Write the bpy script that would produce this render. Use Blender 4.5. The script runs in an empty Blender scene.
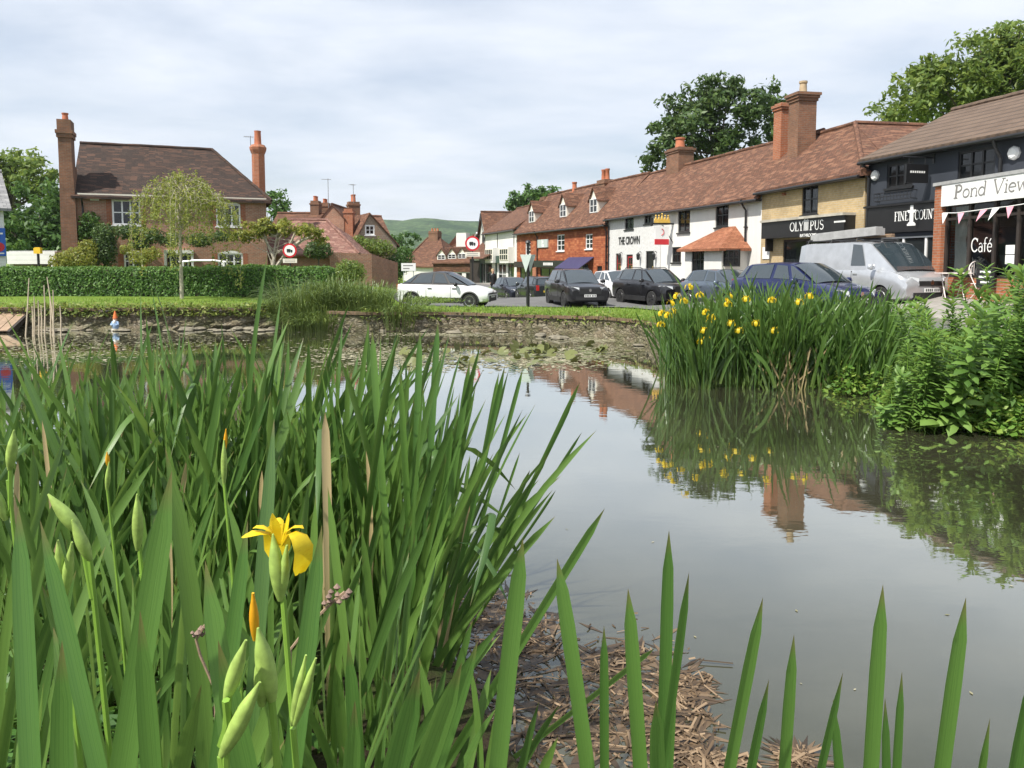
import bpy, math, random
import numpy as np
from mathutils import Vector, Matrix, noise

# ---------------------------------------------------------------- camera, sky, sun, exposure
S = bpy.context.scene
COL = S.collection
R = math.radians
PITCH = R(4.6)
CAMZ = 2.0
FPX = 769.0
CYP = 262 + FPX * math.tan(PITCH)        # image row of the optical axis (the photograph is a crop)
cam_d = bpy.data.cameras.new('camera')
cam_d.sensor_width = 36.0
cam_d.lens = FPX * 36.0 / 1024.0
cam_d.shift_y = (CYP - 384) / 1024.0
cam_d.clip_start = 0.05
cam_d.clip_end = 9000.0
cam = bpy.data.objects.new('camera', cam_d)
COL.objects.link(cam)
cam.location = (0, 0, CAMZ)
cam.rotation_euler = (R(90) - PITCH, 0, 0)
S.camera = cam

SUN_EL, SUN_AZ = R(55), R(-131)       # azimuth measured from +Y towards +X: the sun stands left and a little behind
sd = Vector((math.sin(SUN_AZ) * math.cos(SUN_EL), math.cos(SUN_AZ) * math.cos(SUN_EL), math.sin(SUN_EL)))
W = bpy.data.worlds.new('World')
S.world = W
W.use_nodes = True
wn, wl = W.node_tree.nodes, W.node_tree.links
wn.clear()
def N(nt, t, **kw):
    n = nt.nodes.new(t)
    for k, v in kw.items():
        setattr(n, k, v)
    return n
wt = W.node_tree
out = N(wt, 'ShaderNodeOutputWorld')
bg = N(wt, 'ShaderNodeBackground'); bg.inputs['Strength'].default_value = 0.104
sky = N(wt, 'ShaderNodeTexSky', sky_type='NISHITA')
sky.sun_disc = False
sky.sun_elevation = SUN_EL
sky.sun_rotation = SUN_AZ
sky.altitude = 50; sky.air_density = 1.0; sky.dust_density = 2.0; sky.ozone_density = 1.0
tc = N(wt, 'ShaderNodeTexCoord')
sep = N(wt, 'ShaderNodeSeparateXYZ'); wl.new(tc.outputs['Generated'], sep.inputs[0])
mz = N(wt, 'ShaderNodeMath', operation='ADD'); mz.inputs[1].default_value = 0.16; wl.new(sep.outputs['Z'], mz.inputs[0])
mm = N(wt, 'ShaderNodeMath', operation='MAXIMUM'); mm.inputs[1].default_value = 0.05; wl.new(mz.outputs[0], mm.inputs[0])
dx = N(wt, 'ShaderNodeMath', operation='DIVIDE'); wl.new(sep.outputs['X'], dx.inputs[0]); wl.new(mm.outputs[0], dx.inputs[1])
dy = N(wt, 'ShaderNodeMath', operation='DIVIDE'); wl.new(sep.outputs['Y'], dy.inputs[0]); wl.new(mm.outputs[0], dy.inputs[1])
cb = N(wt, 'ShaderNodeCombineXYZ'); wl.new(dx.outputs[0], cb.inputs[0]); wl.new(dy.outputs[0], cb.inputs[1])
mp = N(wt, 'ShaderNodeMapping'); mp.inputs['Scale'].default_value = (0.9, 1.25, 1); mp.inputs['Rotation'].default_value = (0, 0, R(28)); mp.inputs['Location'].default_value = (3.1, 1.7, 0)
wl.new(cb.outputs[0], mp.inputs[0])
n1 = N(wt, 'ShaderNodeTexNoise'); n1.inputs['Scale'].default_value = 1.1; n1.inputs['Detail'].default_value = 9; n1.inputs['Roughness'].default_value = 0.55; n1.inputs['Distortion'].default_value = 0.25
wl.new(mp.outputs[0], n1.inputs['Vector'])
cr = N(wt, 'ShaderNodeValToRGB')
cr.color_ramp.elements[0].position = 0.30; cr.color_ramp.elements[0].color = (0.40, 0.40, 0.40, 1)
cr.color_ramp.elements[1].position = 0.62; cr.color_ramp.elements[1].color = (1, 1, 1, 1)
wl.new(n1.outputs['Fac'], cr.inputs[0])
n2 = N(wt, 'ShaderNodeTexNoise'); n2.inputs['Scale'].default_value = 2.3; n2.inputs['Detail'].default_value = 6
wl.new(mp.outputs[0], n2.inputs['Vector'])
cc = N(wt, 'ShaderNodeMix', data_type='RGBA')
cc.inputs['A'].default_value = (5.75, 6.2, 6.95, 1); cc.inputs['B'].default_value = (6.3, 6.65, 7.2, 1)
cr2 = N(wt, 'ShaderNodeValToRGB'); cr2.color_ramp.elements[0].position = 0.35; cr2.color_ramp.elements[1].position = 0.66
wl.new(n2.outputs['Fac'], cr2.inputs[0]); wl.new(cr2.outputs[0], cc.inputs['Factor'])
mx = N(wt, 'ShaderNodeMix', data_type='RGBA')
wl.new(cr.outputs[0], mx.inputs['Factor']); wl.new(sky.outputs[0], mx.inputs['A']); wl.new(cc.outputs['Result'], mx.inputs['B'])
wl.new(mx.outputs['Result'], bg.inputs['Color']); wl.new(bg.outputs[0], out.inputs['Surface'])

sun_d = bpy.data.lights.new('sun', 'SUN')
sun_d.energy = 4.8; sun_d.angle = R(1.2); sun_d.color = (1.0, 0.95, 0.86)
sun = bpy.data.objects.new('sun', sun_d); COL.objects.link(sun)
sun.rotation_euler = (-sd).to_track_quat('-Z', 'Y').to_euler()
sun.location = sd * 60
S.view_settings.view_transform = 'Standard'; S.view_settings.look = 'None'
S.view_settings.exposure = 0.55; S.view_settings.gamma = 1.0
S.cycles.max_bounces = 6; S.cycles.transparent_max_bounces = 8; S.cycles.diffuse_bounces = 3; S.cycles.glossy_bounces = 3
S.cycles.transmission_bounces = 4; S.cycles.caustics_reflective = False; S.cycles.caustics_refractive = False

# ---------------------------------------------------------------- pixel <-> world
cp, sp = math.cos(PITCH), math.sin(PITCH)
def ray(px, py):
    cx = (px - 512) / FPX; cy = (CYP - py) / FPX
    return Vector((cx, cp + cy * sp, -sp + cy * cp))
def at(px, py, Y):
    r = ray(px, py); return Vector((0, 0, CAMZ)) + r * (Y / r.y)
def atz(px, py, z):
    r = ray(px, py); return Vector((0, 0, CAMZ)) + r * ((z - CAMZ) / r.z)
def yfor(px, py, z):
    r = ray(px, py); return (z - CAMZ) * r.y / r.z

# ---------------------------------------------------------------- object helpers
def tag(o, label=None, cat=None, group=None, kind=None):
    if label: o['label'] = label
    if cat: o['category'] = cat
    if group: o['group'] = group
    if kind: o['kind'] = kind
    return o
def empty(name, loc=(0, 0, 0), rz=0.0, label=None, cat=None, group=None):
    o = bpy.data.objects.new(name, None); COL.objects.link(o)
    o.location = loc; o.rotation_euler = (0, 0, rz); o.empty_display_size = 0.2
    return tag(o, label, cat, group)
def copy_tree(o, parent=None):
    c = o.copy(); COL.objects.link(c)
    if parent: c.parent = parent
    for ch in list(o.children): copy_tree(ch, c)
    return c

class MB:
    """collects faces; build() makes one mesh object with metre UVs"""
    def __init__(s): s.v = []; s.f = []; s.m = []; s.uv = {}
    def add(s, vs, fs, mi=0):
        b = len(s.v); s.v.extend([tuple(p) for p in vs])
        for f in fs:
            s.f.append([b + i for i in f]); s.m.append(mi)
        return s
    def poly(s, pts, mi=0): return s.add(pts, [list(range(len(pts)))], mi)
    def box(s, c, sz, rz=0.0, mi=0, M=None):
        x, y, z = [a / 2 for a in sz]
        p = [Vector((i * x, j * y, k * z)) for k in (-1, 1) for j in (-1, 1) for i in (-1, 1)]
        m = M if M is not None else Matrix.Rotation(rz, 3, 'Z')
        p = [m @ q + Vector(c) for q in p]
        return s.add(p, [(0, 2, 3, 1), (4, 5, 7, 6), (0, 1, 5, 4), (2, 6, 7, 3), (0, 4, 6, 2), (1, 3, 7, 5)], mi)
    def bb(s, x0, x1, y0, y1, z0, z1, mi=0): return s.box(((x0 + x1) / 2, (y0 + y1) / 2, (z0 + z1) / 2), (x1 - x0, y1 - y0, z1 - z0), 0, mi)
    def prism(s, pts, vec, mi=0):
        n = len(pts); v = Vector(vec)
        a = [Vector(p) for p in pts]; b = [p + v for p in a]
        fs = [list(range(n))[::-1], list(range(n, 2 * n))] + [(i, (i + 1) % n, n + (i + 1) % n, n + i) for i in range(n)]
        return s.add(a + b, fs, mi)
    def tube(s, pts, rad, n=8, mi=0, cap=True):
        pts = [Vector(p) for p in pts]
        if not hasattr(rad, '__len__'): rad = [rad] * len(pts)
        vs = []; prev = None
        for i, p in enumerate(pts):
            t = (pts[min(i + 1, len(pts) - 1)] - pts[max(i - 1, 0)])
            t = t.normalized() if t.length > 1e-9 else Vector((0, 0, 1))
            if prev is None:
                a = t.cross(Vector((0, 0, 1)) if abs(t.z) < .9 else Vector((1, 0, 0))).normalized()
            else:
                a = (prev - t * prev.dot(t)).normalized()
            prev = a; b = t.cross(a)
            for k in range(n):
                an = 2 * math.pi * k / n
                vs.append(p + (a * math.cos(an) + b * math.sin(an)) * rad[i])
        fs = []
        for i in range(len(pts) - 1):
            for k in range(n):
                fs.append((i * n + k, i * n + (k + 1) % n, (i + 1) * n + (k + 1) % n, (i + 1) * n + k))
        if cap:
            fs.append(list(range(n))[::-1]); fs.append([(len(pts) - 1) * n + k for k in range(n)])
        return s.add(vs, fs, mi)
    def lathe(s, prof, o=(0, 0, 0), n=16, mi=0):
        o = Vector(o); vs = []
        for r, z in prof:
            for k in range(n):
                a = 2 * math.pi * k / n
                vs.append(o + Vector((r * math.cos(a), r * math.sin(a), z)))
        fs = []
        for i in range(len(prof) - 1):
            for k in range(n):
                fs.append((i * n + k, i * n + (k + 1) % n, (i + 1) * n + (k + 1) % n, (i + 1) * n + k))
        fs.append(list(range(n))[::-1]); fs.append([(len(prof) - 1) * n + k for k in range(n)])
        return s.add(vs, fs, mi)
    def disc(s, c, nrm, r, th=0.01, n=24, mi=0, squash=(1, 1)):
        nrm = Vector(nrm).normalized(); a = nrm.cross(Vector((0, 0, 1)) if abs(nrm.z) < .9 else Vector((1, 0, 0))).normalized(); b = a.cross(nrm)
        c = Vector(c)
        pts = [c + a * (r * squash[0] * math.cos(2 * math.pi * k / n)) + b * (r * squash[1] * math.sin(2 * math.pi * k / n)) for k in range(n)]
        return s.prism(pts, nrm * th, mi)
    def grid(s, P, n, m, mi=0):
        """P(i,j) for i<=n, j<=m"""
        vs = [P(i, j) for j in range(m + 1) for i in range(n + 1)]
        fs = [(j * (n + 1) + i, j * (n + 1) + i + 1, (j + 1) * (n + 1) + i + 1, (j + 1) * (n + 1) + i) for j in range(m) for i in range(n)]
        return s.add(vs, fs, mi)
    def slab(s, p00, p10, p11, p01, th=.12, n=1, m=1, amp=0.0, seed=0.0, mi=0):
        """a sheet with thickness, gently uneven"""
        a, b, c, d = map(Vector, (p00, p10, p11, p01))
        def P(i, j, dz=0):
            u, w = i / n, j / m
            q = (a * (1 - u) + b * u) * (1 - w) + (d * (1 - u) + c * u) * w
            k = amp * noise.noise(Vector((q.x * .55 + seed, q.y * .55, q.z * .55)))
            return Vector((q.x, q.y, q.z + k + dz))
        s.grid(lambda i, j: P(i, j), n, m, mi)
        s.grid(lambda i, j: P(n - i, j, -th), n, m, mi)
        for e in range(n):
            s.poly([P(e, 0, -th), P(e + 1, 0, -th), P(e + 1, 0), P(e, 0)], mi); s.poly([P(e + 1, m, -th), P(e, m, -th), P(e, m), P(e + 1, m)], mi)
        for e in range(m):
            s.poly([P(0, e + 1, -th), P(0, e, -th), P(0, e), P(0, e + 1)], mi); s.poly([P(n, e, -th), P(n, e + 1, -th), P(n, e + 1), P(n, e)], mi)
        return s
    def build(s, name, mats, parent=None, smooth=None, loc=None):
        me = bpy.data.meshes.new(name); me.from_pydata(s.v, [], s.f); me.update()
        if not isinstance(mats, (list, tuple)): mats = [mats]
        for m in mats: me.materials.append(m)
        if len(mats) > 1: me.polygons.foreach_set('material_index', s.m)
        metre_uv(me)
        if smooth is not None:
            me.polygons.foreach_set('use_smooth', [True] * len(me.polygons)); me.set_sharp_from_angle(angle=R(smooth))
        o = bpy.data.objects.new(name, me); COL.objects.link(o)
        if parent: o.parent = parent
        if loc is not None: o.location = loc
        return o
def metre_uv(me):
    nf = len(me.polygons)
    if nf == 0: return
    co = np.empty(len(me.vertices) * 3); me.vertices.foreach_get('co', co); co = co.reshape(-1, 3)
    nr = np.empty(nf * 3); me.polygons.foreach_get('normal', nr); nr = nr.reshape(-1, 3)
    tot = np.empty(nf, dtype=int); me.polygons.foreach_get('loop_total', tot)
    vi = np.empty(len(me.loops), dtype=int); me.loops.foreach_get('vertex_index', vi)
    t = np.stack([-nr[:, 1], nr[:, 0], np.zeros(nf)], 1); l = np.linalg.norm(t, axis=1)
    t[l < .05] = (1, 0, 0); t /= np.linalg.norm(t, axis=1)[:, None]
    b = np.cross(nr, t)
    fi = np.repeat(np.arange(nf), tot); p = co[vi]
    uv = np.stack([(p * t[fi]).sum(1), (p * b[fi]).sum(1)], 1)
    me.uv_layers.new(name='UVMap').data.foreach_set('uv', uv.ravel())
def fast_mesh(name, V, F, mats, parent=None, mi=None, smooth=False, uv=None):
    """V Nx3, F Mx4 or Mx3 arrays"""
    V = np.asarray(V, dtype=np.float32); F = np.asarray(F, dtype=np.int32); k = F.shape[1]
    me = bpy.data.meshes.new(name)
    me.vertices.add(len(V)); me.vertices.foreach_set('co', V.ravel())
    me.loops.add(F.size); me.loops.foreach_set('vertex_index', F.ravel())
    me.polygons.add(len(F)); me.polygons.foreach_set('loop_start', np.arange(0, F.size, k, dtype=np.int32))
    if not isinstance(mats, (list, tuple)): mats = [mats]
    for m in mats: me.materials.append(m)
    if mi is not None: me.polygons.foreach_set('material_index', np.asarray(mi, dtype=np.int32))
    if uv is not None: me.uv_layers.new(name='UVMap').data.foreach_set('uv', np.asarray(uv, dtype=np.float32)[F.ravel()].ravel())
    me.update(calc_edges=True); me.validate()
    if smooth: me.polygons.foreach_set('use_smooth', [True] * len(F))
    o = bpy.data.objects.new(name, me); COL.objects.link(o)
    if parent: o.parent = parent
    return o

# ---------------------------------------------------------------- materials
def newmat(name):
    m = bpy.data.materials.new(name); m.use_nodes = True
    nt = m.node_tree; nt.nodes.clear()
    o = N(nt, 'ShaderNodeOutputMaterial'); p = N(nt, 'ShaderNodeBsdfPrincipled'); nt.links.new(p.outputs[0], o.inputs[0])
    return m, nt, p, o
def c4(c): return (c[0], c[1], c[2], 1)
def uvmap(nt, scale=(1, 1, 1), obj=False):
    t = N(nt, 'ShaderNodeTexCoord'); mp = N(nt, 'ShaderNodeMapping'); mp.inputs['Scale'].default_value = scale
    nt.links.new(t.outputs['Object' if obj else 'UV'], mp.inputs[0]); return mp.outputs[0]
def noise_n(nt, vec, scale, detail=4, rough=.55, dist=0.0):
    n = N(nt, 'ShaderNodeTexNoise'); n.inputs['Scale'].default_value = scale; n.inputs['Detail'].default_value = detail; n.inputs['Roughness'].default_value = rough; n.inputs['Distortion'].default_value = dist
    nt.links.new(vec, n.inputs['Vector']); return n.outputs['Fac']
def ramp(nt, fac, stops):
    r = N(nt, 'ShaderNodeValToRGB'); e = r.color_ramp.elements
    while len(e) < len(stops): e.new(0.5)
    for k, (p, c) in enumerate(stops): e[k].position = p; e[k].color = c4(c)
    nt.links.new(fac, r.inputs[0]); return r.outputs[0]
def mixc(nt, fac, a, b, mode='MIX'):
    m = N(nt, 'ShaderNodeMix', data_type='RGBA', blend_type=mode)
    for v, k in ((fac, 'Factor'), (a, 'A'), (b, 'B')):
        if hasattr(v, 'is_output'): nt.links.new(v, m.inputs[k])
        else: m.inputs[k].default_value = c4(v) if hasattr(v, '__len__') else v
    return m.outputs['Result']
def bump(nt, p, h, strength=.3, dist=.02):
    b = N(nt, 'ShaderNodeBump'); b.inputs['Strength'].default_value = strength; b.inputs['Distance'].default_value = dist
    nt.links.new(h, b.inputs['Height']); nt.links.new(b.outputs[0], p.inputs['Normal'])
def plain(name, col, rough=.6, var=.12, scale=6.0, metal=0.0, spec=.5, bmp=0.0, coat=0.0):
    m, nt, p, o = newmat(name)
    v = uvmap(nt, obj=True)
    f = noise_n(nt, v, scale, 5)
    a = [max(0, x * (1 - var)) for x in col]; b = [min(1, x * (1 + var)) for x in col]
    nt.links.new(ramp(nt, f, [(.3, a), (.7, b)]), p.inputs['Base Color'])
    p.inputs['Roughness'].default_value = rough; p.inputs['Metallic'].default_value = metal; p.inputs['Specular IOR Level'].default_value = spec
    p.inputs['Coat Weight'].default_value = coat; p.inputs['Coat Roughness'].default_value = .05
    if bmp: bump(nt, p, noise_n(nt, v, scale * 4, 6), bmp)
    return m
def brick(name, c1, c2, mortar, bw=.225, bh=.075, dirt=(.05, .04, .03), dirt_amt=.35, msz=.012, big=.9, bmp=.4):
    m, nt, p, o = newmat(name)
    v = uvmap(nt)
    b = N(nt, 'ShaderNodeTexBrick'); b.inputs['Scale'].default_value = 1; b.inputs['Brick Width'].default_value = bw; b.inputs['Row Height'].default_value = bh
    b.inputs['Mortar Size'].default_value = msz; b.inputs['Mortar Smooth'].default_value = .3
    b.inputs['Color1'].default_value = c4(c1); b.inputs['Color2'].default_value = c4(c2); b.inputs['Mortar'].default_value = c4(mortar)
    nt.links.new(v, b.inputs['Vector'])
    f = noise_n(nt, v, big, 6, .65)
    g = noise_n(nt, v, 7.0, 3)
    c = mixc(nt, ramp(nt, g, [(.35, (0, 0, 0)), (.7, (.5, .5, .5))]), b.outputs['Color'], [x * .6 for x in c1])
    r = ramp(nt, f, [(.42, (0, 0, 0)), (.75, (dirt_amt,) * 3)])
    nt.links.new(mixc(nt, r, c, dirt), p.inputs['Base Color'])
    p.inputs['Roughness'].default_value = .88; p.inputs['Specular IOR Level'].default_value = .25
    bump(nt, p, b.outputs['Fac'], -bmp, .01)
    return m
def clay_tiles(name, c1, c2, c3, lichen=(.30, .27, .16), lich_amt=.35, tw=.17, th=.105):
    m, nt, p, o = newmat(name)
    v = uvmap(nt)
    b = N(nt, 'ShaderNodeTexBrick'); b.inputs['Scale'].default_value = 1; b.inputs['Brick Width'].default_value = tw; b.inputs['Row Height'].default_value = th
    b.inputs['Mortar Size'].default_value = .010; b.inputs['Mortar Smooth'].default_value = .6; b.inputs['Bias'].default_value = -.1
    b.inputs['Color1'].default_value = c4(c1); b.inputs['Color2'].default_value = c4(c2); b.inputs['Mortar'].default_value = c4([x * .28 for x in c2])
    nt.links.new(v, b.inputs['Vector'])
    w = N(nt, 'ShaderNodeTexWhiteNoise', noise_dimensions='2D')
    sn = N(nt, 'ShaderNodeVectorMath', operation='SNAP'); sn.inputs[1].default_value = (tw * 1.9, th * 1.0, 1); nt.links.new(v, sn.inputs[0]); nt.links.new(sn.outputs[0], w.inputs['Vector'])
    c = mixc(nt, ramp(nt, w.outputs['Value'], [(.55, (0, 0, 0)), (.95, (.75, .75, .75))]), b.outputs['Color'], c3)
    f = noise_n(nt, v, .8, 7, .7); g = noise_n(nt, v, 2.6, 5, .7)
    c = mixc(nt, ramp(nt, f, [(.4, (0, 0, 0)), (.72, (.55,) * 3)]), c, [x * .42 for x in c1])
    c = mixc(nt, ramp(nt, g, [(.58, (0, 0, 0)), (.78, (lich_amt,) * 3)]), c, lichen)
    nt.links.new(c, p.inputs['Base Color']); p.inputs['Roughness'].default_value = .85; p.inputs['Specular IOR Level'].default_value = .25
    ad = N(nt, 'ShaderNodeMath', operation='ADD'); nt.links.new(w.outputs['Value'], ad.inputs[0]); nt.links.new(b.outputs['Fac'], ad.inputs[1])
    bump(nt, p, ad.outputs[0], -.55, .02)
    return m
def leafmat(name, dark, mid, lite, rough=.5, transl=.35, tcol=None, spec=.4):
    m, nt, p, o = newmat(name)
    g = N(nt, 'ShaderNodeNewGeometry')
    c = ramp(nt, g.outputs['Random Per Island'], [(.0, dark), (.5, mid), (1.0, lite)])
    nt.links.new(c, p.inputs['Base Color']); p.inputs['Roughness'].default_value = rough; p.inputs['Specular IOR Level'].default_value = spec
    t = N(nt, 'ShaderNodeBsdfTranslucent')
    h = N(nt, 'ShaderNodeHueSaturation'); h.inputs['Value'].default_value = 1.7; h.inputs['Hue'].default_value = .475; nt.links.new(c, h.inputs['Color']); nt.links.new(h.outputs[0], t.inputs[0])
    x = N(nt, 'ShaderNodeMixShader'); x.inputs[0].default_value = transl
    nt.links.new(p.outputs[0], x.inputs[1]); nt.links.new(t.outputs[0], x.inputs[2]); nt.links.new(x.outputs[0], o.inputs[0])
    return m
def blademat(name, dark, lite, tipc, transl=.3):
    """sword leaf: fine long stripes, pale midrib, tip browned; UV u across, v along, third colour per leaf"""
    m, nt, p, o = newmat(name)
    t = N(nt, 'ShaderNodeTexCoord'); g = N(nt, 'ShaderNodeNewGeometry')
    sx = N(nt, 'ShaderNodeSeparateXYZ'); nt.links.new(t.outputs['UV'], sx.inputs[0])
    mp = N(nt, 'ShaderNodeMapping'); mp.inputs['Scale'].default_value = (9, .6, 1); nt.links.new(t.outputs['UV'], mp.inputs[0])
    base = ramp(nt, g.outputs['Random Per Island'], [(0, dark), (.55, [d * .62 + l * .38 for d, l in zip(dark, lite)]), (.85, [d * .3 + l * .7 for d, l in zip(dark, lite)]), (1, [l * 1.12 for l in lite])])
    st = noise_n(nt, mp.outputs[0], 2.2, 4, .6)
    c = mixc(nt, ramp(nt, st, [(.35, (.0,) * 3), (.7, (.34,) * 3)]), base, [x * 1.3 for x in lite])
    # yellowing at the base, brown at the very tip
    c = mixc(nt, ramp(nt, sx.outputs['Y'], [(.0, (.55,) * 3), (.28, (0, 0, 0))]), c, (.20, .26, .07))
    c = mixc(nt, ramp(nt, sx.outputs['Y'], [(.965, (0, 0, 0)), (1.0, (.8,) * 3)]), c, tipc)
    sp_ = noise_n(nt, uvmap(nt, obj=True), 34.0, 4, .7)
    c = mixc(nt, ramp(nt, sp_, [(.70, (0, 0, 0)), (.8, (.5,) * 3)]), c, (.22, .19, .07))
    nt.links.new(c, p.inputs['Base Color']); p.inputs['Roughness'].default_value = .36; p.inputs['Specular IOR Level'].default_value = .6
    bump(nt, p, st, .25, .004)
    tr = N(nt, 'ShaderNodeBsdfTranslucent'); h = N(nt, 'ShaderNodeHueSaturation'); h.inputs['Value'].default_value = 1.7; h.inputs['Hue'].default_value = .48
    nt.links.new(c, h.inputs['Color']); nt.links.new(h.outputs[0], tr.inputs[0])
    x = N(nt, 'ShaderNodeMixShader'); x.inputs[0].default_value = transl
    nt.links.new(p.outputs[0], x.inputs[1]); nt.links.new(tr.outputs[0], x.inputs[2]); nt.links.new(x.outputs[0], o.inputs[0])
    return m
def glass(name, col=(.012, .014, .016), rough=.04):
    m, nt, p, o = newmat(name)
    p.inputs['Base Color'].default_value = c4(col); p.inputs['Roughness'].default_value = rough; p.inputs['IOR'].default_value = 1.52
    v = uvmap(nt, obj=True); bump(nt, p, noise_n(nt, v, 1.3, 2), .06, .02)
    return m
def boards(name, col, step=.15, rough=.6, vert=False):
    m, nt, p, o = newmat(name)
    v = uvmap(nt); w = N(nt, 'ShaderNodeTexWave', wave_type='BANDS', bands_direction='X' if vert else 'Y', wave_profile='SAW'); w.inputs['Scale'].default_value = 2 * math.pi / 20 / step
    nt.links.new(v, w.inputs['Vector'])
    c = mixc(nt, ramp(nt, w.outputs['Fac'], [(.0, (.75,) * 3), (.12, (0, 0, 0))]), col, [x * .35 for x in col])
    c = mixc(nt, ramp(nt, noise_n(nt, v, 1.5, 6, .7), [(.4, (0, 0, 0)), (.8, (.35,) * 3)]), c, [x * .55 for x in col])
    nt.links.new(c, p.inputs['Base Color']); p.inputs['Roughness'].default_value = rough
    bump(nt, p, w.outputs['Fac'], .3, .015)
    return m

M = {}
M['brick_brown'] = brick('old_brown_brick', (.44, .20, .125), (.30, .16, .105), (.40, .34, .27), dirt_amt=.4)
M['brick_red'] = brick('red_brick', (.40, .125, .055), (.30, .085, .042), (.30, .22, .16), dirt_amt=.35)
M['brick_orange'] = brick('orange_brick', (.46, .155, .07), (.36, .11, .05), (.34, .26, .2), dirt_amt=.25)
M['brick_yellow'] = brick('yellow_stock_brick', (.56, .41, .21), (.47, .34, .17), (.48, .42, .32), dirt_amt=.3)
M['brick_chim'] = brick('sooty_chimney_brick', (.30, .135, .075), (.20, .095, .06), (.22, .18, .14), dirt_amt=.6)
M['tile_hang'] = clay_tiles('hung_clay_tiles', (.42, .125, .055), (.30, .085, .042), (.52, .20, .09), (.35, .2, .1), .2, .18, .12)
M['roof_red'] = clay_tiles('red_clay_roof_tiles', (.168, .080, .050), (.090, .049, .036), (.255, .132, .082), (.24, .21, .14), .5)
M['roof_dark'] = clay_tiles('dark_weathered_roof_tiles', (.058, .040, .033), (.040, .030, .026), (.12, .065, .045), (.15, .135, .1), .2)
M['roof_brown'] = clay_tiles('brown_roof_tiles', (.15, .072, .046), (.095, .050, .036), (.21, .105, .062))
M['roof_purple'] = clay_tiles('mottled_purple_roof_tiles', (.24, .12, .095), (.17, .09, .075), (.36, .22, .17), (.36, .32, .24), .5)
M['roof_orange'] = clay_tiles('new_orange_roof_tiles', (.32, .125, .068), (.24, .095, .05), (.38, .17, .095), (.4, .2, .1), .15)
def pantile():
    m, nt, p, o = newmat('brown_concrete_pantiles')
    v = uvmap(nt)
    wx = N(nt, 'ShaderNodeTexWave', wave_type='BANDS', bands_direction='X', wave_profile='SIN'); wx.inputs['Scale'].default_value = 2 * math.pi / 20 / .30; nt.links.new(v, wx.inputs['Vector'])
    wy = N(nt, 'ShaderNodeTexWave', wave_type='BANDS', bands_direction='Y', wave_profile='SAW'); wy.inputs['Scale'].default_value = 2 * math.pi / 20 / .42; nt.links.new(v, wy.inputs['Vector'])
    c = ramp(nt, noise_n(nt, v, 1.2, 6, .7), [(.3, (.095, .064, .046)), (.7, (.155, .108, .078))])
    c = mixc(nt, ramp(nt, wy.outputs['Fac'], [(.0, (.9,) * 3), (.32, (0, 0, 0))]), c, (.03, .022, .016))
    nt.links.new(c, p.inputs['Base Color']); p.inputs['Roughness'].default_value = .9
    a = N(nt, 'ShaderNodeMath', operation='ADD'); nt.links.new(wx.outputs['Fac'], a.inputs[0]); nt.links.new(wy.outputs['Fac'], a.inputs[1])
    bump(nt, p, a.outputs[0], .9, .05)
    return m
M['roof_pantile'] = pantile()
M['slate'] = clay_tiles('grey_slate_tiles', (.28, .28, .28), (.2, .2, .21), (.38, .38, .37), (.3, .3, .28), .2, .3, .2)
M['white_brick'] = brick('whitewashed_brick', (.70, .70, .69), (.66, .66, .65), (.56, .56, .55), dirt=(.5, .48, .44), dirt_amt=.25, msz=.008)
def stained(name, col, rough, bmp=.1):
    m, nt, p, o = newmat(name)
    v = uvmap(nt, (1.6, .22, 1)); w = uvmap(nt)
    c = mixc(nt, ramp(nt, noise_n(nt, v, 1.4, 7, .7), [(.45, (0, 0, 0)), (.75, (.45,) * 3)]), col, [x * .72 for x in col])
    c = mixc(nt, ramp(nt, noise_n(nt, w, .7, 6, .7), [(.5, (0, 0, 0)), (.8, (.4,) * 3)]), c, [x * .8 for x in col])
    nt.links.new(c, p.inputs['Base Color']); p.inputs['Roughness'].default_value = rough; bump(nt, p, noise_n(nt, w, 9, 6, .7), bmp, .02); return m
M['render'] = stained('white_lime_render', (.70, .69, .66), .85)
M['white'] = plain('white_gloss_paint', (.80, .80, .79), .4, .03)
M['cream'] = plain('cream_paint', (.74, .70, .60), .5, .04)
M['black'] = plain('black_paint', (.014, .014, .015), .35, .2)
M['black_trim'] = plain('black_plastic', (.02, .02, .021), .55, .2)
M['dark_timber'] = plain('dark_timber', (.03, .022, .018), .6, .3)
M['navy_render'] = stained('dark_slate_blue_render', (.030, .036, .049), .75)
M['green_paint'] = plain('dark_green_paint', (.012, .045, .03), .4, .2)
M['lead'] = plain('grey_lead', (.36, .36, .36), .55, .15)
M['conc'] = plain('weathered_stone', (.42, .39, .33), .85, .2, 3, bmp=.2)
M['pot'] = plain('terracotta_pot', (.44, .15, .075), .8, .15)
M['pot_buff'] = plain('buff_chimney_pot', (.42, .32, .2), .8, .15)
M['glass'] = glass('window_glass')
M['glass_blue'] = glass('shop_glass', (.02, .024, .026))
M['sign_white'] = plain('white_signboard', (.82, .82, .81), .45, .02)
M['sign_red'] = plain('red_sign_vinyl', (.55, .02, .03), .4, .03)
M['sign_blue'] = plain('blue_signboard', (.02, .12, .5), .4, .03)
M['sign_yellow'] = plain('yellow_enamel', (.75, .48, .03), .45, .05)
M['gold'] = plain('gilded_paint', (.72, .47, .10), .4, .1)
M['letter_grey'] = plain('grey_lettering', (.22, .21, .20), .5, .05)
M['letter_white'] = plain('white_lettering', (.82, .82, .80), .5, .02)
M['letter_black'] = plain('black_lettering', (.016, .016, .016), .5, .1)
M['galv'] = plain('galvanised_grey', (.42, .45, .44), .5, .1, metal=.2)
M['plate_grey'] = plain('grey_sign_back', (.46, .52, .50), .5, .06)
M['metal'] = plain('thin_aerial_metal', (.30, .30, .30), .4, .1, metal=.6)
M['curtain'] = plain('white_net_curtain', (.78, .78, .74), .9, .06, 3)
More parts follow.
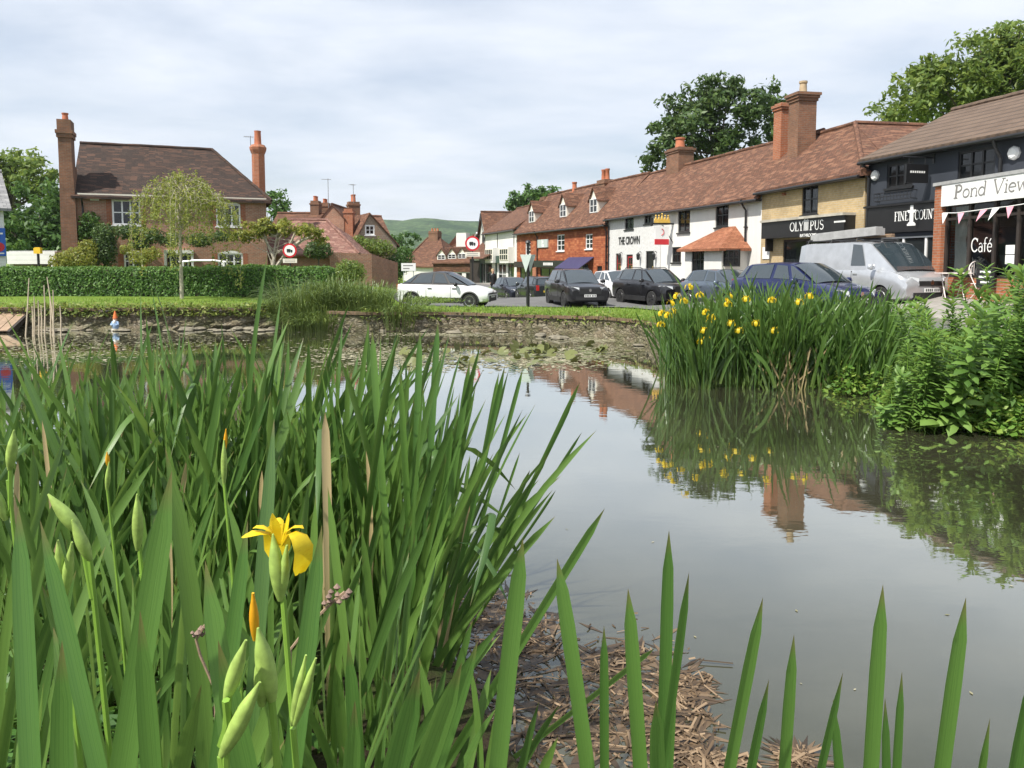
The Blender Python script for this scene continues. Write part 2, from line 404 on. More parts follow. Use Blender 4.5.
M['wood'] = plain('weathered_timber', (.30, .21, .14), .8, .25, 5, bmp=.2)
M['bark'] = plain('tree_bark', (.10, .085, .065), .9, .4, 7, bmp=.5)
M['bark_pale'] = plain('pale_bark', (.42, .38, .30), .85, .3, 9, bmp=.3)
M['pink'] = plain('pink_bunting_cloth', (.72, .34, .42), .8, .1)
M['red_paint'] = plain('red_door_paint', (.36, .025, .03), .4, .1)
M['white_metal'] = plain('white_painted_metal', (.74, .66, .63), .4, .05)
# ---------------------------------------------------------------- ground levels
CTRL = [(0, 0, .38), (3, 0, .34), (-3, 1, .36), (-3, 5, .05), (-8, 4, .2), (8, 2, .3), (16, 6, .5), (2.8, 34, .05), (6.2, 33, .10), (8.2, 21, .52), (10.4, 22, .66),
        (12.2, 21.5, 1.0), (14, 18, 1.05), (13, 26, .98), (11.2, 31, .85), (9.6, 37, .75), (8, 42, .7), (6.2, 50, .45), (3, 57, .2), (.4, 66, .0), (-2.6, 34, .03),
        (0, 49, -.48), (.9, 46, -.32), (-2, 60, -.5), (-3, 80, -.4), (-18, 41, .85), (-23, 40, .85), (-12, 45, .8), (-15, 33, .5), (-24, 33, .5), (-8, 33, .4),
        (-12, 27.5, .42), (-20, 27, .45), (-2, 26, .30), (0, 24.8, .28), (4, 21.6, .34), (5.5, 17.5, .15), (8, 16, .25), (9, 12.5, .15), (12, 15, .6), (-6, 28, .35),
        (-30, 20, .4), (-14, 60, .8), (20, 40, 1.0), (-40, 60, 1.0), (0, 110, .2), (40, 100, 1.0), (60, 20, 1.0), (0, -30, .5), (-60, 0, .5), (60, -20, .5)]
CT = np.array(CTRL)
def gz(x, y):
    d2 = (CT[:, 0] - x) ** 2 + (CT[:, 1] - y) ** 2 + .8
    w = 1 / d2 ** 1.6
    return float((w * CT[:, 2]).sum() / w.sum())
WZ = -0.30
PC = Vector((-2.0, 13.0))
def wp(px, py): p = atz(px, py, WZ); return (p.x, p.y)
wall_px = [(412, 330.5), (450, 330.5), (500, 332), (545, 334), (585, 336.5), (618, 340), (648, 345), (668, 353)]
left_px = [(0, 330), (60, 330), (120, 329.5), (180, 329), (235, 328.5), (275, 328)]
WALLR = [wp(*p) for p in wall_px]
WALLL = [(-34.0, 25.5), (-26.0, 26.3)] + [wp(*p) for p in left_px]
outline = WALLL + [(-7.2, 26.2), (-5.6, 25.6)] + WALLR + [(4.2, 17.2)] + [wp(672, 377), wp(760, 384), wp(850, 390), wp(893, 392), wp(900, 412), wp(935, 430), wp(1024, 434), wp(1110, 436)] + \
    [(16, 9.2), (19, 6), (14, 2.6), (6, 1.9), (2.5, 1.75), (1.1, 1.7), (.45, 2.0), (.05, 2.8), (-.35, 3.9), (-1.1, 4.8), (-2.4, 5.3), (-4.5, 5.9), (-8, 6.4), (-14, 7.5), (-24, 9), (-36, 14)]
def in_pond(x, y):
    c = False; n = len(outline); j = n - 1
    for i in range(n):
        xi, yi = outline[i]; xj, yj = outline[j]
        if (yi > y) != (yj > y) and x < (xj - xi) * (y - yi) / (yj - yi) + xi: c = not c
        j = i
    return c
def seg_hit(ang):
    d = Vector((math.cos(ang), math.sin(ang))); best = 0; bi = 0
    for i in range(len(outline)):
        a = Vector(outline[i]) - PC; b = Vector(outline[(i + 1) % len(outline)]) - PC; e = b - a
        den = d.x * e.y - d.y * e.x
        if abs(den) < 1e-9: continue
        t = (a.x * e.y - a.y * e.x) / den; u = (a.x * d.y - a.y * d.x) / den
        if t > 0 and -1e-9 <= u <= 1 + 1e-9 and t > best: best = t; bi = i
    return best, bi
nWL = len(WALLL); nGR = nWL + 2
NA = 420
angs = [2 * math.pi * k / NA for k in range(NA)] + [math.atan2(p[1] - PC.y, p[0] - PC.x) % (2 * math.pi) for p in outline]
angs = sorted(set(round(a, 5) for a in angs))
rings = [0, .12, .3, .5, .75, 1.0, 1.5, 2.1, 3, 4, 5.5, 7, 9, 11.5, 14, 17, 21, 26, 32, 40, 52, 70, 100, 160, 300, 700, 1500, 3500]
TV = []; PTS0 = []
for a in angs:
    t, bi = seg_hit(a); d = Vector((math.cos(a), math.sin(a))); p0 = PC + d * t
    iswall = (bi < nWL - 1) or (nGR <= bi < nGR + len(WALLR) - 1)
    PTS0.append((p0.x, p0.y))
    for r in rings:
        q = p0 + d * r
        g = gz(q.x, q.y)
        if iswall: z = g
        else:
            s = min(1, r / .9); s = s * s * (3 - 2 * s); z = (WZ - .12) * (1 - s) + g * s
        z += .03 * noise.noise(Vector((q.x * .8, q.y * .8, 0))) * min(1, r * 2) * (1 if r < 40 else 0)
        TV.append((q.x, q.y, z))
nr_ = len(rings); na_ = len(angs); TF = []
for i in range(na_):
    j = (i + 1) % na_
    for k in range(nr_ - 1): TF.append((i * nr_ + k, i * nr_ + k + 1, j * nr_ + k + 1, j * nr_ + k))
def ground_mat():
    m, nt, p, o = newmat('rough_grass_ground')
    v = uvmap(nt, obj=True)
    c = ramp(nt, noise_n(nt, v, 1.4, 8, .7), [(.3, (.10, .17, .025)), (.55, (.15, .23, .035)), (.75, (.20, .24, .06))])
    c = mixc(nt, ramp(nt, noise_n(nt, v, 22, 6, .7), [(.4, (0, 0, 0)), (.8, (.6,) * 3)]), c, (.07, .10, .02))
    # bare earth down at the water's edge
    sx = N(nt, 'ShaderNodeSeparateXYZ'); nt.links.new(v, sx.inputs[0])
    r = ramp(nt, sx.outputs['Z'], [(.0, (1, 1, 1)), (.02, (.9,) * 3), (.12, (0, 0, 0))])
    mr = N(nt, 'ShaderNodeMapRange'); mr.inputs['From Min'].default_value = -.4; mr.inputs['From Max'].default_value = .25; mr.inputs['To Min'].default_value = 1; mr.inputs['To Max'].default_value = 0
    nt.links.new(sx.outputs['Z'], mr.inputs[0])
    ny = N(nt, 'ShaderNodeMath', operation='LESS_THAN'); ny.inputs[1].default_value = 30; nt.links.new(sx.outputs['Y'], ny.inputs[0])
    mu = N(nt, 'ShaderNodeMath', operation='MULTIPLY'); nt.links.new(mr.outputs[0], mu.inputs[0]); nt.links.new(ny.outputs[0], mu.inputs[1])
    c = mixc(nt, mu.outputs[0], c, (.055, .042, .028))
    nt.links.new(c, p.inputs['Base Color']); p.inputs['Roughness'].default_value = .95; p.inputs['Specular IOR Level'].default_value = .1
    yb = N(nt, 'ShaderNodeMapRange'); yb.inputs['From Min'].default_value = 6.5; yb.inputs['From Max'].default_value = 8.0; yb.inputs['To Min'].default_value = 1; yb.inputs['To Max'].default_value = 0; nt.links.new(sx.outputs['Y'], yb.inputs[0])
    c = mixc(nt, yb.outputs[0], c, ramp(nt, noise_n(nt, v, 5, 7, .7), [(.4, (.040, .030, .020)), (.62, (.045, .060, .018))]))
    nt.links.new(c, p.inputs['Base Color'])
    bump(nt, p, noise_n(nt, v, 30, 6, .7), .8, .04)
    return m
M['ground'] = ground_mat()
tag(fast_mesh('ground', TV, TF, M['ground'], smooth=True), kind='structure')

# water: a still, murky pond
def water_mat():
    m, nt, p, o = newmat('pond_water')
    v = uvmap(nt, obj=True)
    c = ramp(nt, noise_n(nt, v, .5, 5, .6), [(.35, (.040, .041, .024)), (.65, (.066, .064, .040))])
    nt.links.new(c, p.inputs['Base Color']); p.inputs['Roughness'].default_value = .02; p.inputs['IOR'].default_value = 2.5
    mp = N(nt, 'ShaderNodeMapping'); mp.inputs['Scale'].default_value = (1.0, 2.2, 1); nt.links.new(v, mp.inputs[0])
    a = noise_n(nt, mp.outputs[0], 2.2, 3, .5); b = noise_n(nt, mp.outputs[0], 11.0, 2, .5)
    ad = N(nt, 'ShaderNodeMath', operation='MULTIPLY_ADD'); ad.inputs[1].default_value = .12; nt.links.new(b, ad.inputs[0]); nt.links.new(a, ad.inputs[2])
    bump(nt, p, ad.outputs[0], .10, .010)
    # murky body below, mirror on top: the share mirrored grows towards grazing view as on still water
    g = N(nt, 'ShaderNodeBsdfGlossy'); g.inputs['Roughness'].default_value = .015; g.inputs['Color'].default_value = (.96, .98, .95, 1)
    bn = p.inputs['Normal'].links[0].from_socket; nt.links.new(bn, g.inputs['Normal'])
    lw = N(nt, 'ShaderNodeLayerWeight'); lw.inputs['Blend'].default_value = .5
    k = ramp(nt, lw.outputs['Facing'], [(.2, (.05,) * 3), (.48, (.145,) * 3), (.60, (.31,) * 3), (.74, (.62,) * 3), (.92, (.90,) * 3)])
    p.inputs['Specular IOR Level'].default_value = 0; p.inputs['IOR'].default_value = 1.33
    x = N(nt, 'ShaderNodeMixShader'); nt.links.new(k, x.inputs[0]); nt.links.new(p.outputs[0], x.inputs[1]); nt.links.new(g.outputs[0], x.inputs[2]); nt.links.new(x.outputs[0], o.inputs[0])
    return m
M['water'] = water_mat()
wb = MB()
cen = (PC.x, PC.y, WZ)
ex = [PC + (Vector(q) - PC) * 1.012 for q in PTS0]
wb.add([cen] + [(q.x, q.y, WZ) for q in ex], [(0, i + 1, (i + 1) % na_ + 1) for i in range(na_)])
tag(wb.build('water', M['water']), kind='structure')

# roads, pavement, kerb as ribbons that follow the ground
def catmull(pts, n):
    P = [Vector(p) for p in pts]; P = [2 * P[0] - P[1]] + P + [2 * P[-1] - P[-2]]; o = []
    for i in range(1, len(P) - 2):
        for k in range(n):
            t = k / n; a, b, c, d = P[i - 1:i + 3]
            o.append(.5 * ((2 * b) + (c - a) * t + (2 * a - 5 * b + 4 * c - d) * t * t + (3 * b - a - 3 * c + d) * t ** 3))
    o.append(P[-2]); return o
def ribbon(name, L, Rr, m, dz, nx=14, n=12, skirt=0.0):
    l = catmull(L, n); r = catmull(Rr, n); mb = MB(); K = min(len(l), len(r)) - 1
    def P(i, j):
        q = l[j] * (1 - i / nx) + r[j] * (i / nx); return Vector((q.x, q.y, gz(q.x, q.y) + dz))
    mb.grid(P, nx, K)
    if skirt:
        for j in range(K):
            for i in (0, nx):
                a, b = P(i, j), P(i, j + 1); mb.poly([a, b, b - Vector((0, 0, skirt)), a - Vector((0, 0, skirt))])
    return tag(mb.build(name, m), kind='structure')
def asphalt():
    m, nt, p, o = newmat('worn_asphalt')
    v = uvmap(nt, obj=True)
    c = ramp(nt, noise_n(nt, v, .6, 7, .7), [(.3, (.085, .085, .088)), (.7, (.135, .133, .13))])
    c = mixc(nt, ramp(nt, noise_n(nt, v, 60, 3, .8), [(.45, (0, 0, 0)), (.75, (.4,) * 3)]), c, (.2, .2, .195))
    nt.links.new(c, p.inputs['Base Color']); p.inputs['Roughness'].default_value = .9; bump(nt, p, noise_n(nt, v, 80, 3), .25, .01); return m
M['asphalt'] = asphalt()
M['paving'] = brick('concrete_paving', (.34, .32, .29), (.28, .265, .245), (.16, .15, .14), .6, .45, dirt_amt=.25, msz=.01, bmp=.15)
verge = [(22, 6), (15, 12.5), (11, 16.2), (8.6, 18.2), (6.6, 20.6), (4.8, 24), (3.6, 28), (2.2, 30.6), (.0, 31.6), (-3.0, 31.9), (-5.5, 33)]
# facade corners of the row (computed from eaves heights), used by pavement and buildings
FA = {}
def corner(px, py, z):
    Y = yfor(px, py, z); p = at(px, py, Y); return Vector((p.x, p.y))
DK_L = corner(869, 161.5, 5.25); DK_R = corner(1024, 133, 5.25); DK_R = DK_L + (DK_R - DK_L) * 1.45
OC_L = corner(762.5, 186, 5.1)
PB_L = corner(609, 217, 4.75)
BR_L = corner(517, 232, 4.45)
WG_L = corner(485, 238, 4.3)
row = [DK_R, DK_L, OC_L, PB_L, BR_L, WG_L]
kerb_line = [DK_R + Vector((-3.6, -4)), DK_R + Vector((-3.4, 0)), DK_L + Vector((-2.7, -.3)), OC_L + Vector((-1.8, -.8)), PB_L + Vector((-1.7, -.4)), BR_L + Vector((-1.7, -.4)), WG_L + Vector((-1.7, 1.5))]
back_line = [DK_R + Vector((1.2, -4)), DK_R + Vector((1.2, 0)), DK_L + Vector((1.2, 0)), OC_L + Vector((1.2, .4)), PB_L + Vector((1.5, .3)), BR_L + Vector((1.2, .3)), WG_L + Vector((1.2, 2))]
ribbon('road', [(24, 2), (15, 12.5), (9.0, 18.0), (5.6, 22.6), (3.4, 28.8), (-.4, 31.6), (-4.6, 33.4), (-6.4, 44), (-5.6, 62), (-5, 100)],
       [(30, 8), (DK_R.x - 2.8, DK_R.y), (DK_L.x - 2.0, DK_L.y - .3), (OC_L.x - 1.0, OC_L.y - .5), (9.2, 36), (8.2, 42), (PB_L.x - .8, PB_L.y), (3.6, 57), (BR_L.x - .6, BR_L.y), (3, 100)], M['asphalt'], .035, nx=26, n=14)
ribbon('pavement', kerb_line, back_line, M['paving'], .14, nx=8, skirt=.3)

# the pond's retaining walls
def rubble():
    m, nt, p, o = newmat('rubble_stone_wall')
    v = uvmap(nt, (1, 1, 1.5), obj=True)
    w = N(nt, 'ShaderNodeTexVoronoi'); w.inputs['Scale'].default_value = 7.0; nt.links.new(v, w.inputs['Vector'])
    e = N(nt, 'ShaderNodeTexVoronoi', feature='DISTANCE_TO_EDGE'); e.inputs['Scale'].default_value = 7.0; nt.links.new(v, e.inputs['Vector'])
    c = ramp(nt, w.outputs['Color'], [(.1, (.11, .085, .055)), (.5, (.20, .165, .11)), (.9, (.30, .265, .20))])
    c = mixc(nt, ramp(nt, e.outputs['Distance'], [(.0, (.9,) * 3), (.08, (0, 0, 0))]), c, (.06, .05, .035))
    c = mixc(nt, ramp(nt, noise_n(nt, v, 1.3, 6, .7), [(.42, (0, 0, 0)), (.65, (.7,) * 3)]), c, (.075, .085, .028))
    nt.links.new(c, p.inputs['Base Color']); p.inputs['Roughness'].default_value = .95; bump(nt, p, e.outputs['Distance'], .9, .06); return m
M['rubble'] = rubble()
M['coping'] = brick('brick_coping', (.24, .15, .10), (.17, .11, .075), (.12, .10, .08), .11, .2, dirt=(.09, .10, .04), dirt_amt=.7)
def pond_wall(pts, label, cope_h=.09, jag=.03):
    P = catmull(pts, 8); mb = MB(); cb_ = MB(); rr = random.Random(4)
    def nrm(i):
        t = (P[min(i + 1, len(P) - 1)] - P[max(i - 1, 0)]).normalized(); return Vector((-t.y, t.x))
    n = len(P) - 1; H = 7
    def Q(i, j):
        q = P[i]; g = gz(q.x, q.y) - cope_h + .01; z = (WZ - .25) + (g - WZ + .25) * j / H
        k = jag * (noise.noise(Vector((q.x * 2.3, q.y * 2.3, z * 5))) * 1.6 - .8 + j / H); d = nrm(i)
        return Vector((q.x + d.x * k, q.y + d.y * k, z))
    mb.grid(Q, n, H)
    for i in range(n):
        a, b = P[i], P[i + 1]; da, db = nrm(i), nrm(i + 1)
        za, zb = gz(a.x, a.y) + .015, gz(b.x, b.y) + .015
        f = .05 + .02 * noise.noise(Vector((a.x * 3, a.y * 3, 0))); f2 = .05 + .02 * noise.noise(Vector((b.x * 3, b.y * 3, 0)))
        q = [Vector((a.x - da.x * f, a.y - da.y * f, 0)), Vector((b.x - db.x * f2, b.y - db.y * f2, 0)), Vector((b.x + db.x * .25, b.y + db.y * .25, 0)), Vector((a.x + da.x * .25, a.y + da.y * .25, 0))]
        zz = [za, zb, zb, za]
        top = [Vector((v.x, v.y, z)) for v, z in zip(q, zz)]; bot = [Vector((v.x, v.y, z - cope_h)) for v, z in zip(q, zz)]
        cb_.add(top + bot, [(0, 1, 2, 3), (4, 5, 1, 0), (7, 6, 5, 4)])
    o = mb.build('pond_wall', M['rubble']); tag(o, label, 'wall')
    cb_.build('coping', M['coping'], o)
    return o
pond_wall([(-6.2, 25.7), (-5.0, 25.45)] + WALLR + [(4.35, 18.6)], 'mossy rubble stone wall with brick coping below the strip of lawn by the road')
pond_wall(WALLL + [(-7.6, 26.3)], 'broken grey stone wall at the far water edge below the clipped hedge', jag=.12)

# wooded hills far off
def hillside():
    mb = MB(); nx, ny = 150, 14; V = []; F = []
    for j in range(ny + 1):
        for i in range(nx + 1):
            a = R(-60) + R(120) * i / nx; d = 1000 + 560 * j / ny
            x, y = d * math.sin(a), d * math.cos(a)
            prof = (j / ny); h = 88 + 11 * noise.noise(Vector((a * 4, 1, 0))) + 5 * noise.noise(Vector((a * 15, 3, 0)))
            z = h * prof ** .8 + 4.0 * noise.noise(Vector((x * .02, y * .02, 2))) + 2.6 * noise.noise(Vector((x * .07, y * .07, 5)))
            V.append((x, y, z - 2))
    for j in range(ny):
        for i in range(nx): F.append((j * (nx + 1) + i, j * (nx + 1) + i + 1, (j + 1) * (nx + 1) + i + 1, (j + 1) * (nx + 1) + i))
    m, nt, p, o = newmat('wooded_hillside')
    v = uvmap(nt, obj=True)
    c = ramp(nt, noise_n(nt, v, .012, 8, .75), [(.32, (.035, .07, .035)), (.48, (.065, .12, .05)), (.56, (.14, .21, .09)), (.66, (.05, .095, .042))])
    c = mixc(nt, ramp(nt, noise_n(nt, v, .10, 6, .8), [(.42, (0, 0, 0)), (.6, (.85,) * 3)]), c, (.022, .042, .026))
    nt.links.new(c, p.inputs['Base Color']); p.inputs['Roughness'].default_value = 1; p.inputs['Specular IOR Level'].default_value = 0
    bump(nt, p, noise_n(nt, v, .15, 5, .7), 1, 6)
    o = fast_mesh('hills', V, F, m, smooth=True); tag(o, kind='structure')
hillside()
# ---------------------------------------------------------------- lettering
def text_mesh(s, size, ext=.006, bold=0.0):
    cu = bpy.data.curves.new('lettering', 'FONT'); cu.body = s; cu.size = size; cu.extrude = ext; cu.offset = bold; cu.align_x = 'CENTER'; cu.align_y = 'CENTER'
    t = bpy.data.objects.new('lettering', cu); COL.objects.link(t)
    me = bpy.data.meshes.new_from_object(t.evaluated_get(bpy.context.evaluated_depsgraph_get()))
    bpy.data.objects.remove(t); bpy.data.curves.remove(cu)
    return me
def letters(s, size, mat, parent, loc, face=-1, squeeze=1.0, bold=0.0, name='lettering', rz=0.0, maxw=None):
    """text on a vertical plane of parent; reads from the local -y side"""
    me = text_mesh(s, size, .006, bold)
    me.transform(Matrix.Scale(squeeze, 4, (1, 0, 0))); me.transform(Matrix.Rotation(R(90), 4, 'X')); me.transform(Matrix.Rotation(rz, 4, 'Z'))
    me.materials.clear(); me.materials.append(mat)
    o = bpy.data.objects.new(name, me); COL.objects.link(o); o.parent = parent; o.location = loc; return o
def arc(cx, cy, rx, ry, a0, a1, n=14): return [(cx + rx * math.cos(R(a0 + (a1 - a0) * k / n)), cy + ry * math.sin(R(a0 + (a1 - a0) * k / n))) for k in range(n + 1)]
K_, T_ = .15, .06
GL = {  # width, strokes (points, weight); a small roman alphabet with thick stems, thin bars, serifs
 'O': (.86, [(arc(.42, .5, .36, .46, 0, 360, 24), .11)]), 'C': (.8, [(arc(.42, .5, .36, .46, 40, 320, 20), .11), ([(.70, .70), (.70, .95)], T_)]),
 'L': (.66, [([(.18, .03), (.18, .97)], K_), ([(.02, .03), (.62, .03)], T_), ([(.62, .0), (.62, .25)], T_), ([(.02, .97), (.34, .97)], T_)]),
 'Y': (.8, [([(.10, .97), (.40, .45)], K_), ([(.70, .97), (.40, .45)], T_), ([(.40, .45), (.40, .03)], K_), ([(.24, .03), (.56, .03)], T_), ([(.0, .97), (.24, .97)], T_), ([(.58, .97), (.82, .97)], T_)]),
 'M': (1.0, [([(.12, .0), (.12, 1)], .12), ([(.32, .0), (.32, 1)], .12), ([(.52, .0), (.52, 1)], .12), ([(.72, .0), (.72, 1)], .12), ([(.0, 1.02), (.84, 1.02)], .1), ([(.1, 1.14), (.42, 1.28), (.74, 1.14)], .1)]),
 'P': (.72, [([(.18, .03), (.18, .97)], K_), (arc(.30, .72, .30, .25, 90, -90, 12), .10), ([(.18, .97), (.30, .97)], T_), ([(.18, .47), (.30, .47)], T_), ([(.02, .03), (.34, .03)], T_), ([(.02, .97), (.2, .97)], T_)]),
 'U': (.82, [([(.16, .97), (.16, .35)], K_), (arc(.41, .34, .25, .31, 180, 360, 12), .08), ([(.66, .97), (.66, .34)], T_), ([(.0, .97), (.32, .97)], T_), ([(.54, .97), (.80, .97)], T_)]),
 'S': (.66, [(arc(.32, .74, .22, .23, 30, 270, 12) + arc(.32, .27, .25, .24, 90, -150, 12), .10)]),
 'F': (.66, [([(.18, .03), (.18, .97)], K_), ([(.02, .97), (.60, .97)], T_), ([(.18, .52), (.46, .52)], T_), ([(.60, .97), (.60, .78)], T_), ([(.02, .03), (.36, .03)], T_)]),
 'I': (.36, [([(.18, .03), (.18, .97)], K_), ([(.02, .97), (.34, .97)], T_), ([(.02, .03), (.34, .03)], T_)]),
 'N': (.86, [([(.14, .03), (.14, .97)], T_), ([(.12, .97), (.68, .03)], K_), ([(.68, .03), (.68, .97)], T_), ([(.0, .97), (.2, .97)], T_), ([(.54, .97), (.82, .97)], T_), ([(.0, .03), (.28, .03)], T_)]),
 'E': (.66, [([(.18, .03), (.18, .97)], K_), ([(.02, .97), (.60, .97)], T_), ([(.18, .52), (.46, .52)], T_), ([(.02, .03), (.62, .03)], T_), ([(.60, .97), (.60, .8)], T_), ([(.62, .03), (.62, .22)], T_)]),
 'T': (.76, [([(.36, .03), (.36, .97)], K_), ([(.02, .97), (.70, .97)], T_), ([(.02, .97), (.02, .76)], T_), ([(.70, .97), (.70, .76)], T_), ([(.2, .03), (.52, .03)], T_)]),
 'R': (.78, [([(.18, .03), (.18, .97)], K_), (arc(.30, .74, .28, .23, 90, -90, 12), .10), ([(.18, .97), (.30, .97)], T_), ([(.18, .51), (.30, .51)], T_), ([(.34, .5), (.72, .03)], .12), ([(.02, .03), (.34, .03)], T_), ([(.02, .97), (.2, .97)], T_)]),
 'o': (.60, [(arc(.29, .31, .24, .29, 0, 360, 20), .075)]), 'n': (.62, [([(.12, .0), (.12, .6)], .085), (arc(.32, .38, .19, .22, 180, 0, 10), .055), ([(.51, .38), (.51, .0)], .085), ([(.02, .58), (.12, .58)], .045), ([(.02, .02), (.23, .02)], .04), ([(.41, .02), (.62, .02)], .04)]),
 'd': (.64, [(arc(.27, .31, .22, .29, 0, 360, 18), .07), ([(.50, .0), (.50, 1.0)], .085), ([(.40, .98), (.5, .98)], .045)]), 'i': (.28, [([(.14, .0), (.14, .6)], .085), ([(.04, .58), (.14, .58)], .045), ([(.14, .76), (.14, .86)], .1), ([(.03, .02), (.26, .02)], .04)]),
 'e': (.56, [(arc(.28, .31, .23, .29, 0, 315, 16), .07), ([(.06, .33), (.50, .33)], .045)]), 'w': (.84, [([(.06, .6), (.23, .0)], .085), ([(.23, .0), (.40, .58)], .045), ([(.40, .58), (.57, .0)], .085), ([(.57, .0), (.76, .6)], .045), ([(.0, .6), (.16, .6)], .04), ([(.66, .6), (.84, .6)], .04)]),
 'V': (.82, [([(.08, .97), (.40, .0)], .10), ([(.40, .0), (.72, .97)], .05), ([(.0, .97), (.2, .97)], .045), ([(.6, .97), (.84, .97)], .045)]),
 'a': (.54, [(arc(.24, .19, .18, .18, 0, 360, 14), .075), ([(.43, .0), (.43, .42)], .1), (arc(.26, .42, .17, .19, 0, 150, 8), .07)]), 'f': (.40, [([(.17, .0), (.17, .8)], .1), (arc(.33, .80, .16, .18, 180, 60, 8), .07), ([(.03, .58), (.36, .58)], .06)]),
 'é': (.56, [(arc(.28, .31, .23, .29, 0, 315, 16), .09), ([(.06, .33), (.50, .33)], .055), ([(.24, .70), (.40, .92)], .08)]), ' ': (.45, []),
 'c': (.8, [(arc(.42, .5, .36, .46, 40, 320, 20), .09)]),
}
def serif_text(s, size, mat, parent, x0, x1, y, z, name='lettering', weight=1.0, slant=0.0):
    """letters fitted between local x0 and x1, baseline z, on the plane y, facing -y"""
    tot = sum(GL[c][0] for c in s); k = (x1 - x0) / tot; mb = MB(); x = x0; d = 0
    for ch in s:
        w, st = GL[ch]
        for pts, t in st:
            d += 1; yy = y - .004 - .0004 * (d % 9); q = [(x + (a + slant * b) * k, z + b * size) for a, b in pts]
            th = t * weight * (k + size) / 2 / 2
            L, Rr = [], []
            for i in range(len(q)):
                a = q[max(i - 1, 0)]; b = q[min(i + 1, len(q) - 1)]; dx, dz = b[0] - a[0], b[1] - a[1]; l = math.hypot(dx, dz) or 1
                L.append((q[i][0] - dz / l * th, yy, q[i][1] + dx / l * th)); Rr.append((q[i][0] + dz / l * th, yy, q[i][1] - dx / l * th))
            n = len(q); mb.add(L + Rr, [(i, n + i, n + i + 1, i + 1) for i in range(n - 1)])
        x += w * k
    return mb.build(name, mat, parent)

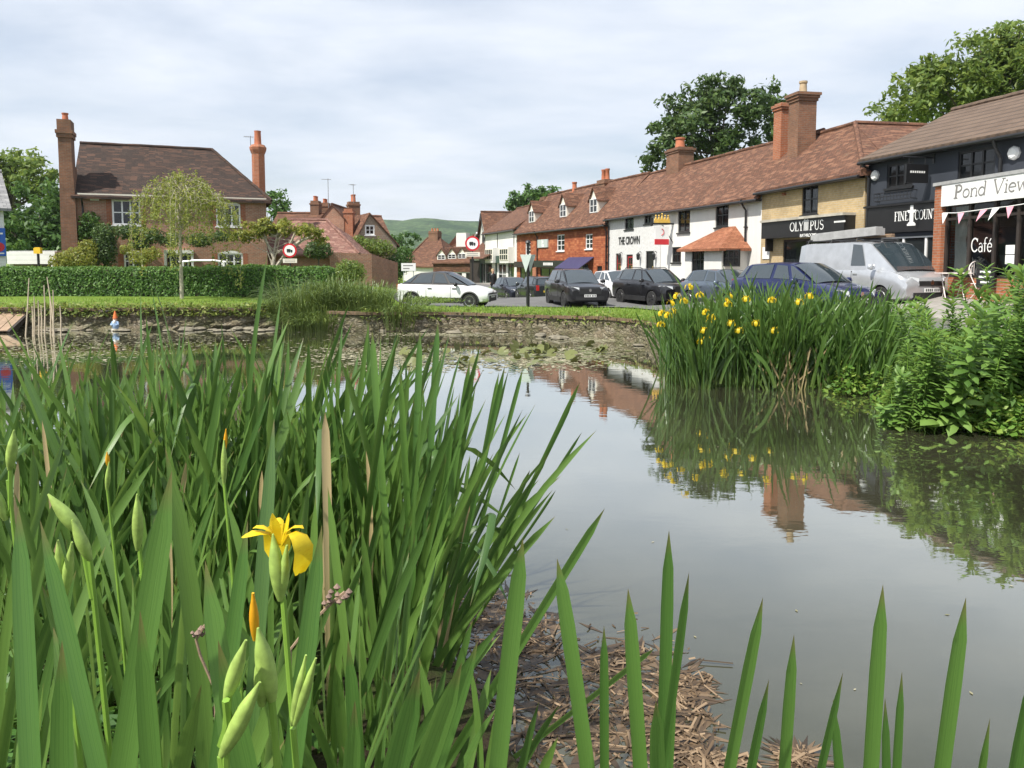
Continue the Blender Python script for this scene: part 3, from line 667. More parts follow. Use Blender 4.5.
# ---------------------------------------------------------------- buildings
class Bld:
    def __init__(s, name, label, cat, A, B, z0, group=None):
        A, B = Vector((A[0], A[1])), Vector((B[0], B[1]))
        s.A, s.B, s.z0 = A, B, z0; s.L = (B - A).length; d = (B - A) / s.L; s.ex = d; s.ey = Vector((-d.y, d.x))
        s.root = empty(name, (A.x, A.y, z0), math.atan2(d.y, d.x), label, cat, group)
        s.holes = []
    def px(s, px, py, off=0.0):
        """where the line of sight through a photo pixel meets the facade plane moved back by off: local x, z"""
        r = ray(px, py); o = s.A + s.ey * off; n = s.ey
        t = o.dot(n) / (r.x * n.x + r.y * n.y)
        p = Vector((r.x * t, r.y * t)); return ((p - s.A).dot(s.ex), CAMZ + r.z * t - s.z0)
    def prect(s, x0, y0, x1, y1, off=0.0):
        xm, ym = (x0 + x1) / 2, (y0 + y1) / 2
        a = s.px(x0, ym, off)[0]; b = s.px(x1, ym, off)[0]; zt = s.px(xm, y0, off)[1]; zb = s.px(xm, y1, off)[1]
        return (a, zb, b, zt)
    def front(s, H, mat, x0=0.0, x1=None, z0=0.0, y=0.0, reveal=.1, name='wall', extra=None):
        x1 = s.L if x1 is None else x1
        hs = [h for h in s.holes if h[0] < x1 and h[2] > x0 and h[1] < H and h[3] > z0]
        xs = sorted(set([x0, x1] + [min(max(v, x0), x1) for h in hs for v in (h[0], h[2])])); zs = sorted(set([z0, H] + [min(max(v, z0), H) for h in hs for v in (h[1], h[3])]))
        mb = MB()
        for i in range(len(xs) - 1):
            for j in range(len(zs) - 1):
                cx, cz = (xs[i] + xs[i + 1]) / 2, (zs[j] + zs[j + 1]) / 2
                if any(h[0] < cx < h[2] and h[1] < cz < h[3] for h in hs): continue
                mb.poly([(xs[i], y, zs[j]), (xs[i + 1], y, zs[j]), (xs[i + 1], y, zs[j + 1]), (xs[i], y, zs[j + 1])])
        for a, b, c, d in hs:
            b = max(b, z0)
            mb.poly([(a, y, b), (a, y, d), (a, y + reveal, d), (a, y + reveal, b)]); mb.poly([(c, y, b), (c, y + reveal, b), (c, y + reveal, d), (c, y, d)])
            mb.poly([(a, y, d), (c, y, d), (c, y + reveal, d), (a, y + reveal, d)]); mb.poly([(a, y, b), (a, y + reveal, b), (c, y + reveal, b), (c, y, b)])
        if extra: extra(mb)
        return mb.build(name, mat, s.root)
    def shell(s, H, ridge, depth, mat, gl=True, gr=True, reveal=.1, rd=None):
        """front with openings, back and ends with gables: one wall mesh"""
        L = s.L; rd = depth / 2 if rd is None else rd
        def ex(mb):
            for x, g in ((0, gl), (L, gr)):
                pts = [(x, 0, 0), (x, 0, H), (x, rd, ridge), (x, depth, H), (x, depth, 0)] if g else [(x, 0, 0), (x, 0, H), (x, depth, H), (x, depth, 0)]
                mb.poly(pts if x == 0 else pts[::-1])
            mb.poly([(L, depth, 0), (0, depth, 0), (0, depth, H), (L, depth, H)])
        return s.front(H, mat, reveal=reveal, extra=ex)
    def roof(s, H, ridge, depth, mat, hl=0.0, hr=0.0, over=.28, ends=.12, amp=.05, th=.13, rd=None, ridge_mat=None, x0=0.0, x1=None):
        L = s.L if x1 is None else x1; rd = depth / 2 if rd is None else rd; sl = (ridge - H) / rd; sb = (ridge - H) / (depth - rd)
        zf = H - over * sl; zb = H - over * sb; mb = MB(); e = .05
        n = max(2, int((L - x0) / .8)); m = 6
        xl, xr = (x0 - ends, L + ends)
        rl = x0 + hl if hl else xl; rr_ = L - hr if hr else xr
        fl = x0 - (over if hl else ends); fr = L + (over if hr else ends)
        r0, r1 = (rl, rd, ridge + e), (rr_, rd, ridge + e)
        mb.slab((fl, -over, zf + e), (fr, -over, zf + e), r1, r0, th, n, m, amp, s.z0 + s.L)
        mb.slab((fr, depth + over, zb + e), (fl, depth + over, zb + e), r0, r1, th, n, m, amp, s.z0 + s.L + 9)
        if hl: mb.slab((fl, depth + over, zb + e), (fl, -over, zf + e), r0, (r0[0], r0[1] + .01, r0[2]), th, 5, m, 0)
        if hr: mb.slab((fr, -over, zf + e), (fr, depth + over, zb + e), (r1[0], r1[1] + .01, r1[2]), r1, th, 5, m, 0)
        k = int((rr_ - rl) / .4) + 1
        rp = [(rl + (rr_ - rl) * i / k, rd, ridge + e + .01 + .02 * noise.noise(Vector((i * .7, s.L, 0)))) for i in range(k + 1)]
        mb.tube(rp, .10, 8)
        def hip(a, b):
            a, b = Vector(a), Vector(b); mb.tube([a.lerp(b, t / 12) + Vector((0, 0, .02 + .015 * (t % 2))) for t in range(13)], .09, 8)
        if hl: hip((fl, -over, zf + e), r0)
        if hr: hip((fr, -over, zf + e), r1)
        return mb.build('roof', mat, s.root)
    def gutter(s, H, ridge, depth, over=.28, rd=None, x0=-.1, x1=None, mat='black'):
        rd = depth / 2 if rd is None else rd; zf = H - over * (ridge - H) / rd; x1 = s.L + .1 if x1 is None else x1
        mb = MB(); mb.tube([(x0, -over - .05, zf - .09), (x1, -over - .05, zf - .09)], .055, 8); mb.bb(x0 + .1, x1 - .1, -over + .06, -.02, zf - .13, zf - .06)
        return mb.build('gutter', M[mat], s.root)
    def pipe(s, x, H, y=-.08, over=.28, z0=0.1, mat='black'):
        mb = MB(); mb.tube([(x, -over - .05, H - .25), (x, -over, H - .42), (x, y, H - .7), (x, y, z0)], .045, 8)
        for z in (1.0, 2.2, 3.2): mb.bb(x - .07, x + .07, y - .05, 0, z, z + .05)
        return mb.build('downpipe', M[mat], s.root)
    def window(s, rect, frame='white', cols=2, rows=2, fw=.06, y=.09, sill='conc', bar=.03, arch=0.0, glassm='glass', label=None, depth=.06, blind=None):
        a, b, c, d = rect; mb = MB(); yy = y - depth
        for q in ((a, a + fw, b, d), (c - fw, c, b, d), (a + fw, c - fw, b, b + fw), (a + fw, c - fw, d - fw, d)): mb.bb(q[0], q[1], yy, y, q[2], q[3])
        iw, ih = c - a - 2 * fw, d - b - 2 * fw
        for i in range(1, cols):
            x = a + fw + iw * i / cols; mb.bb(x - bar, x + bar, yy + .005, y - .005, b + fw, d - fw)
        for j in range(1, rows):
            z = b + fw + ih * j / rows; mb.bb(a + fw, c - fw, yy + .012, y - .012, z - bar * .7, z + bar * .7)
        w = mb.build('window', M[frame], s.root)
        if label: w['label'] = label
        g = MB(); g.poly([(a + fw * .5, y - .02, b + fw * .5), (c - fw * .5, y - .02, b + fw * .5), (c - fw * .5, y - .02, d - fw * .5), (a + fw * .5, y - .02, d - fw * .5)]); g.build('pane', M[glassm], w)
        if blind:
            k = MB(); k.poly([(a + fw, y - .012, d - fw - ih * blind), (c - fw, y - .012, d - fw - ih * blind), (c - fw, y - .012, d - fw), (a + fw, y - .012, d - fw)])
        if sill:
            t = MB(); t.bb(a - .06, c + .06, -.07, y - .065, b - .07, b - .002); t.build('sill', M[sill], w)
        return w
    def door(s, rect, mat, frame='white', glaze=.45, y=.09, handle=True, rows=2, cols=2):
        a, b, c, d = rect; mb = MB(); fw = .07
        mb.bb(a + fw, c - fw, y - .04, y, b, d - fw)
        dd = mb.build('door', M[mat], s.root)
        f = MB(); f.bb(a, a + fw, y - .07, y, b, d); f.bb(c - fw, c, y - .07, y, b, d); f.bb(a + fw, c - fw, y - .07, y, d - fw, d); f.build('frame', M[frame], dd)
        if glaze:
            g = MB(); zb = d - fw - (d - b) * glaze
            iw = c - a - 2 * fw - .2
            for i in range(cols):
                for j in range(rows):
                    x0 = a + fw + .1 + iw * i / cols + .015; h = (d - fw - .1 - zb) / rows; z0_ = zb + h * j + .015
                    g.bb(x0, x0 + iw / cols - .03, y - .045, y - .03, z0_, z0_ + h - .03)
            g.build('pane', M['glass'], dd)
        if handle:
            h = MB(); h.tube([(c - fw - .09, y - .08, b + 1.0), (c - fw - .09, y - .08, b + 1.14)], .02, 6); h.build('handle', M['gold'], dd)
        return dd
    def chimney(s, x, y, w, d, z0, z1, mat='brick_chim', pots=1, pot='pot', ph=.45, corbel=2, pr=.12, label=None, cap=True):
        mb = MB(); mb.bb(x - w / 2, x + w / 2, y - d / 2, y + d / 2, z0, z1 - .3)
        z = z1 - .3
        for k in range(corbel):
            e = .045 * (k + 1); mb.bb(x - w / 2 - e, x + w / 2 + e, y - d / 2 - e, y + d / 2 + e, z, z + .11); z += .112
        mb.bb(x - w / 2 + .02, x + w / 2 - .02, y - d / 2 + .02, y + d / 2 - .02, z, z1)
        o = mb.build('chimney', M[mat], s.root)
        if label: o['label'] = label
        for k in range(pots):
            px_ = x + (k - (pots - 1) / 2) * (w - .1) / max(1, pots) if w >= d else x; py_ = y if w >= d else y + (k - (pots - 1) / 2) * (d - .1) / max(1, pots)
            q = MB(); q.lathe([(pr, 0), (pr * .92, ph * .15), (pr * .8, ph * .8), (pr * .98, ph * .86), (pr * .98, ph), (pr * .7, ph), (pr * .6, ph * .6)], (px_, py_, z1), 12); q.build('chimney_pot', M[pot], o, smooth=40)
        return o
    def dormer(s, x, H, ridge, depth, zb, w, h, roofm, cheek, face='cream', rd=None):
        """small gabled dormer on the front slope: cheek walls, roof, window"""
        rd = depth / 2 if rd is None else rd; sl = (ridge - H) / rd
        yf = (zb - H) / sl; top = zb + h; ap = top + w * .62; yb = (top - H) / sl + .1; ya = (ap - H) / sl + .1
        mb = MB()
        mb.poly([(x - w / 2, yf, zb), (x + w / 2, yf, zb), (x + w / 2, yf, top), (x, yf, ap), (x - w / 2, yf, top)])
        for sg in (-1, 1): mb.poly([(x + sg * w / 2, yf, zb - .1), (x + sg * w / 2, yf, top), (x + sg * w / 2, yb, top)])
        o = mb.build('dormer', M[face], s.root)
        r = MB()
        for sg in (-1, 1):
            e = .14; ee = .12
            a = Vector((x + sg * (w / 2 + ee), yf - e, top - ee * 1.2)); b = Vector((x + sg * (w / 2 + ee), yb, top - ee * 1.2)); c = Vector((x, ya, ap + .03)); d = Vector((x, yf - e, ap + .03))
            if sg < 0: r.slab(b, a, d, c, .07)
            else: r.slab(a, b, c, d, .07)
        r.build('dormer_roof', M[roofm], o)
        f = MB(); fw = .05; a0, a1 = x - w / 2 + .07, x + w / 2 - .07
        for q in ((a0, a0 + fw, zb + .05, top), (a1 - fw, a1, zb + .05, top), (x - .025, x + .025, zb + .05, top), (a0 + fw, a1 - fw, zb + .05, zb + .05 + fw), (a0 + fw, a1 - fw, top - fw, top)): f.bb(q[0], q[1], yf - .06, yf - .005, q[2], q[3])
        f.bb(a0 + fw, a1 - fw, yf - .045, yf - .015, zb + h * .5, zb + h * .5 + .03)
        f.build('dormer_window', M['white'], o)
        g = MB(); g.poly([(a0, yf - .02, zb + .06), (a1, yf - .02, zb + .06), (a1, yf - .02, top), (a0, yf - .02, top)]); g.build('dormer_pane', M['glass'], o)
        return o
    def part(s, name, mb, mat, parent=None, **kw):
        return mb.build(name, M[mat] if isinstance(mat, str) else mat, parent or s.root, **kw)
# ================================================================ the row of shops and the pub on the far bank
# ---- dark painted shop house
b = Bld('shop_house', 'dark slate blue painted two storey shop with brown pantile roof and FINE COUNTRY fascia', 'shop', DK_L, DK_R, .55)
H = 5.25 - b.z0 + .15; dep = 6.6; RD = b.px(1024, 95, 3.3)[1]
w1 = b.prect(887, 163, 913, 187); w2 = b.prect(958, 149, 995, 178)
b.holes += [w1, w2]
shopw = b.prect(893, 236, 936, 285); b.holes.append((b.px(880, 250)[0], .65, shopw[2] + .5, shopw[3]))
b.shell(H, RD, dep, M['navy_render'])
b.roof(H, RD, dep, M['roof_pantile'], amp=.01, ends=.15)
b.gutter(H, RD, dep)
b.window(w1, 'black', 3, 2, .06, glassm='glass', sill='black'); b.window(w2, 'black', 3, 2, .06, sill='black')
sh = b.holes[-1]
b.window(sh, 'white', 3, 1, .05, glassm='glass_blue', sill=None, bar=.04)
mb = MB(); fz = b.prect(862, 205, 938, 233); fx1 = b.L
mb.bb(.05, fx1 - .1, -.10, -.003, fz[1] + .02, fz[3] - .02); mb.bb(.0, fx1 - .05, -.16, -.003, fz[3] - .018, fz[3] + .04)
fa = b.part('fascia', mb, 'black'); 
tx = b.prect(894, 210, 908, 221); t2 = b.prect(916, 208, 936, 220)
zt = b.px(901, 221, -.1)[1]
serif_text('FINE', .29, M['letter_white'], fa, b.px(894.5, 216, -.1)[0], b.px(908.5, 216, -.1)[0], -.10, zt)
serif_text('COUNTRY', .29, M['letter_white'], fa, b.px(915, 214, -.1)[0], b.px(915, 214, -.1)[0] + (b.px(936.5, 213, -.1)[0] - b.px(915, 214, -.1)[0]) * 1.42, -.10, zt)
# emblem: a little column with a capital between the two words
xe = b.px(911.7, 215, -.1)[0]; e = MB()
for (w, z0_, z1_) in ((.34, -.16, -.10), (.26, -.098, -.06), (.15, -.058, .22), (.26, .222, .26), (.34, .262, .31), (.12, .312, .45)): e.bb(xe - w / 2, xe + w / 2, -.108, -.101, zt + z0_, zt + z1_)
b.part('emblem', e, 'letter_white', fa)
# window guard / planter rail below the first window
x0, z0_, x1, z1_ = b.prect(880, 192, 917, 200); mb = MB()
for z in (z0_, (z0_ + z1_) / 2, z1_): mb.tube([(x0, -.22, z), (x1, -.22, z)], .014, 5)
k = 11
for i in range(k + 1): mb.tube([(x0 + (x1 - x0) * i / k, -.22, z0_), (x0 + (x1 - x0) * i / k, -.22, z1_)], .009, 4)
for x in (x0, x1):
    for z in (z0_, z1_): mb.tube([(x, -.22, z), (x, 0.0, z)], .012, 4)
b.part('planter_rail', mb, 'black')
x = b.px(1003, 160)[0]; b.pipe(x, H)
b.pipe(.12, H)
# round white alarm boxes
for (px_, py_, r) in ((876, 175.5, .17), (1015, 153, .18)):
    x, z = b.px(px_, py_); mb = MB(); mb.lathe([(r, 0), (r, .06), (r * .7, .11), (0.01, .12)], (0, 0, 0), 8)
    o = b.part('alarm_box', mb, 'sign_white', smooth=30); o.rotation_euler = (R(90), 0, 0); o.location = (x, 0, z)
# hanging black sign on an iron bracket: a thing on the wall of its own
x0, z0_, x1, z1_ = b.prect(913, 167, 928, 185)
hs = empty('hanging_sign', label='small square black sign hanging from an iron bracket on the dark blue shop', cat='sign'); hs.parent = None
hs.matrix_world = b.root.matrix_basis @ Matrix.Translation(((x0 + x1) / 2 + .5, 0, z0_))
mb = MB(); mb.bb(-.03, .03, -.95, -.2, 0, z1_ - z0_); mb.build('board', M['black'], hs)
mb = MB(); mb.tube([(0, .0, z1_ - z0_ + .2), (0, -1.05, z1_ - z0_ + .2)], .018, 6); mb.tube([(0, -.3, z1_ - z0_ + .2), (0, -.3, z1_ - z0_)], .01, 5); mb.tube([(0, -.85, z1_ - z0_ + .2), (0, -.85, z1_ - z0_)], .01, 5); mb.bb(-.04, .04, -.03, 0, z1_ - z0_ + .05, z1_ - z0_ + .35)
mb.build('bracket', M['black'], hs)
mb = MB()
for k in range(7): mb.bb(.032, .036, -.82 + k * .075, -.77 + k * .075, .28, .34)
mb.build('lettering', M['letter_white'], hs)

# ---- cafe with the white sign: flat roofed shop front standing forward
CA = at(942, 288, 21.3); CB_ = at(1024, 288, 18.3); cA = Vector((CA.x, CA.y)); cB = cA + (Vector((CB_.x, CB_.y)) - cA) * 1.7
pier = Vector((at(934.5, 250, 21.5).x, at(934.5, 250, 21.5).y))
cf = Bld('cafe', 'red brick cafe front with large windows and white Pond View signboard', 'cafe', cA, cB, .85)
topz = cf.px(942, 187.5)[1]; Lc = cf.L
sg = cf.prect(942.5, 187.5, 1024, 203); sz0 = cf.px(943, 207)[1]
stall = cf.px(960, 277)[1]
mb = MB()
mb.bb(-.34, -.003, -.10, .5, 0, topz + .04); mb.bb(0, Lc, -.02, .28, 0, stall)
mb.bb(-.34, Lc, 1.9, 2.1, 0, topz - .1); mb.bb(-.34, -.14, .502, 1.898, 0, topz - .1)
cf.part('wall', mb, 'brick_orange')
mb = MB(); mb.bb(-.36, Lc, -.16, 2.4, topz + .042, topz + .13); cf.part('roof', mb, 'lead')
mb = MB(); mb.bb(0.0, Lc, -.14, -.04, sz0, topz + .038); sb = cf.part('signboard', mb, 'sign_white')
xa, xb = cf.px(953.5, 198, -.14)[0], cf.px(1029, 190, -.14)[0]
zb_ = sz0 + .17
serif_text('Pond View', .36, M['letter_grey'], sb, xa, xb, -.142, zb_, weight=1.15, slant=.08)
# dark timber shop frame: mullions, transom, glass
xm = [0.02, cf.px(967, 245)[0], cf.px(992, 245)[0], cf.px(1015.5, 245)[0], cf.px(1040, 240)[0], cf.px(1066, 240)[0]]
ztr = cf.px(968, 219)[1]
mb = MB()
for i, x in enumerate(xm): mb.bb(x, x + .09, .0, .10, stall + .06, sz0 - .002)
mb.bb(0, Lc, -.03, .12, stall + .002, stall + .058)
for i in range(len(xm) - 1): mb.bb(xm[i] + .092, xm[i + 1] - .002, .01, .09, ztr, ztr + .07)
win = cf.part('shop_window', mb, 'dark_timber')
mg, ntg, pg, og = newmat('clear_shop_glass')
gl_ = N(ntg, 'ShaderNodeBsdfGlossy'); gl_.inputs['Roughness'].default_value = .02; tr_ = N(ntg, 'ShaderNodeBsdfTransparent'); tr_.inputs[0].default_value = (.75, .78, .76, 1)
fr_ = N(ntg, 'ShaderNodeFresnel'); fr_.inputs[0].default_value = 1.5; ms_ = N(ntg, 'ShaderNodeMixShader')
ntg.links.new(fr_.outputs[0], ms_.inputs[0]); ntg.links.new(tr_.outputs[0], ms_.inputs[1]); ntg.links.new(gl_.outputs[0], ms_.inputs[2]); ntg.links.new(ms_.outputs[0], og.inputs[0])
M['clear_glass'] = mg
mb = MB(); mb.poly([(0.1, .05, stall), (Lc, .05, stall), (Lc, .05, sz0), (.1, .05, sz0)]); cf.part('pane', mb, 'clear_glass', win)
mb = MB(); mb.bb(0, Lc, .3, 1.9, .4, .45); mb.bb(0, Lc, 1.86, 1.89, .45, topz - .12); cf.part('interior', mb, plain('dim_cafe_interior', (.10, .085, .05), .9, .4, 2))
zc = cf.px(980, 250)[1]; xa, xb = cf.px(968.8, 246)[0], cf.px(990.8, 246)[0]
serif_text('Café', (cf.px(980, 240.5)[1] - cf.px(980, 252)[1]) * 1.25, M['letter_white'], win, xa + .03, xb, .045, zc - .05)
# white papers on the glass by the door
for (q, m_) in (((1004, 245, 1013, 264), 'sign_white'),):
    x0, z0_, x1, z1_ = cf.prect(*q); mb = MB(); mb.bb(x0, x1, .035, .04, z0_, (z0_ + z1_) / 2 - .01); mb.bb(x0, x1, .035, .04, (z0_ + z1_) / 2 + .01, z1_); cf.part('notice', mb, m_, win)
# curtain inside
def curtain(x0, x1, z0_, z1_):
    mb = MB(); n = 40
    def P(i, j):
        t = j / 10; u = i / n; tie = 1 - .45 * math.exp(-((t - .45) / .16) ** 2) * 1.0 if t < .45 else 1 - .45 * math.exp(-((t - .45) / .35) ** 2)
        x = x0 + (x1 - x0) * u * tie; return Vector((x, .22 + .035 * math.sin(u * 40 + t * 2), z0_ + (z1_ - z0_) * t))
    mb.grid(P, n, 10); o = mb.build('curtain', M['curtain'], None, smooth=60); return o
cu = curtain(xm[0] + .12, xm[1] - .02, stall + .1, sz0 - .02); cu.matrix_world = cf.root.matrix_basis.copy(); tag(cu, 'white net curtain tied back inside the cafe window beside the brick pier', 'curtain')
# flowers behind the glass
def posy(loc, label, col):
    t = empty('flower_vase', loc, 0, label, 'vase'); mb = MB(); mb.lathe([(.05, 0), (.08, .08), (.05, .2), (.06, .22)], n=12); mb.build('vase', M['sign_white'], t, smooth=40)
    rr = random.Random(5); fl = MB()
    for k in range(40):
        a = rr.uniform(0, 6.28); r = rr.uniform(0, .16); fl.lathe([(.005, 0), (.04, .02), (.005, .045)], (r * math.cos(a), r * math.sin(a), .25 + rr.uniform(0, .2) - r * .5), 5)
    fl.build('blossoms', col, t)
M['blossom'] = plain('pale_blossom', (.68, .62, .55), .8, .2)
for (px_, py_, lab) in ((978.5, 262, 'white vase of pale flowers on the sill under the Café lettering'),):
    x, z = cf.px(px_, py_, .2); w_ = cf.root.matrix_basis @ Vector((x, .2, stall + .06)); posy(w_, lab, M['blossom'])
mb = MB(); x0, z0_, x1, z1_ = cf.prect(982, 268.5, 1000, 280)
cf.part('door', MB().bb(xm[4] + .1, xm[5] - .02, .0, .03, .3, sz0 - .2), 'dark_timber')
# a-board
ab = empty('chalkboard', label='black chalkboard with white chalk lines standing against the cafe front', cat='board'); ab.matrix_world = cf.root.matrix_basis @ Matrix.Translation(((x0 + x1) / 2, -.12, z0_ - .2))
mb = MB(); w_ = x1 - x0; mb.bb(-w_ / 2, w_ / 2, -.03, 0, 0, z1_ - z0_ + .2); mb.build('board', M['black'], ab)
mb = MB()
for k, ww in enumerate((.5, .7, .6)): mb.bb(-w_ * ww / 2, w_ * ww / 2, -.036, -.031, .12 + k * .13, .17 + k * .13)
mb.build('chalk_lines', M['letter_white'], ab)
# bunting
bu = empty('bunting', label='string of pink and white pennants along the top of the cafe windows', cat='bunting'); bu.matrix_world = cf.root.matrix_basis.copy()
pts = [cf.px(px_, py_, -.2) for px_, py_ in ((943, 213), (956, 213), (972, 211), (990, 208.5), (1008, 206.5), (1024, 204), (1050, 202))]
mb = MB(); mb.tube([(x, -.2, z) for x, z in pts], .012, 5); mb.build('cord', M['letter_white'], bu)
rr = random.Random(2)
for i, (px_, py_) in enumerate(((945, 213), (961, 212.6), (984, 209.5), (996, 208), (1010, 206), (1030, 203.5))):
    x, z = cf.px(px_, py_, -.2); a = rr.uniform(-.12, .12); mb = MB(); mb.prism([(x - .13, -.2, z), (x + .13, -.2, z), (x + a, -.22 - abs(a), z - .3)], (0, .006, 0)); mb.build('pennant', M['pink'] if i % 3 else M['sign_white'], bu)

# ---- yellow brick shop with hipped roof
b = Bld('shop_house', 'yellow brick shop with hipped red tile roof and black OLYMPUS fascia', 'shop', OC_L, DK_L + Vector((-.05, .1)), .5)
H = 5.1 - b.z0; dep = 5.0; RD = b.px(855, 125, 2.5)[1]; HX = b.L - b.px(855, 125, 2.5)[0]
w1 = b.prect(802, 184, 818, 214.5); b.holes.append(w1)
dz = b.prect(783, 238, 795, 280); sw = (b.px(783, 250)[0], .35, b.px(856, 250)[0], b.px(820, 238)[1]); b.holes.append(sw)
b.shell(H, RD, dep, M['brick_yellow'], gl=True, gr=False)
b.roof(H, RD, dep, M['roof_red'], hr=HX, ends=.1)
b.gutter(H, RD, dep)
b.window(w1, 'black', 2, 2, .07, sill='black'); b.window(sw, 'black', 3, 1, .08, sill=None, glassm='glass_blue')
mb = MB(); fz = b.px(815, 219)[1]; fb = b.px(815, 236.5)[1]; x0 = b.px(771, 230)[0]; x1 = b.px(855.5, 222)[0]
mb.bb(x0, x1, -.42, -.003, fb, fz); fa = b.part('fascia', mb, 'black')
mb = MB(); mb.bb(x0, x1 + .02, -.5, -.002, fz + .002, fz + .09); b.part('hood', mb, 'conc', fa)
mb = MB()
for x in (x0 + .15, x1 - .15): mb.bb(x - .05, x + .05, -.3, -.004, fb - .5, fb - .003)
b.part('bracket', mb, 'black', fa)
zb_ = b.px(806, 230.5, -.42)[1]; serif_text('OLYMPUS', .34, M['letter_white'], fa, b.px(790, 227, -.42)[0], b.px(824, 226, -.42)[0], -.422, zb_)
zb2 = b.px(806, 235, -.42)[1]; letters('BATHROOMS', .17, M['letter_white'], fa, ((b.px(795, 234, -.42)[0] + b.px(822, 233, -.42)[0]) / 2, -.424, zb2 - .02))
x, z = b.px(840, 221.5, -.42); mb = MB()
for k in range(9): mb.bb(x - .32 + k * .07, x - .27 + k * .07, -.428, -.421, z - .03, z + .03)
b.part('small_lettering', mb, 'letter_white', fa)
x0, z0_, x1, z1_ = b.prect(763, 247, 770, 259); mb = MB(); mb.bb(x0 - .0, x1, -.03, -.002, z0_, z1_); b.part('notice', mb, 'sign_white')
mb = MB(); x, z = b.px(784.5, 194); mb.bb(x - .11, x + .11, -.06, -.002, z - .05, z + .05); b.part('alarm_box', mb, 'brick_orange')
# rear wing whose slope shows to the right of the hip
mb = MB(); xr = b.L - HX
mb.slab((b.L + .25, 1.0, H - .15), (b.L + .25, 11, H - .15), (xr, 11, RD + .06), (xr, 2.5, RD + .06), .12, 8, 5, .03)
mb.slab((xr - 2.7, 11, H - .15), (xr - 2.7, 5, H - .15), (xr, 2.6, RD + .06), (xr, 11, RD + .06), .12, 6, 5, .03); mb.tube([(xr, 2.5, RD + .08), (xr, 11, RD + .08)], .1, 8)
b.part('wing_roof', mb, 'roof_red')
mb = MB(); mb.bb(xr - 2.5, b.L - .05, 6.05, 10.9, 0, H - .1); b.part('wing_wall', mb, 'brick_yellow')
# ---- pub
p_ = Bld('pub', 'long white pub with red tile roof and black letters THE CROWN', 'pub', PB_L, OC_L, .25)
H0 = 4.75 - p_.z0; H = H0 + .12; dep = 5.6; RD = p_.px(700, 162.5, 2.8)[1]
wins = [p_.prect(625, 214.5, 634, 229.5), p_.prect(678, 206.5, 690, 232.5), p_.prect(715.5, 203, 728.5, 227)]
doors = [p_.prect(616, 253.5, 621.2, 276), p_.prect(626.5, 254.5, 633, 276), p_.prect(646, 251, 654, 275)]
lows = [p_.prect(672, 247, 681, 262.5)]
w645 = p_.prect(644.5, 212, 652, 224)
p_.holes += wins + lows + [w645] + [(d[0], .38, d[2], d[3]) for d in doors]
p_.shell(H, RD, dep, M['render'], gl=True, gr=True)
xs_ = p_.px(661, 240)[0]
mb = MB()
hs_old = p_.holes
p_.front(H - .02, M['white_brick'], 0.0, xs_, .3, -.02, .02, name='brick_facing')
rf = p_.roof(H, RD, dep, M['roof_red'], ends=.05, amp=.07)
p_.gutter(H, RD, dep); p_.pipe(p_.px(747, 230)[0], H); p_.pipe(.15, H)
for w in wins: p_.window(w, 'black', 2, 2, .09, y=.1, sill='black')
p_.window(w645, 'black', 2, 2, .07, y=.1, sill='black'); p_.window(lows[0], 'black', 2, 2, .07, y=.1, sill='black')
p_.door((doors[0][0], .38, doors[0][2], doors[0][3]), 'red_paint', 'dark_timber', .5); p_.door((doors[1][0], .38, doors[1][2], doors[1][3]), 'red_paint', 'dark_timber', .5); p_.door((doors[2][0], .38, doors[2][2], doors[2][3]), 'black', 'black', 0)
for px_, py_ in ((622.5, 257), (641.5, 256.5), (657, 256.5)):
    x, z = p_.px(px_, py_); mb = MB(); mb.lathe([(.03, -.2), (.09, -.14), (.11, .12), (.02, .22)], (x, -.2, z), 6); mb.tube([(x, -.2, z + .2), (x, -.1, z + .28), (x, 0, z + .2)], .02, 5); p_.part('wall_lantern', mb, 'black')
xa, za = p_.px(619.5, 241.5); xb, _ = p_.px(640, 239); letters('THE CROWN', .62, M['letter_black'], p_.root, ((xa + xb) / 2, -.04, za), squeeze=(xb - xa) / 3.6, bold=.012)
# porch
xp0, xp1 = p_.px(683, 260)[0], p_.px(742, 260)[0]; zpe = p_.px(712, 246, -1.2)[1]; zpr = p_.px(725, 227)[1]
xm0 = p_.px(683, 247, -1.2)[0]; xm1 = p_.px(748, 246, -.2)[0]; pd = 1.25
po = MB(); x0, x1 = xm0 + .3, xm1 - .3; dwx = p_.px(691.5, 262, -pd)[0], p_.px(704, 262, -pd)[0]; wwx = p_.px(722.5, 258, -pd)[0], p_.px(738.5, 258, -pd)[0]; wz = p_.px(730, 266.5, -pd)[1], p_.px(730, 249.5, -pd)[1]
p_.holes = [(dwx[0], .4, dwx[1], zpe - .1), (wwx[0], wz[0], wwx[1], wz[1])]
def pex(mb):
    mb.poly([(x0, -pd, 0.2), (x0, -pd, zpe), (x0, 0, zpe), (x0, 0, .2)]); mb.poly([(x1, -pd, .2), (x1, 0, .2), (x1, 0, zpe), (x1, -pd, zpe)])
p_.front(zpe, M['render'], x0, x1, .2, -pd, .08, name='porch_wall', extra=pex)
mb = MB(); e = .28; xr0, xr1 = x0 + 1.3, x1 - 1.0
mb.slab((x0 - e, -pd - e, zpe - .12), (x1 + e, -pd - e, zpe - .12), (xr1, -.02, zpr), (xr0, -.02, zpr), .1, 10, 4, .02)
mb.slab((x0 - e, -.02, zpe - .12), (x0 - e, -pd - e, zpe - .12), (xr0, -.03, zpr), (xr0, -.02, zpr), .1, 4, 4); mb.slab((x1 + e, -pd - e, zpe - .12), (x1 + e, -.02, zpe - .12), (xr1, -.02, zpr), (xr1, -.03, zpr), .1, 4, 4)
p_.part('porch_roof', mb, 'roof_orange')
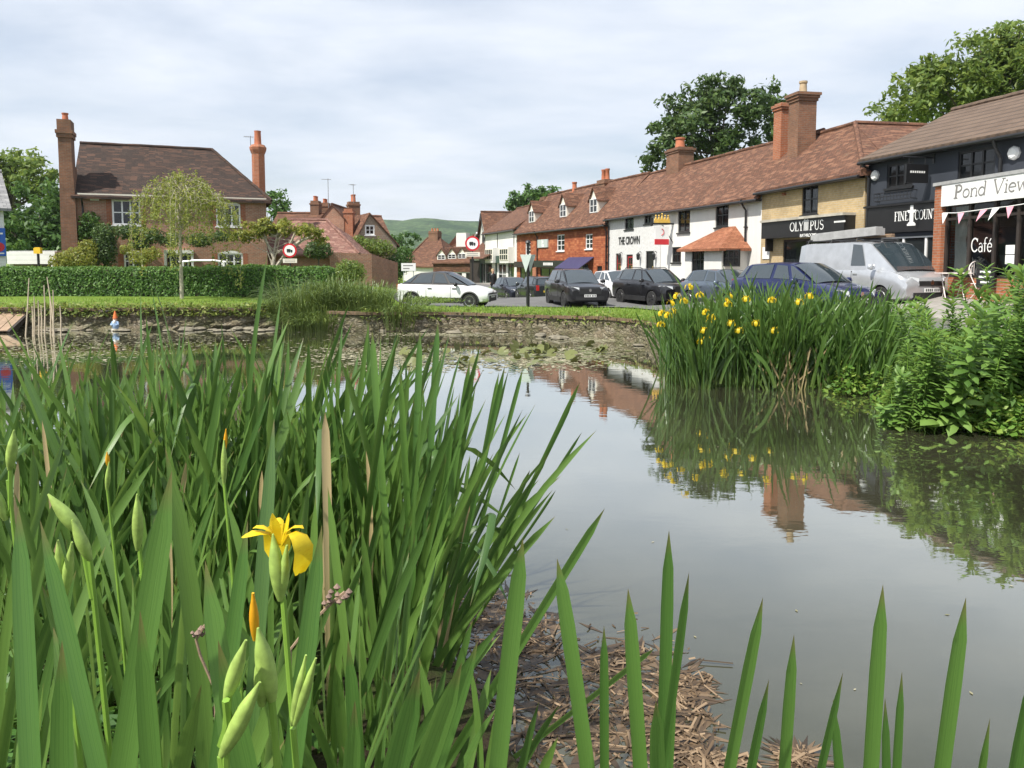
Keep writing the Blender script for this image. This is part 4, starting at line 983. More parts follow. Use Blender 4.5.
def pane_at(rect, y, frame, cols, rows, nm, glassm='glass', fw=.07):
    a, b_, c, d = rect; mb = MB()
    for q in ((a, a + fw, b_, d), (c - fw, c, b_, d), (a + fw, c - fw, b_, b_ + fw), (a + fw, c - fw, d - fw, d)): mb.bb(q[0], q[1], y + .03, y + .08, q[2], q[3])
    for i in range(1, cols): x = a + (c - a) * i / cols; mb.bb(x - .025, x + .025, y + .035, y + .075, b_ + fw, d - fw)
    for j in range(1, rows): z = b_ + (d - b_) * j / rows; mb.bb(a + fw, c - fw, y + .042, y + .068, z - .02, z + .02)
    w = p_.part(nm, mb, frame); g = MB(); g.poly([(a, y + .055, b_), (c, y + .055, b_), (c, y + .055, d), (a, y + .055, d)]); p_.part('pane', g, glassm, w); return w
pane_at(p_.holes[0], -pd, 'black', 3, 4, 'door'); pane_at(p_.holes[1], -pd, 'black', 3, 2, 'window')
# chimneys on the ridge (positions taken from the sight line at ridge depth)
def ridge_chim(bl, px0, px1, pyt, off, w, d, zbase, **kw):
    x0 = bl.px((px0 + px1) / 2, pyt, off)[0]; z = bl.px((px0 + px1) / 2, pyt, off)[1]
    return bl.chimney(x0, off, w, d, zbase, z, **kw)
ridge_chim(p_, 668, 692, 148.5, 2.8, 1.5, .95, RD - .8, mat='brick_chim', pots=1, pot='pot', ph=.6, pr=.3, label='squat brick chimney stack halfway along the pub ridge')
c_off = 2.6
yc = b.root.matrix_basis.copy()
# big stack between the pub and the yellow brick shop
x0, zt_ = b.px(803, 95, 1.7)
b.chimney(x0, 1.7, .74, .80, RD - 2.6, zt_, mat='brick_chim', pots=1, pot='pot_buff', ph=.55, pr=.17, corbel=3, label='tall brown brick stack with corbelled top and one buff pot')
x1_, zt2 = p_.px(781.5, 104, 3.0)
p_.chimney(p_.px(784, 104, 2.0)[0], 2.0, .55, .6, RD - 2.2, p_.px(780, 105, 2.0)[1], mat='brick_orange', pots=0, corbel=2, label='orange brick stack beside the taller brown one')
# pub sign: board between posts on the wall with gilded crown above
x0, z0_, x1, z1_ = p_.prect(647, 224, 660, 245, -1.1)
ps = empty('pub_sign', label='white hanging pub board with red band and gilded crown on top', cat='sign'); ps.matrix_world = p_.root.matrix_basis @ Matrix.Translation((x0 + .75, 0, z0_))
hgt = z1_ - z0_
mb = MB(); mb.bb(-.03, .03, -1.02, -.25, 0, hgt - .12); mb.build('board', M['sign_white'], ps)
mb = MB(); mb.bb(-.034, .034, -1.021, -.249, .02, .30); mb.build('red_band', M['sign_red'], ps)
mb = MB(); mb.bb(-.05, .05, -1.2, 0.0, hgt - .02, hgt + .06); mb.bb(-.06, .06, -1.24, -1.16, hgt - .1, hgt + .3); mb.tube([(0, -.03, hgt - .9), (0, -.6, hgt - .05)], .025, 5)
mb.build('bracket', M['black'], ps)
mb = MB(); cz = hgt + .06
n = 16
for k in range(5):
    y = -.98 + k * .17; mb.prism([(-.04, y - .085, cz + .12), (-.04, y + .085, cz + .12), (-.04, y, cz + (.40 if k == 2 else .32))], (.08, 0, 0)); mb.lathe([(.01, 0), (.05, .05), (.01, .1)], (0, y, cz + (.39 if k == 2 else .31)), 8)
mb.bb(-.05, .05, -1.08, -.20, cz, cz + .119); mb.build('crown_emblem', M['gold'], ps)
mb = MB(); mb.tube([(.036, -.7 + .16 * math.cos(t * .35), hgt * .62 + .16 * math.sin(t * .35)) for t in range(-4, 5)], .02, 5); mb.tube([(-.036, -.62 + .16 * math.cos(t * .35), hgt * .62 + .16 * math.sin(t * .35)) for t in range(-4, 5)], .02, 5); mb.build('red_mark', M['sign_red'], ps)

# ---- red brick and tile hung shops
b = Bld('shop_house', 'orange red tile hung shop row with three dormers in its tiled roof', 'shop', BR_L, PB_L + Vector((-.03, .08)), .0 - .25)
H = 4.6 - b.z0; dep = 5.6; RD = b.px(575, 190, 2.8)[1]
uw = [b.prect(525.5, 243, 530.5, 254.5), b.prect(557, 234.5, 564.5, 251), b.prect(585.5, 234, 592.5, 249)]
zf0, zf1 = b.px(560, 268)[1], b.px(560, 261.5)[1]
shops = [(b.px(520, 270)[0], .5, b.px(533.5, 270)[0], zf0), (b.px(540, 270)[0], .5, b.px(567, 270)[0], zf0), (b.px(572, 270)[0], .5, b.px(588, 270)[0], b.px(580, 264)[1]), (b.px(597, 270)[0], .9, b.px(602, 270)[0], b.px(600, 266)[1])]
b.holes += uw + shops
b.shell(H, RD, dep, M['tile_hang'])
b.roof(H, RD, dep, M['roof_red'], ends=.05, amp=.07); b.gutter(H, RD, dep)
for w in uw: b.window(w, 'white', 2, 3, .07, sill='white')
for k, w in enumerate(shops): b.window(w, ['dark_timber', 'black', 'dark_timber', 'black'][k], [3, 3, 3, 1][k], 1, .08, sill=None, glassm='glass_blue')
mb = MB(); mb.bb(b.px(516.5, 265)[0] + .1, b.px(534, 265)[0], -.25, -.003, zf0, zf1); b.part('fascia', mb, 'dark_timber')
mb = MB(); xa, xb = b.px(538, 265)[0], b.px(568, 263)[0]; za, zb_ = b.px(553, 267.5, -.35)[1], b.px(553, 260.5, -.35)[1]; mb.bb(xa, xb, -.35, -.003, za, zb_); fa = b.part('fascia', mb, 'black')
mb = MB(); 
for k in range(8): mb.bb((xa + xb) / 2 - .9 + k * .24, (xa + xb) / 2 - .74 + k * .24, -.357, -.351, (za + zb_) / 2 - .1, (za + zb_) / 2 + .1)
b.part('lettering', mb, 'letter_white', fa)
# purple awning with goods under it
mb = MB(); xa, xb = b.px(569, 262)[0], b.px(594, 260)[0]; z1_ = b.px(582, 257)[1]; mb.slab((xa, -1.1, z1_ - .75), (xb, -1.1, z1_ - .75), (xb, -.01, z1_), (xa, -.01, z1_), .05); mb.bb(xa, xb, -1.12, -1.08, z1_ - .98, z1_ - .805); b.part('awning', mb, plain('purple_awning_cloth', (.035, .03, .09), .8))
mb = MB(); xa, za, xb, zb_ = b.prect(538.5, 239.5, 548.5, 247.5); mb.bb(xa, xb, -.09, -.003, za, zb_); ws_ = b.part('wall_sign', mb, 'plate_grey')
mb = MB(); cx_, cz_ = (xa + xb) / 2, (za + zb_) / 2; mb.bb(cx_ - .12, cx_ - .02, -.096, -.091, cz_ - .25, cz_ + .3); mb.bb(cx_ + .03, cx_ + .3, -.096, -.091, cz_ - .25, cz_ - .08); mb.bb(cx_ + .03, cx_ + .2, -.096, -.091, cz_ + .02, cz_ + .2); b.part('white_mark', mb, 'letter_white', ws_)
b.pipe(b.px(538, 250)[0], H); b.pipe(b.L - .12, H)
mb = MB(); 
for x in (b.px(535.5, 270)[0], b.px(570, 270)[0]): mb = MB(); mb.bb(x - .35, x + .35, -.12, -.004, 0.1, zf0 - .01); b.part('brick_pier', mb, 'brick_orange')
for (px_, py_) in ((532, 223.5), (563.5, 218), (594, 213.5)):
    sl = (RD - H) / (dep / 2); zd = None
    for k in range(40):
        off = k * .08; x, z = b.px(px_, py_, off)
        if z < H + off * sl: break
    b.dormer(x, H, RD, dep, H + off * sl, 1.25, .95, 'roof_red', 'roof_red', 'cream')
ridge_chim(b, 598, 613, 180, 2.8, 1.3, .8, RD - .6, mat='brick_chim', pots=2, pot='pot', ph=.75, pr=.17, corbel=1)
ridge_chim(b, 570, 579, 192, 2.8, .8, .6, RD - .6, mat='brick_red', pots=1, pot='pot', ph=.75, pr=.2, corbel=1)
ridge_chim(b, 541, 551, 197, 2.8, 1.0, .7, RD - .6, mat='brick_chim', pots=0, corbel=1)
# ---- white jettied house with green shop front at the end of the row
b = Bld('shop_house', 'white timbered house with bay windows over dark green shop front, end of the row', 'shop', WG_L, BR_L + Vector((-.03, .1)), -.55)
H = 4.9 - b.z0; RD = 7.1 - b.z0; dep = 6.4
zs = b.px(500, 262)[1]
hl = [(b.px(483, 280)[0], .5, b.px(492, 280)[0], zs - .1), (b.px(498, 280)[0], .5, b.px(506, 280)[0], zs - .1), (b.px(508, 280)[0], .5, b.px(514, 280)[0], zs - .1)]
b.holes += hl
b.shell(H, RD, dep, M['render']); b.roof(H, RD, dep, M['roof_brown'], amp=.07); b.gutter(H, RD, dep)
for k, w in enumerate(hl): b.window(w, ['green_paint', 'white', 'green_paint'][k], 2, 2, .1, sill=None, glassm='glass_blue')
mb = MB(); mb.bb(b.px(498, 266)[0], b.px(514, 266)[0], -.3, -.003, zs - .1, zs + .55); b.part('fascia', mb, 'green_paint')
mb = MB(); xa, xb = b.px(481, 280)[0], b.px(497, 280)[0]; mb.bb(xa, xb, -.12, -.004, zs - .1, zs + .3); mb.bb(xa, xa + .25, -.1, -.004, .3, zs - .1); mb.bb(xb - .25, xb, -.1, -.004, .3, zs - .1); b.part('shop_front', mb, 'green_paint')
mb = MB(); mb.slab((xa, -1.3, zs + .35), (xb, -1.3, zs + .35), (xb, -.01, zs + 1.0), (xa, -.01, zs + 1.0), .08, 4, 2); b.part('pent_roof', mb, 'roof_brown')
for r_ in ((486, 249.5, 493, 260), (500.5, 249, 508.5, 260)):
    a, z0_, c, z1_ = b.prect(*r_, -.5); mb = MB(); mb.bb(a - .15, c + .15, -.55, -.003, z0_ - .25, z1_ + .15); o = b.part('bay', mb, 'render')
    f = MB()
    for i in range(5): x = a + (c - a) * i / 4; f.bb(x - .035, x + .035, -.60, -.551, z0_, z1_)
    for z in (z0_, (z0_ + z1_) / 2, z1_): f.bb(a - .03, c + .03, -.595, -.552, z - .03, z + .03)
    b.part('bay_window', f, 'cream', o); g = MB(); g.poly([(a, -.57, z0_), (c, -.57, z0_), (c, -.57, z1_), (a, -.57, z1_)]); b.part('pane', g, 'glass', o)
mb = MB()
for px_ in (485, 497.5, 514): x = b.px(px_, 250)[0]; mb.bb(x - .1, x + .1, -.02, -.002, zs + .6, H - .05)
mb.bb(0, b.L, -.025, -.004, H - .35, H - .18); b.part('timber_beam', mb, 'dark_timber')
# cross gable closing the row: its white gable end shows at the left
def V2(p): return Vector((p.x, p.y))
A = V2(at(488.5, 280, 76)); g = Bld('gabled_house', 'narrow house with white gable end and black bargeboard behind the green shop front', 'house', A, A + Vector((4.2, .9)), -.5)
gH = 3.9 - g.z0; gR = 7.05 - g.z0
g.shell(gH, gR, 6.0, M['render']); g.roof(gH, gR, 6.0, M['roof_brown'], ends=.25, amp=.05)
mb = MB()
for y0, z0_, y1, z1_ in ((-.3, gH - .35, 3.0, gR - .02), (6.3, gH - .35, 3.0, gR - .02)):
    mb.slab((-.32, y0, z0_ - .2), (-.27, y0, z0_ - .2), (-.27, y1, z1_ - .1), (-.32, y1, z1_ - .1), .22)
g.part('bargeboard', mb, 'black')
mb = MB(); mb.bb(-.04, -.004, 2.4, 3.4, gR - 3.2, gR - 2.0); g.part('window', mb, 'black')

# ---- the brick house on the left
LA = V2(at(77, 280, 40)); LB = V2(at(268, 280, 43.5))
h = Bld('brick_house', 'large old brown brick house with dark tiled hipped roof behind the long hedge', 'house', LA, LB, .5)
H = h.px(77, 192.6)[1] * .5 + h.px(268, 198.5)[1] * .5; dep = 7.6; rd = 3.8
RD = h.px(130, 146.5, rd)[1]
up = [h.prect(112, 200, 140.5, 225), h.prect(216, 204, 240.5, 226.5)]
lo = [h.prect(124, 253, 142.5, 269.5), h.prect(218, 253.5, 243, 270)]
dr = h.prect(168, 252, 191, 285)
h.holes += up + lo + [dr]
h.shell(H, RD, dep, M['brick_brown'], gl=True, gr=False)
hipx = h.L - (h.px(212, 152, rd)[0]); h.roof(H, RD, dep, M['roof_dark'], hr=max(2.0, hipx), ends=.08, amp=.06)
mb = MB(); mb.bb(.2, h.L, -.1, -.003, H - .28, H - .10); mb.bb(.2, h.L, -.17, -.003, H - .098, H - .02); h.part('eaves_board', mb, 'cream')
def arched(rect, mats=('white',), cols=3):
    a, b_, c, d = rect; w = h.window((a, b_, c, d), 'white', cols, 2, .085, y=.09, sill='white', bar=.04)
    mb = MB(); n = 8
    pts = [(a - .02, -.012, d)] + [(a + (c - a) * k / n, -.012, d + .16 * math.sin(math.pi * k / n)) for k in range(n + 1)] + [(c + .02, -.012, d)]
    mb.prism(pts, (0, .009, 0)); mb.build('arch_head', M['white'], w)
    k = MB(); k.bb(a - .26, a - .02, -.008, -.002, b_, d); k.build('brick_dressing', M['brick_red'], w); k = MB(); k.bb(c + .02, c + .26, -.008, -.002, b_, d); k.build('brick_dressing', M['brick_red'], w)
    return w
for r_ in up + lo: arched(r_, cols=3 if r_[2] - r_[0] > 1.15 else 2)
h.door((dr[0] + .1, .35, dr[2] - .1, dr[3] - .1), 'green_paint', 'white', .4)
mb = MB(); a, c = dr[0] - .15, dr[2] + .15; mb.bb(a, c, -.5, -.003, dr[3] - .08, dr[3] + .1); mb.bb(a, a + .12, -.45, -.004, .4, dr[3] - .082); mb.bb(c - .12, c, -.45, -.004, .4, dr[3] - .082); h.part('door_hood', mb, 'white')
x0, z0_, x1, z1_ = h.prect(90, 196.5, 99, 200.5); mb = MB(); mb.bb(x0, x1, -.04, -.002, z0_, z1_); h.part('alarm_box', mb, 'sign_white')
h.pipe(h.px(83, 210)[0], H)
# left stack stands on the gable, wide at the foot
xl = h.px(68, 130)[0]; zt_ = h.px(67, 127)[1]
mb = MB(); cx0 = -.62
def stage(x0, x1, y0, y1, za, zb, X0=None, X1=None):
    X0 = x0 if X0 is None else X0; X1 = x1 if X1 is None else X1
    mb.add([(x0, y0, za), (x1, y0, za), (x1, y1, za), (x0, y1, za), (X0, y0, zb), (X1, y0, zb), (X1, y1, zb), (X0, y1, zb)], [(0, 1, 5, 4), (1, 2, 6, 5), (2, 3, 7, 6), (3, 0, 4, 7), (4, 5, 6, 7)])
zl = h.px(70, 260)[1]
stage(-.62, .16, -.25, 1.5, 0, H - .6, -.58, .12); stage(-.58, .12, -.22, 1.2, H - .6, H + 1.4, -.55, .05); stage(-.55, .04, -.2, .9, H + 1.4, zt_ - .55)
mb.bb(-.61, .10, -.26, .96, zt_ - .548, zt_ - .36); mb.bb(-.65, .14, -.30, 1.0, zt_ - .358, zt_ - .18); mb.bb(-.57, .06, -.22, .92, zt_ - .178, zt_ + .35)
ch = h.part('chimney', mb, 'brick_chim'); ch['label'] = 'tall brick stack rising against the gable end'
q = MB(); q.lathe([(.16, 0), (.15, .1), (.13, .3), (.16, .34), (.16, .4), (.1, .4)], (-.25, .35, zt_ + .351), 12); h.part('chimney_pot', q, 'pot', ch, smooth=40)
x_, zt2 = h.px(257.5, 131, 2.2); zc_ = h.px(257.5, 145, 2.2)[1]
mb = MB(); r_ = .36
mb.lathe([(r_, H - .3), (r_, zc_ - .55), (r_ + .1, zc_ - .3), (r_ + .12, zc_ - .15), (r_ + .02, zc_)], (x_, 2.2, 0), 8); ch = h.part('chimney', mb, 'brick_orange'); ch['label'] = 'slender octagonal orange brick stack'
q = MB(); q.lathe([(.22, 0), (.2, .1), (.18, zt2 - zc_ - .1), (.2, zt2 - zc_)], (x_, 2.2, zc_ + .002), 12); h.part('chimney_pot', q, 'pot', ch, smooth=40)
def aerial(name, base, hgt, label, arm=.6, n=5, ang=0.4):
    t = empty('tv_aerial', base, ang, label, 'aerial'); mb = MB(); mb.tube([(0, 0, 0), (0, 0, hgt)], .022, 5); mb.build('mast', M['metal'], t)
    mb = MB(); mb.tube([(-arm, 0, hgt - .06), (arm * .5, 0, hgt - .06)], .016, 4)
    for k in range(n): x = -arm + arm * 1.4 * k / (n - 1); mb.tube([(x, -.22, hgt - .06), (x, .22, hgt - .06)], .009, 4)
    mb.build('antenna', M['metal'], t); return t
w_ = h.root.matrix_basis @ Vector((x_ - .40, 2.2, zc_ - .45)); aerial('a', w_, .95, 'thin television aerial strapped to the octagonal chimney stack', .35)

# ---- outbuildings and cottages between the brick house and the street
def pxb(name, label, cat, pxa, Ya, pxb_, Yb, z0): return Bld(name, label, cat, V2(at(pxa, 280, Ya)), V2(at(pxb_, 280, Yb)), z0)
o1 = pxb('outbuilding', 'low brick outbuilding with mottled purple tiled hip roof beside the brick house', 'outbuilding', 266, 45, 356, 45, .5)
H = o1.px(310, 252)[1]; RD = o1.px(300, 221, 3.2)[1]
o1.shell(H, RD, 6.4, M['brick_brown'], gl=False, gr=False); o1.roof(H, RD, 6.4, M['roof_purple'], hl=.4, hr=max(1.0, o1.L - o1.px(327, 222, 3.2)[0]), amp=.06)
o2 = pxb('cottage', 'brown tiled cottage range behind the outbuilding with two chimney stacks', 'cottage', 268, 54, 342, 54, .5)
H = o2.px(300, 236)[1]; RD = o2.px(290, 214, 3)[1]
o2.shell(H, RD, 6.0, M['brick_brown']); o2.roof(H, RD, 6.0, M['roof_brown'], amp=.05)
def simple_stack(bl, px0, px1, pyt, pyb, off, d, **kw):
    a = bl.px(px0, pyt, off)[0]; c = bl.px(px1, pyt, off)[0]; z1 = bl.px((px0 + px1) / 2, pyt, off)[1]; z0_ = bl.px((px0 + px1) / 2, pyb, off)[1]; return bl.chimney((a + c) / 2, off, c - a, d, z0_ - .5, z1, **kw)
simple_stack(o2, 311.5, 320, 201, 222, 3.2, .9, mat='brick_chim', pots=2, ph=.35, pr=.14, corbel=1); simple_stack(o2, 321, 329.5, 203, 222, 4.6, .9, mat='brick_chim', pots=3, ph=.3, pr=.12, corbel=1)
# gable of the taller brick house: gable towards the pond
o3 = pxb('gable_cottage', 'brown brick cottage gable rising between the chimney stacks and the orange stack', 'cottage', 322, 52, 345, 52, .5)
H = o3.px(333, 218)[1]; AP = o3.px(333.5, 205)[1]
def gable_front(bl, H, AP, dep, wallm, roofm, ax=None, over=.2):
    L = bl.L; ax = L / 2 if ax is None else ax
    def ex(mb):
        mb.poly([(0, 0, H), (L, 0, H), (ax, 0, AP)]); mb.poly([(0, 0, 0), (0, 0, H), (0, dep, H), (0, dep, 0)]); mb.poly([(L, 0, 0), (L, dep, 0), (L, dep, H), (L, 0, H)]); mb.poly([(L, dep, 0), (0, dep, 0), (0, dep, H), (ax, dep, AP), (L, dep, H)])
    bl.front(H, wallm, extra=ex)
    r = MB(); e = over
    s1 = (AP - H) / ax; s2 = (AP - H) / (L - ax)
    r.slab((-e, dep, H - e * s1 + .05), (-e, -e * .6, H - e * s1 + .05), (ax, -e * .6, AP + .05), (ax, dep, AP + .05), .1, 8, 4, .03)
    r.slab((L + e, -e * .6, H - e * s2 + .05), (L + e, dep, H - e * s2 + .05), (ax, dep, AP + .05), (ax, -e * .6, AP + .05), .1, 8, 4, .03)
    r.tube([(ax, -e * .6, AP + .06), (ax, dep, AP + .06)], .09, 6)
    return r.build('roof', M[roofm] if isinstance(roofm, str) else roofm, bl.root)
gable_front(o3, H, AP, 7, M['brick_brown'], 'roof_brown', over=.12)
simple_stack(o3, 344.5, 353.5, 209, 240, .4, .7, mat='brick_orange', pots=0, corbel=1, label='plain orange brick stack')
o4 = pxb('flint_cottage', 'flint and brick cottage gable with one white window and red tile roof', 'cottage', 354, 51, 397, 52.3, .4)
H = o4.px(376, 243)[1]; AP = o4.px(369.5, 213.5)[1]
wr = o4.prect(365, 225, 374.5, 235); o4.holes.append(wr)
M['flint'] = brick('flint_and_brick', (.34, .26, .19), (.25, .20, .16), (.36, .32, .26), .18, .12, dirt=(.3, .13, .07), dirt_amt=.5, msz=.02)
axx = o4.px(369.5, 220)[0]
def ex4(mb):
    L = o4.L
    mb.poly([(0, 0, 0), (0, 0, H), (0, 5, H), (0, 5, 0)]); mb.poly([(L, 0, 0), (L, 5, 0), (L, 5, H), (L, 0, H)])
    a, b_, c, d = wr; ap = AP - H
    # gable triangle around the window
    ll = lambda z: axx * (z - H) / ap; rr = lambda z: L - (L - axx) * (z - H) / ap
    mb.poly([(ll(d), 0, d), (rr(d), 0, d), (axx, 0, AP)]); mb.poly([(ll(b_), 0, b_), (a, 0, b_), (a, 0, d), (ll(d), 0, d)]); mb.poly([(c, 0, b_), (rr(b_), 0, b_), (rr(d), 0, d), (c, 0, d)]); mb.poly([(0, 0, H), (L, 0, H), (rr(b_), 0, b_), (ll(b_), 0, b_)])
o4.holes = []
o4.front(H, M['flint'], extra=ex4)
r = MB(); s1 = (AP - H) / axx; s2 = (AP - H) / (o4.L - axx); e = .2
r.slab((-e, 5, H - e * s1 + .05), (-e, -.12, H - e * s1 + .05), (axx, -.12, AP + .05), (axx, 5, AP + .05), .1, 8, 4, .03); r.slab((o4.L + e, -.12, H - e * s2 + .05), (o4.L + e, 5, H - e * s2 + .05), (axx, 5, AP + .05), (axx, -.12, AP + .05), .1, 8, 4, .03)
o4.part('roof', r, 'roof_red'); o4.window(wr, 'white', 2, 2, .09, y=.06, sill='white')
o5 = pxb('cottage', 'red tiled cottage roof with dark chimney pots behind the flint gable', 'cottage', 352, 57, 388, 58, .4)
H = o5.px(370, 232)[1]; RD = o5.px(375, 217, 2.5)[1]; o5.shell(H, RD, 5, M['brick_red']); o5.roof(H, RD, 5, M['roof_red'], amp=.04)
simple_stack(o5, 347.5, 359, 202, 220, 2.5, .9, mat='brick_chim', pots=3, ph=.55, pr=.15, corbel=1, label='dark stack with three pots')
aerial('b', at(328.5, 208, 56), 2.1, 'tall thin television aerial rising above the cottage stacks', .45, 4, .2); aerial('c', at(353.5, 203, 58), 1.4, 'short television aerial beside the dark chimney pots', .3, 4, 1.0)
# long brick garden wall running away to the street
gw = MB(); P0, P1, P2 = V2(at(330, 280, 44)), V2(at(372, 280, 45)), V2(at(398, 280, 49))
for a, c, ya, yb_, Ya, Yb in ((P0, P1, 252, 254, 44, 45), (P1, P2, 254, 263, 45, 49)):
    d = (c - a).normalized(); n_ = Vector((-d.y, d.x)) * .25; za = at(330, ya, Ya).z; zb_ = at(372, yb_, Yb).z; k = 8
    for i in range(k):
        p = a.lerp(c, i / k); q = a.lerp(c, (i + 1) / k); z = za + (zb_ - za) * (i + .5) / k
        gw.prism([(p.x, p.y, .1), (q.x, q.y, .1), (q.x + n_.x, q.y + n_.y, .1), (p.x + n_.x, p.y + n_.y, .1)], (0, 0, z - .1 + .002 * i))
tag(gw.build('garden_wall', M['brick_brown']), 'old brown brick garden wall stepping down towards the white hatchback', 'wall')

# ---- street end, far off
f1 = pxb('tiled_house', 'house with big brown hipped tile roof and square chimney at the street end', 'house', 403, 86, 446, 84, -.6)
H = f1.px(420, 265)[1]; RD = f1.px(425, 238.5, 4)[1]; f1.shell(H, RD, 8, M['render'], gl=False, gr=False); f1.roof(H, RD, 8, M['roof_brown'], hl=max(1, f1.px(410, 240, 4)[0]), hr=max(.8, f1.L - f1.px(440, 241, 4)[0]), amp=.1)
simple_stack(f1, 430.5, 439.5, 231, 243, 4, 1.0, mat='brick_chim', pots=3, ph=.3, pr=.12, corbel=1)
f2 = pxb('dormer_house', 'low tiled range with three white dormers under the red and white road sign', 'house', 434, 80, 484, 78, -.6)
H = f2.px(458, 262)[1]; RD = f2.px(455, 249, 3)[1]
wz0, wz1 = f2.px(460, 283)[1], f2.px(460, 272)[1]
f2.holes = [(f2.px(x0, 275)[0], .4, f2.px(x1, 275)[0], wz1 - .1) for x0, x1 in ((439, 445), (449, 454), (457, 462), (466, 470))]
f2.shell(H, RD, 6, M['render']); mb = MB(); mb.bb(-.05, f2.L + .05, -.08, -.003, wz1, H - .05); f2.part('tile_hanging', mb, 'roof_brown')
for w in f2.holes: f2.window(w, 'dark_timber', 2, 1, .09, sill=None, glassm='glass_blue')
f2.roof(H, RD, 6, M['roof_brown'], amp=.08)
for px_, py_ in ((441.5, 259), (452, 258.5), (462, 258)):
    sl = (RD - H) / 3
    for k in range(60):
        off = k * .05; x, z = f2.px(px_, py_ + 1, off)
        if z < H + off * sl: break
    f2.dormer(x, H, RD, 6, H + off * sl, 1.0, .55, 'roof_red', 'roof_red', 'cream')
f3 = pxb('tiled_house', 'orange tiled house roof with white chimney stack behind the dormers', 'house', 443, 92, 482, 90, -.6)
H = f3.px(460, 252)[1]; RD = f3.px(465, 233, 4)[1]; f3.shell(H, RD, 8, M['brick_red']); f3.roof(H, RD, 8, M['roof_red'], hl=3.0, amp=.08)
simple_stack(f3, 458, 468, 233, 247, 1.5, 1.0, mat='render', pots=0, corbel=0, label='white rendered stack')
f4 = pxb('black_gable_house', 'small black boarded gable with white bargeboards beside the white chimney stack', 'house', 473.5, 84, 483, 83, -.5)
H = f4.px(478, 243)[1]; AP = f4.px(479, 232.5)[1]; gable_front(f4, H, AP, 5, boards('black_weatherboard', (.02, .02, .02)), 'roof_brown', over=.25)
mb = MB(); L = f4.L
for a, c in (((-.25, H - .25), (L / 2, AP)), ((L + .25, H - .25), (L / 2, AP))): mb.tube([(a[0], -.2, a[1]), (c[0], -.2, c[1])], .1, 4)
f4.part('bargeboard', mb, 'white')
f5 = pxb('black_shop', 'dark gabled shop building with white fascia letters near the green shop front', 'shop', 470, 77, 483, 76, -.6)
H = f5.px(476, 256)[1]; f5.shell(H, H + 1.6, 5, M['dark_timber']); f5.roof(H, H + 1.6, 5, M['roof_brown'])
mb = MB(); x0, z0_, x1, z1_ = f5.prect(474.5, 258.5, 479.5, 260.5); mb.bb(x0, x1, -.05, -.003, z0_, z1_); f5.part('fascia', mb, 'sign_white')

# ---- far left edge
eB = V2(at(7, 280, 37)); e1 = Bld('boarded_house', 'white weatherboarded building with grey slate roof at the picture edge', 'building', eB - Vector((math.cos(R(38)), math.sin(R(38)))) * 9, eB, .4)
H = e1.px(0, 206)[1]; RD = H + 1.9; e1.shell(H, RD, 7, boards('white_weatherboard', (.78, .78, .77))); e1.roof(H, RD, 7, M['slate'], ends=.3, over=.3, amp=.02)
bs = empty('notice_board', label='blue notice board with red roundel on the white boarded wall', cat='sign'); x0, z0_, x1, z1_ = e1.prect(-12, 228, 5.5, 256); bs.matrix_world = e1.root.matrix_basis @ Matrix.Translation((0, 0, 0))
mb = MB(); mb.bb(x0, x1, -.09, -.04, z0_, z1_); mb.build('board', M['sign_blue'], bs); mb = MB(); cx_, cz_ = e1.px(-1, 247); mb.disc((cx_, -.092, cz_), (0, -1, 0), .22, .006, 20); mb.build('roundel', M['sign_red'], bs)
mb = MB(); mb.bb(x0 + .1, x1 - .1, -.098, -.0921, z1_ - .3, z1_ - .22); mb.bb(x0 + .1, x1 - .08, -.098, -.0921, z0_ + .1, z0_ + .16); mb.build('white_band', M['letter_white'], bs)
cpb = pxb('carport', 'long low white car port with dark opening beyond the hedge', 'building', 8, 46, 56, 45, .6)
zt_ = cpb.px(30, 251.5)[1]; zo = cpb.px(30, 264)[1]; mb = MB(); mb.bb(0, cpb.L, 0, .15, zo, zt_); mb.bb(0, .3, .16, 5, 0, zt_ - .02); mb.bb(cpb.L - .3, cpb.L, .001, 5, 0, zo - .002)
cpb.part('fascia', mb, boards('white_garage_boards', (.70, .70, .70), .3)); mb = MB(); mb.bb(0, cpb.L, .16, 5, zt_ - .06, zt_ + .05); cpb.part('roof', mb, 'lead'); mb = MB(); mb.bb(.31, cpb.L - .31, 4.8, 5, 0, zt_ - .1); cpb.part('wall', mb, 'dark_timber')
# ================================================================ plants
RG = np.random.default_rng(11)
def poly_dist(x, y):
    best = 1e9
    for i in range(len(outline)):
        ax, ay = outline[i]; bx, by = outline[(i + 1) % len(outline)]
        ex, ey = bx - ax, by - ay; t = max(0, min(1, ((x - ax) * ex + (y - ay) * ey) / (ex * ex + ey * ey + 1e-9)))
        best = min(best, math.hypot(x - ax - t * ex, y - ay - t * ey))
    return best
def surf(x, y):
    if in_pond(x, y): return WZ - .12
    s = min(1, poly_dist(x, y) / 1.0); s = s * s * (3 - 2 * s)
    return (WZ - .12) * (1 - s) + gz(x, y) * s
M['blade'] = blademat('iris_leaf', (.026, .080, .020), (.175, .300, .058), (.20, .14, .06), .30)
M['blade_lite'] = blademat('iris_leaf_pale', (.055, .150, .030), (.165, .305, .062), (.20, .14, .06), .36)
M['blade_far'] = blademat('iris_leaf_far', (.036, .095, .018), (.130, .225, .046), (.20, .14, .06))
M['blade_dead'] = blademat('dead_leaf', (.44, .33, .16), (.60, .48, .27), (.25, .15, .07), .15)
M['stem'] = plain('iris_stem', (.19, .34, .045), .5, .15, 20)
M['spathe'] = plain('iris_bud_sheath', (.31, .44, .10), .5, .3, 60)
